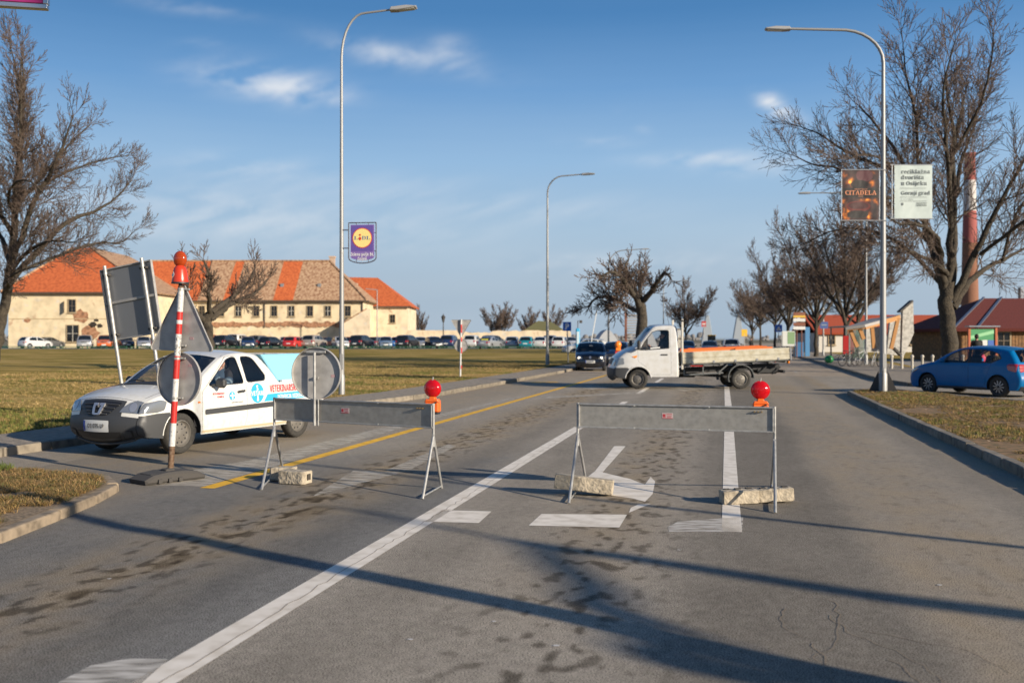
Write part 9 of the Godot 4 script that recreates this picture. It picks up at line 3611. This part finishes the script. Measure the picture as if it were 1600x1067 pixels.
class Body:
	var bones := []
	func add(a: Vector3, b: Vector3, ra: float, rb: float, c: Color) -> void:
		bones.append([a, b, ra, rb, c])
	func field(p: Vector3) -> float:
		var d := 1e3
		for q in bones:
			var ab: Vector3 = q[1] - q[0]
			var t := clampf((p - q[0]).dot(ab) / maxf(ab.length_squared(), 1e-9), 0.0, 1.0)
			var e: float = (p - q[0] - ab * t).length() - lerpf(q[2], q[3], t)
			var k := minf(0.035, minf(q[2], q[3]) * 0.8)
			var h := clampf(0.5 + 0.5 * (d - e) / k, 0.0, 1.0)
			d = lerpf(d, e, h) - k * h * (1.0 - h)
		return d
	func colour(p: Vector3) -> Color:
		var best := 1e3
		var c := Color.WHITE
		for q in bones:
			var ab: Vector3 = q[1] - q[0]
			var t := clampf((p - q[0]).dot(ab) / maxf(ab.length_squared(), 1e-9), 0.0, 1.0)
			var e: float = (p - q[0] - ab * t).length() - lerpf(q[2], q[3], t)
			if e < best:
				best = e
				c = q[4]
		return c
	func build(mb: MB, cell: float) -> void:
		var lo := Vector3.ONE * 1e3
		var hi := Vector3.ONE * -1e3
		for q in bones:
			var r: float = maxf(q[2], q[3]) + cell * 2.0
			for e in [q[0], q[1]]:
				lo = lo.min(e - Vector3.ONE * r)
				hi = hi.max(e + Vector3.ONE * r)
		var n := Vector3i(((hi - lo) / cell).ceil()) + Vector3i.ONE
		var val := PackedFloat32Array()
		val.resize(n.x * n.y * n.z)
		val.fill(1.0)
		for q in bones:
			var ab: Vector3 = q[1] - q[0]
			var l2 := maxf(ab.length_squared(), 1e-9)
			var pad: float = maxf(q[2], q[3]) + cell * 2.0 + 0.03
			var i0 := Vector3i((((q[0] as Vector3).min(q[1]) - lo - Vector3.ONE * pad) / cell).floor()).clamp(Vector3i.ZERO, n - Vector3i.ONE)
			var i1 := Vector3i((((q[0] as Vector3).max(q[1]) - lo + Vector3.ONE * pad) / cell).ceil()).clamp(Vector3i.ZERO, n - Vector3i.ONE)
			var k := minf(0.035, minf(q[2], q[3]) * 0.8)
			for x in range(i0.x, i1.x + 1):
				for y in range(i0.y, i1.y + 1):
					for z in range(i0.z, i1.z + 1):
						var w: Vector3 = lo + Vector3(x, y, z) * cell - q[0]
						var t := clampf(w.dot(ab) / l2, 0.0, 1.0)
						var e: float = (w - ab * t).length() - lerpf(q[2], q[3], t)
						var at_ := (x * n.y + y) * n.z + z
						var d := val[at_]
						var h := clampf(0.5 + 0.5 * (d - e) / k, 0.0, 1.0)
						val[at_] = lerpf(d, e, h) - k * h * (1.0 - h)
		var ids := {}
		mb.coloured = true
		var at := func(x: int, y: int, z: int) -> float: return val[(x * n.y + y) * n.z + z]
		for x in n.x - 1:
			for y in n.y - 1:
				for z in n.z - 1:
					var s := Vector3.ZERO
					var cnt := 0
					var base := (x * n.y + y) * n.z + z
					var any := val[base] < 0.0
					var mixed := false
					for k in range(1, 8):
						if (val[base + (k & 1) * n.y * n.z + ((k >> 1) & 1) * n.z + (k >> 2)] < 0.0) != any:
							mixed = true
							break
					if not mixed:
						continue
					for e in [[0, 1], [0, 2], [0, 4], [1, 3], [1, 5], [2, 3], [2, 6], [4, 5], [4, 6], [3, 7], [5, 7], [6, 7]]:
						var a: int = e[0]
						var b: int = e[1]
						var va := val[base + (a & 1) * n.y * n.z + ((a >> 1) & 1) * n.z + (a >> 2)]
						var vb := val[base + (b & 1) * n.y * n.z + ((b >> 1) & 1) * n.z + (b >> 2)]
						if (va < 0.0) != (vb < 0.0):
							var t := va / (va - vb)
							s += Vector3(a & 1, (a >> 1) & 1, a >> 2).lerp(Vector3(b & 1, (b >> 1) & 1, b >> 2), t)
							cnt += 1
					var p := lo + (Vector3(x, y, z) + s / cnt) * cell
					var e2 := cell * 0.3
					var g := Vector3(field(p + Vector3(e2, 0, 0)) - field(p - Vector3(e2, 0, 0)), field(p + Vector3(0, e2, 0)) - field(p - Vector3(0, e2, 0)), field(p + Vector3(0, 0, e2)) - field(p - Vector3(0, 0, e2)))
					mb.col = colour(p)
					ids[Vector3i(x, y, z)] = mb.vert(p, g)
		for key in ids:
			var k: Vector3i = key
			for ax in 3:
				var d := Vector3i.ZERO
				d[ax] = 1
				var b1 := Vector3i.ZERO
				b1[(ax + 1) % 3] = 1
				var b2 := Vector3i.ZERO
				b2[(ax + 2) % 3] = 1
				var e := k + d
				if e.x >= n.x or e.y >= n.y or e.z >= n.z:
					continue
				if (at.call(k.x, k.y, k.z) < 0.0) == (at.call(e.x, e.y, e.z) < 0.0):
					continue
				var q := [k, k - b1, k - b1 - b2, k - b2]
				if q.all(func(v): return ids.has(v)):
					mb.face(ids[q[0]], ids[q[1]], ids[q[2]])
					mb.face(ids[q[0]], ids[q[2]], ids[q[3]])
func head_bones(b: Body, c: Vector3, look: Vector3, skin: Color, hair: Color, hood := false) -> void:
	var f := look.normalized()
	var r := Vector3.UP.cross(f).normalized()
	b.add(c + Vector3(0, 0.03, 0) - f * 0.01, c + Vector3(0, -0.03, 0) + f * 0.02, 0.092, 0.070, skin)
	b.add(c + Vector3(0, -0.075, 0) + f * 0.045, c + Vector3(0, -0.09, 0) + f * 0.05, 0.040, 0.034, skin)
	b.add(c + Vector3(0, 0.01, 0) + f * 0.095, c + Vector3(0, -0.025, 0) + f * 0.115, 0.012, 0.017, skin)
	for s in [-1.0, 1.0]:
		b.add(c + r * s * 0.085 + Vector3(0, 0.015, 0), c + r * s * 0.088 + Vector3(0, -0.025, 0), 0.018, 0.013, skin)
		b.add(c + r * s * 0.034 + f * 0.080 + Vector3(0, 0.014, 0), c + r * s * 0.036 + f * 0.080 + Vector3(0, 0.014, 0), 0.013, 0.013, Color(0.02, 0.015, 0.012))
	b.add(c - r * 0.02 + f * 0.092 + Vector3(0, -0.058, 0), c + r * 0.02 + f * 0.092 + Vector3(0, -0.058, 0), 0.008, 0.008, Color(0.22, 0.07, 0.06))
	if hood:
		b.add(c + Vector3(0, 0.045, 0) - f * 0.035, c + Vector3(0, -0.08, 0) - f * 0.04, 0.112, 0.105, hair)
	else:
		b.add(c + Vector3(0, 0.055, 0) - f * 0.025, c + Vector3(0, 0.0, 0) - f * 0.05, 0.090, 0.080, hair)
	b.add(c + Vector3(0, -0.08, 0) - f * 0.01, c + Vector3(0, -0.16, 0) - f * 0.02, 0.052, 0.060, skin)
func hand_bones(b: Body, w: Vector3, dir: Vector3, across: Vector3, skin: Color) -> void:
	var d := dir.normalized()
	var a := (across - d * across.dot(d)).normalized()
	var n := d.cross(a)
	b.add(w, w + d * 0.07, 0.026, 0.034, skin)
	for k in 4:
		var base := w + d * 0.085 + a * (0.030 - k * 0.020)
		var l: float = [0.034, 0.042, 0.038, 0.030][k]
		b.add(base, base + d * l + n * 0.008, 0.0100, 0.0092, skin)
		b.add(base + d * l + n * 0.008, base + d * l * 1.5 + n * 0.034, 0.0092, 0.0082, skin)
	b.add(w + d * 0.03 + a * 0.03, w + d * 0.065 + a * 0.062 + n * 0.012, 0.013, 0.011, skin)
	b.add(w + d * 0.065 + a * 0.062 + n * 0.012, w + d * 0.095 + a * 0.066 + n * 0.024, 0.011, 0.009, skin)
func walker(label: String, at: Vector3, yaw: float, top: Color, legs: Color, hair: Color, hood: bool, stride: float) -> Node3D:
	var skin := Color(0.42, 0.24, 0.17)
	var b := Body.new()
	for s in [-1.0, 1.0]:
		var x: float = s * 0.095
		var fwd: float = stride * s
		b.add(Vector3(x, 0.90, 0), Vector3(x, 0.48, fwd * 0.14), 0.088, 0.062, legs)
		b.add(Vector3(x, 0.48, fwd * 0.14), Vector3(x, 0.09, fwd * 0.22 - 0.05 * absf(stride)), 0.060, 0.042, legs)
		var f := Vector3(x, 0.045, fwd * 0.22 - 0.05 * absf(stride))
		b.add(f + Vector3(0, 0, -0.03), f + Vector3(s * 0.02, -0.005, 0.15), 0.045, 0.034, Color(0.03, 0.028, 0.026))
		var sh := Vector3(s * 0.19, 1.42, 0)
		var el := Vector3(s * 0.25, 1.13, -fwd * 0.10)
		var wr := Vector3(s * 0.235, 0.90, -fwd * 0.10 + 0.10)
		b.add(sh, el, 0.062, 0.050, top)
		b.add(el, wr, 0.049, 0.038, top)
		hand_bones(b, wr, (wr - el) + Vector3(0, -0.1, 0.02), Vector3(0, 0, 1), skin)
	b.add(Vector3(0, 0.93, 0), Vector3(0, 1.12, 0), 0.150, 0.145, top)
	b.add(Vector3(-0.05, 1.32, 0), Vector3(0.05, 1.32, 0), 0.140, 0.140, top)
	b.add(Vector3(0, 1.12, 0), Vector3(0, 1.34, 0), 0.145, 0.150, top)
	b.add(Vector3(-0.15, 1.42, 0), Vector3(0.15, 1.42, 0), 0.068, 0.068, top)
	head_bones(b, Vector3(0, 1.63, 0.02), Vector3(0, 0, 1), skin, hair, hood)
	var m := MB.new()
	b.build(m, 0.026)
	var o := thing("person", label, "person", at, yaw)
	part("body", m, mat("person_skin_and_cloth", Color(1, 1, 1), 0.85, 0.0, {"vertex_color_use_as_albedo": true}), o)
	return o
func people() -> void:
	walker("person in a grey hooded jacket and blue jeans walking on the plaza", pp(1450, 0, 74) * Vector3(1, 0, 1) + Vector3(0, 0.13, 0), 2.6, Color(0.22, 0.22, 0.23), Color(0.05, 0.09, 0.17), Color(0.26, 0.26, 0.27), true, 0.8)
	var p2_ := walker("person in a black jacket seen from behind in front of the map board", pp(1527, 0, 46.5) * Vector3(1, 0, 1) + Vector3(0, 0.12, 0), 2.9, Color(0.012, 0.012, 0.014), Color(0.02, 0.02, 0.025), Color(0.02, 0.015, 0.012), false, 0.3)
	var m := MB.new()
	m.ball(Vector3(0, 0, 0), Vector3(0.16, 0.20, 0.09), 12, 8)
	m.tube([Vector3(-0.07, 0.16, 0), Vector3(-0.04, 0.30, 0), Vector3(0.04, 0.30, 0), Vector3(0.07, 0.16, 0)], [0.012], 5)
	var bag := solo("red_bag", m, mat("bag_red", srgb(0.50, 0.03, 0.08), 0.6), "red bag carried by the person in black at the map board", "bag")
	bag.position = p2_.position + Basis(Vector3.UP, 2.9) * Vector3(-0.27, 0.62, 0.08)
	walker("dark figure standing by the yellow board beside the far road", pp(1174, 0, 118) * Vector3(1, 0, 1), 0.3, Color(0.012, 0.012, 0.015), Color(0.015, 0.015, 0.02), Color(0.015, 0.012, 0.01), false, 0.2)
	var car: Node3D = get_meta("pickup")
	var b := Body.new()
	var skin := Color(0.50, 0.27, 0.19)
	var navy := Color(0.035, 0.06, 0.10)
	var stripe := Color(0.16, 0.22, 0.27)
	var hip := Vector3(2.12, 0.62, 0.36)
	var neck := Vector3(2.18, 1.14, 0.36)
	for k in 7:
		var t0 := k / 7.0
		var t1 := (k + 1) / 7.0
		b.add(hip.lerp(neck, t0), hip.lerp(neck, t1), lerpf(0.16, 0.155, t0), lerpf(0.16, 0.15, t1), stripe if k % 2 == 1 else navy)
	b.add(neck + Vector3(0, -0.06, -0.16), neck + Vector3(0, -0.06, 0.16), 0.075, 0.075, navy)
	var sh := neck + Vector3(0, -0.06, 0.19)
	var el := sh + Vector3(-0.22, -0.14, 0.08)
	var wr := Vector3(1.90, 1.24, 0.44)
	for k in 5:
		var t0 := k / 5.0
		var t1 := (k + 1) / 5.0
		b.add(sh.lerp(el, t0), sh.lerp(el, t1), 0.066, 0.062, stripe if k % 2 == 1 else navy)
		b.add(el.lerp(wr, t0), el.lerp(wr, t1), lerpf(0.056, 0.042, t0), lerpf(0.056, 0.042, t1), navy if k % 2 == 1 else stripe)
	hand_bones(b, wr, Vector3(0.45, 0.75, -0.25), Vector3(0.7, -0.3, 0.2), skin)
	var sh2 := neck + Vector3(0, -0.06, -0.19)
	var el2 := sh2 + Vector3(-0.24, -0.20, -0.02)
	var wr2 := Vector3(1.72, 1.02, 0.22)
	b.add(sh2, el2, 0.066, 0.054, navy)
	b.add(el2, wr2, 0.052, 0.040, navy)
	hand_bones(b, wr2, Vector3(-0.6, 0.3, 0.1), Vector3(0, 0.3, 1), skin)
	for s in [-1.0, 1.0]:
		b.add(hip + Vector3(0, 0, s * 0.09), Vector3(1.72, 0.72, 0.36 + s * 0.11), 0.092, 0.066, Color(0.02, 0.025, 0.04))
		b.add(Vector3(1.72, 0.72, 0.36 + s * 0.11), Vector3(1.46, 0.42, 0.36 + s * 0.10), 0.062, 0.045, Color(0.02, 0.025, 0.04))
	head_bones(b, neck + Vector3(-0.04, 0.20, 0), Vector3(-1, -0.1, 0.12), skin, Color(0.28, 0.25, 0.22))
	m = MB.new()
	b.build(m, 0.016)
	var o := thing("person", "driver of the white pickup in a striped navy sweater with a hand at the face", "person")
	o.transform = car.transform
	part("body", m, M["person_skin_and_cloth"], o)
	b = Body.new()
	hip = Vector3(1.72, 1.12, 0.42)
	neck = Vector3(1.80, 1.62, 0.42)
	var dk := Color(0.02, 0.022, 0.026)
	b.add(hip, neck, 0.16, 0.15, dk)
	b.add(neck + Vector3(0, -0.06, -0.17), neck + Vector3(0, -0.06, 0.17), 0.075, 0.075, dk)
	for s in [-1.0, 1.0]:
		var e0 := neck + Vector3(-0.24, -0.28, s * 0.24)
		b.add(neck + Vector3(0, -0.06, s * 0.19), e0, 0.066, 0.054, dk)
		var w0 := Vector3(1.32, 1.45, 0.42 + s * 0.14)
		b.add(e0, w0, 0.052, 0.040, dk)
		hand_bones(b, w0, Vector3(-0.4, 0.5, 0), Vector3(0, 0.3, s), skin)
		b.add(hip + Vector3(0, 0, s * 0.09), Vector3(1.32, 1.18, 0.42 + s * 0.11), 0.09, 0.066, dk)
		b.add(Vector3(1.32, 1.18, 0.42 + s * 0.11), Vector3(1.15, 0.82, 0.42 + s * 0.1), 0.062, 0.045, dk)
	head_bones(b, neck + Vector3(-0.03, 0.20, 0), Vector3(-1, 0, 0.1), skin * 0.8, Color(0.03, 0.02, 0.015))
	m = MB.new()
	b.build(m, 0.022)
	o = thing("person", "driver of the white flatbed, a dark figure behind the side window", "person")
	o.transform = (get_node("flatbed_truck") as Node3D).transform
	part("body", m, M["person_skin_and_cloth"], o)
func tuft(seed_: int, blades: int, h: float, lean: float) -> ArrayMesh:
	var g := RandomNumberGenerator.new()
	g.seed = seed_
	var m := MB.new()
	for k in blades:
		var a := g.randf() * TAU
		var d := Vector3(cos(a), 0, sin(a))
		var s := Vector3(-d.z, 0, d.x) * g.randf_range(0.0018, 0.0034)
		var p := d * g.randf_range(0.0, 0.035)
		var hh := h * g.randf_range(0.5, 1.1)
		var l := lean * g.randf_range(0.3, 1.2)
		var mid := p + Vector3.UP * hh * 0.6 + d * l * 0.35
		var tip := p + Vector3.UP * hh * 0.9 + d * l
		m.quad(p - s, p + s, mid + s * 0.8, mid - s * 0.8)
		m.tri(mid - s * 0.8, mid + s * 0.8, tip)
	return m.mesh()
func scatter(called: String, label: String, mesh: Mesh, spots: Array, cols: Array, s0: float, s1: float) -> void:
	var mm := MultiMesh.new()
	mm.transform_format = MultiMesh.TRANSFORM_3D
	mm.use_colors = true
	mm.mesh = mesh
	mm.instance_count = spots.size()
	for k in spots.size():
		var s := rng.randf_range(s0, s1)
		mm.set_instance_transform(k, Transform3D(Basis(Vector3.UP, rng.randf() * TAU).scaled(Vector3(s, s * rng.randf_range(0.7, 1.2), s)), spots[k]))
		mm.set_instance_color(k, (cols[rng.randi() % cols.size()] as Color) * rng.randf_range(0.75, 1.2))
	var o := MultiMeshInstance3D.new()
	o.multimesh = mm
	o.material_override = mat("grass_blades", Color(1, 1, 1), 0.9, 0.0, {"vertex_color_use_as_albedo": true, "cull_mode": BaseMaterial3D.CULL_DISABLED, "backlight_enabled": true, "backlight": Color(0.25, 0.25, 0.2)})
	put(o, called, self)
	o.set_meta("kind", "stuff")
	o.set_meta("label", label)
	o.set_meta("category", "grass")
func vegetation() -> void:
	var straw := [Color(0.37, 0.255, 0.10), Color(0.30, 0.20, 0.075), Color(0.43, 0.30, 0.13), Color(0.25, 0.175, 0.055), Color(0.21, 0.165, 0.045)]
	var green := [Color(0.13, 0.15, 0.028), Color(0.10, 0.12, 0.02), Color(0.18, 0.165, 0.04), Color(0.27, 0.20, 0.065)]
	var brown := straw.map(func(c): return Color(c.r * 0.84, c.g * 0.76, c.b * 0.72)) + [Color(0.12, 0.12, 0.03)]
	var mixed := brown + green
	var pn := FastNoiseLite.new()
	pn.seed = 71
	pn.frequency = 0.25
	var poly := Geometry2D.offset_polygon(get_meta("island"), -0.13)[0]
	var dry := []
	var wet := []
	for k in 26000:
		var p := Vector2(rng.randf_range(-9.0, -3.0), rng.randf_range(-12.2, -6.5))
		if not Geometry2D.is_point_in_polygon(p, poly):
			continue
		var n := pn.get_noise_2d(p.x * 2.0, p.y * 2.0)
		if n < -0.32:
			continue
		if p.x < -5.9 and p.y < -10.6 and rng.randf() < 0.75:
			wet.append(Vector3(p.x, 0.10, p.y))
		else:
			dry.append(Vector3(p.x, 0.10, p.y))
	scatter("dry_grass", "dry straw-coloured grass on the traffic island", tuft(1, 9, 0.05, 0.075), dry, brown, 0.6, 1.3)
	scatter("green_grass", "green grass at the back of the traffic island", tuft(2, 9, 0.09, 0.04), wet, [green[0], green[1], Color(0.11, 0.16, 0.03)], 0.6, 1.3)
	poly = Geometry2D.offset_polygon(get_meta("verge"), -0.16)[0]
	var a := []
	var b := []
	for k in 80000:
		var z := -rng.randf_range(7.5, 31.0)
		var p := Vector2(rng.randf_range(3.0, 17.0), z)
		if not Geometry2D.is_point_in_polygon(p, poly) or p.x > -z * 0.8 + 1.5:
			continue
		var n := pn.get_noise_2d(p.x, p.y * 1.4)
		if n < -0.22:
			continue
		if n > 0.05:
			b.append(Vector3(p.x, 0.108, z))
		else:
			a.append(Vector3(p.x, 0.108, z))
	scatter("verge_grass", "short dry grass on the right verge", tuft(3, 8, 0.042, 0.06), a, brown, 0.6, 1.4)
	scatter("verge_green_grass", "patches of green grass on the right verge", tuft(4, 8, 0.06, 0.035), b, mixed, 0.6, 1.4)
	var c := []
	var d := []
	for k in 90000:
		var z := 13.0 + 52.0 * pow(rng.randf(), 1.9)
		var x := edge_x(z) - 1.65 - 22.0 * pow(rng.randf(), 1.3)
		if x < -z * 0.62 - 1.5:
			continue
		var n := pn.get_noise_2d(x * 0.35, z * 1.1) + 0.35 * pn.get_noise_2d(x * 2.0, z * 2.0)
		var near := 1.0 - smoothstep(16.0, 24.0, z)
		var pos := Vector3(x, field_h(z) - 0.012, -z)
		if n > 0.22 - near * 0.45:
			d.append(pos)
		else:
			c.append(pos)
	scatter("field_grass", "short winter-dry grass of the field", tuft(5, 8, 0.05, 0.05), c, straw, 0.7, 1.6)
	scatter("field_green_grass", "green patches in the grass of the field", tuft(6, 8, 0.055, 0.03), d, green, 0.7, 1.6)
	var lm := MB.new()
	lm.quad(Vector3(-0.03, 0.004, 0), Vector3(0, 0.012, -0.022), Vector3(0.035, 0.004, 0), Vector3(0, 0.0, 0.022))
	var lv := []
	for k in 600:
		var z := -rng.randf_range(9.0, 26.0)
		var p := Vector2(rng.randf_range(5.0, 14.0), z)
		if Geometry2D.is_point_in_polygon(p, poly):
			lv.append(Vector3(p.x, 0.16, z))
	scatter("fallen_leaves", "pale fallen leaves on the right verge", lm.mesh(), lv, [Color(0.32, 0.22, 0.12), Color(0.40, 0.30, 0.20), Color(0.24, 0.14, 0.07)], 0.7, 1.3)
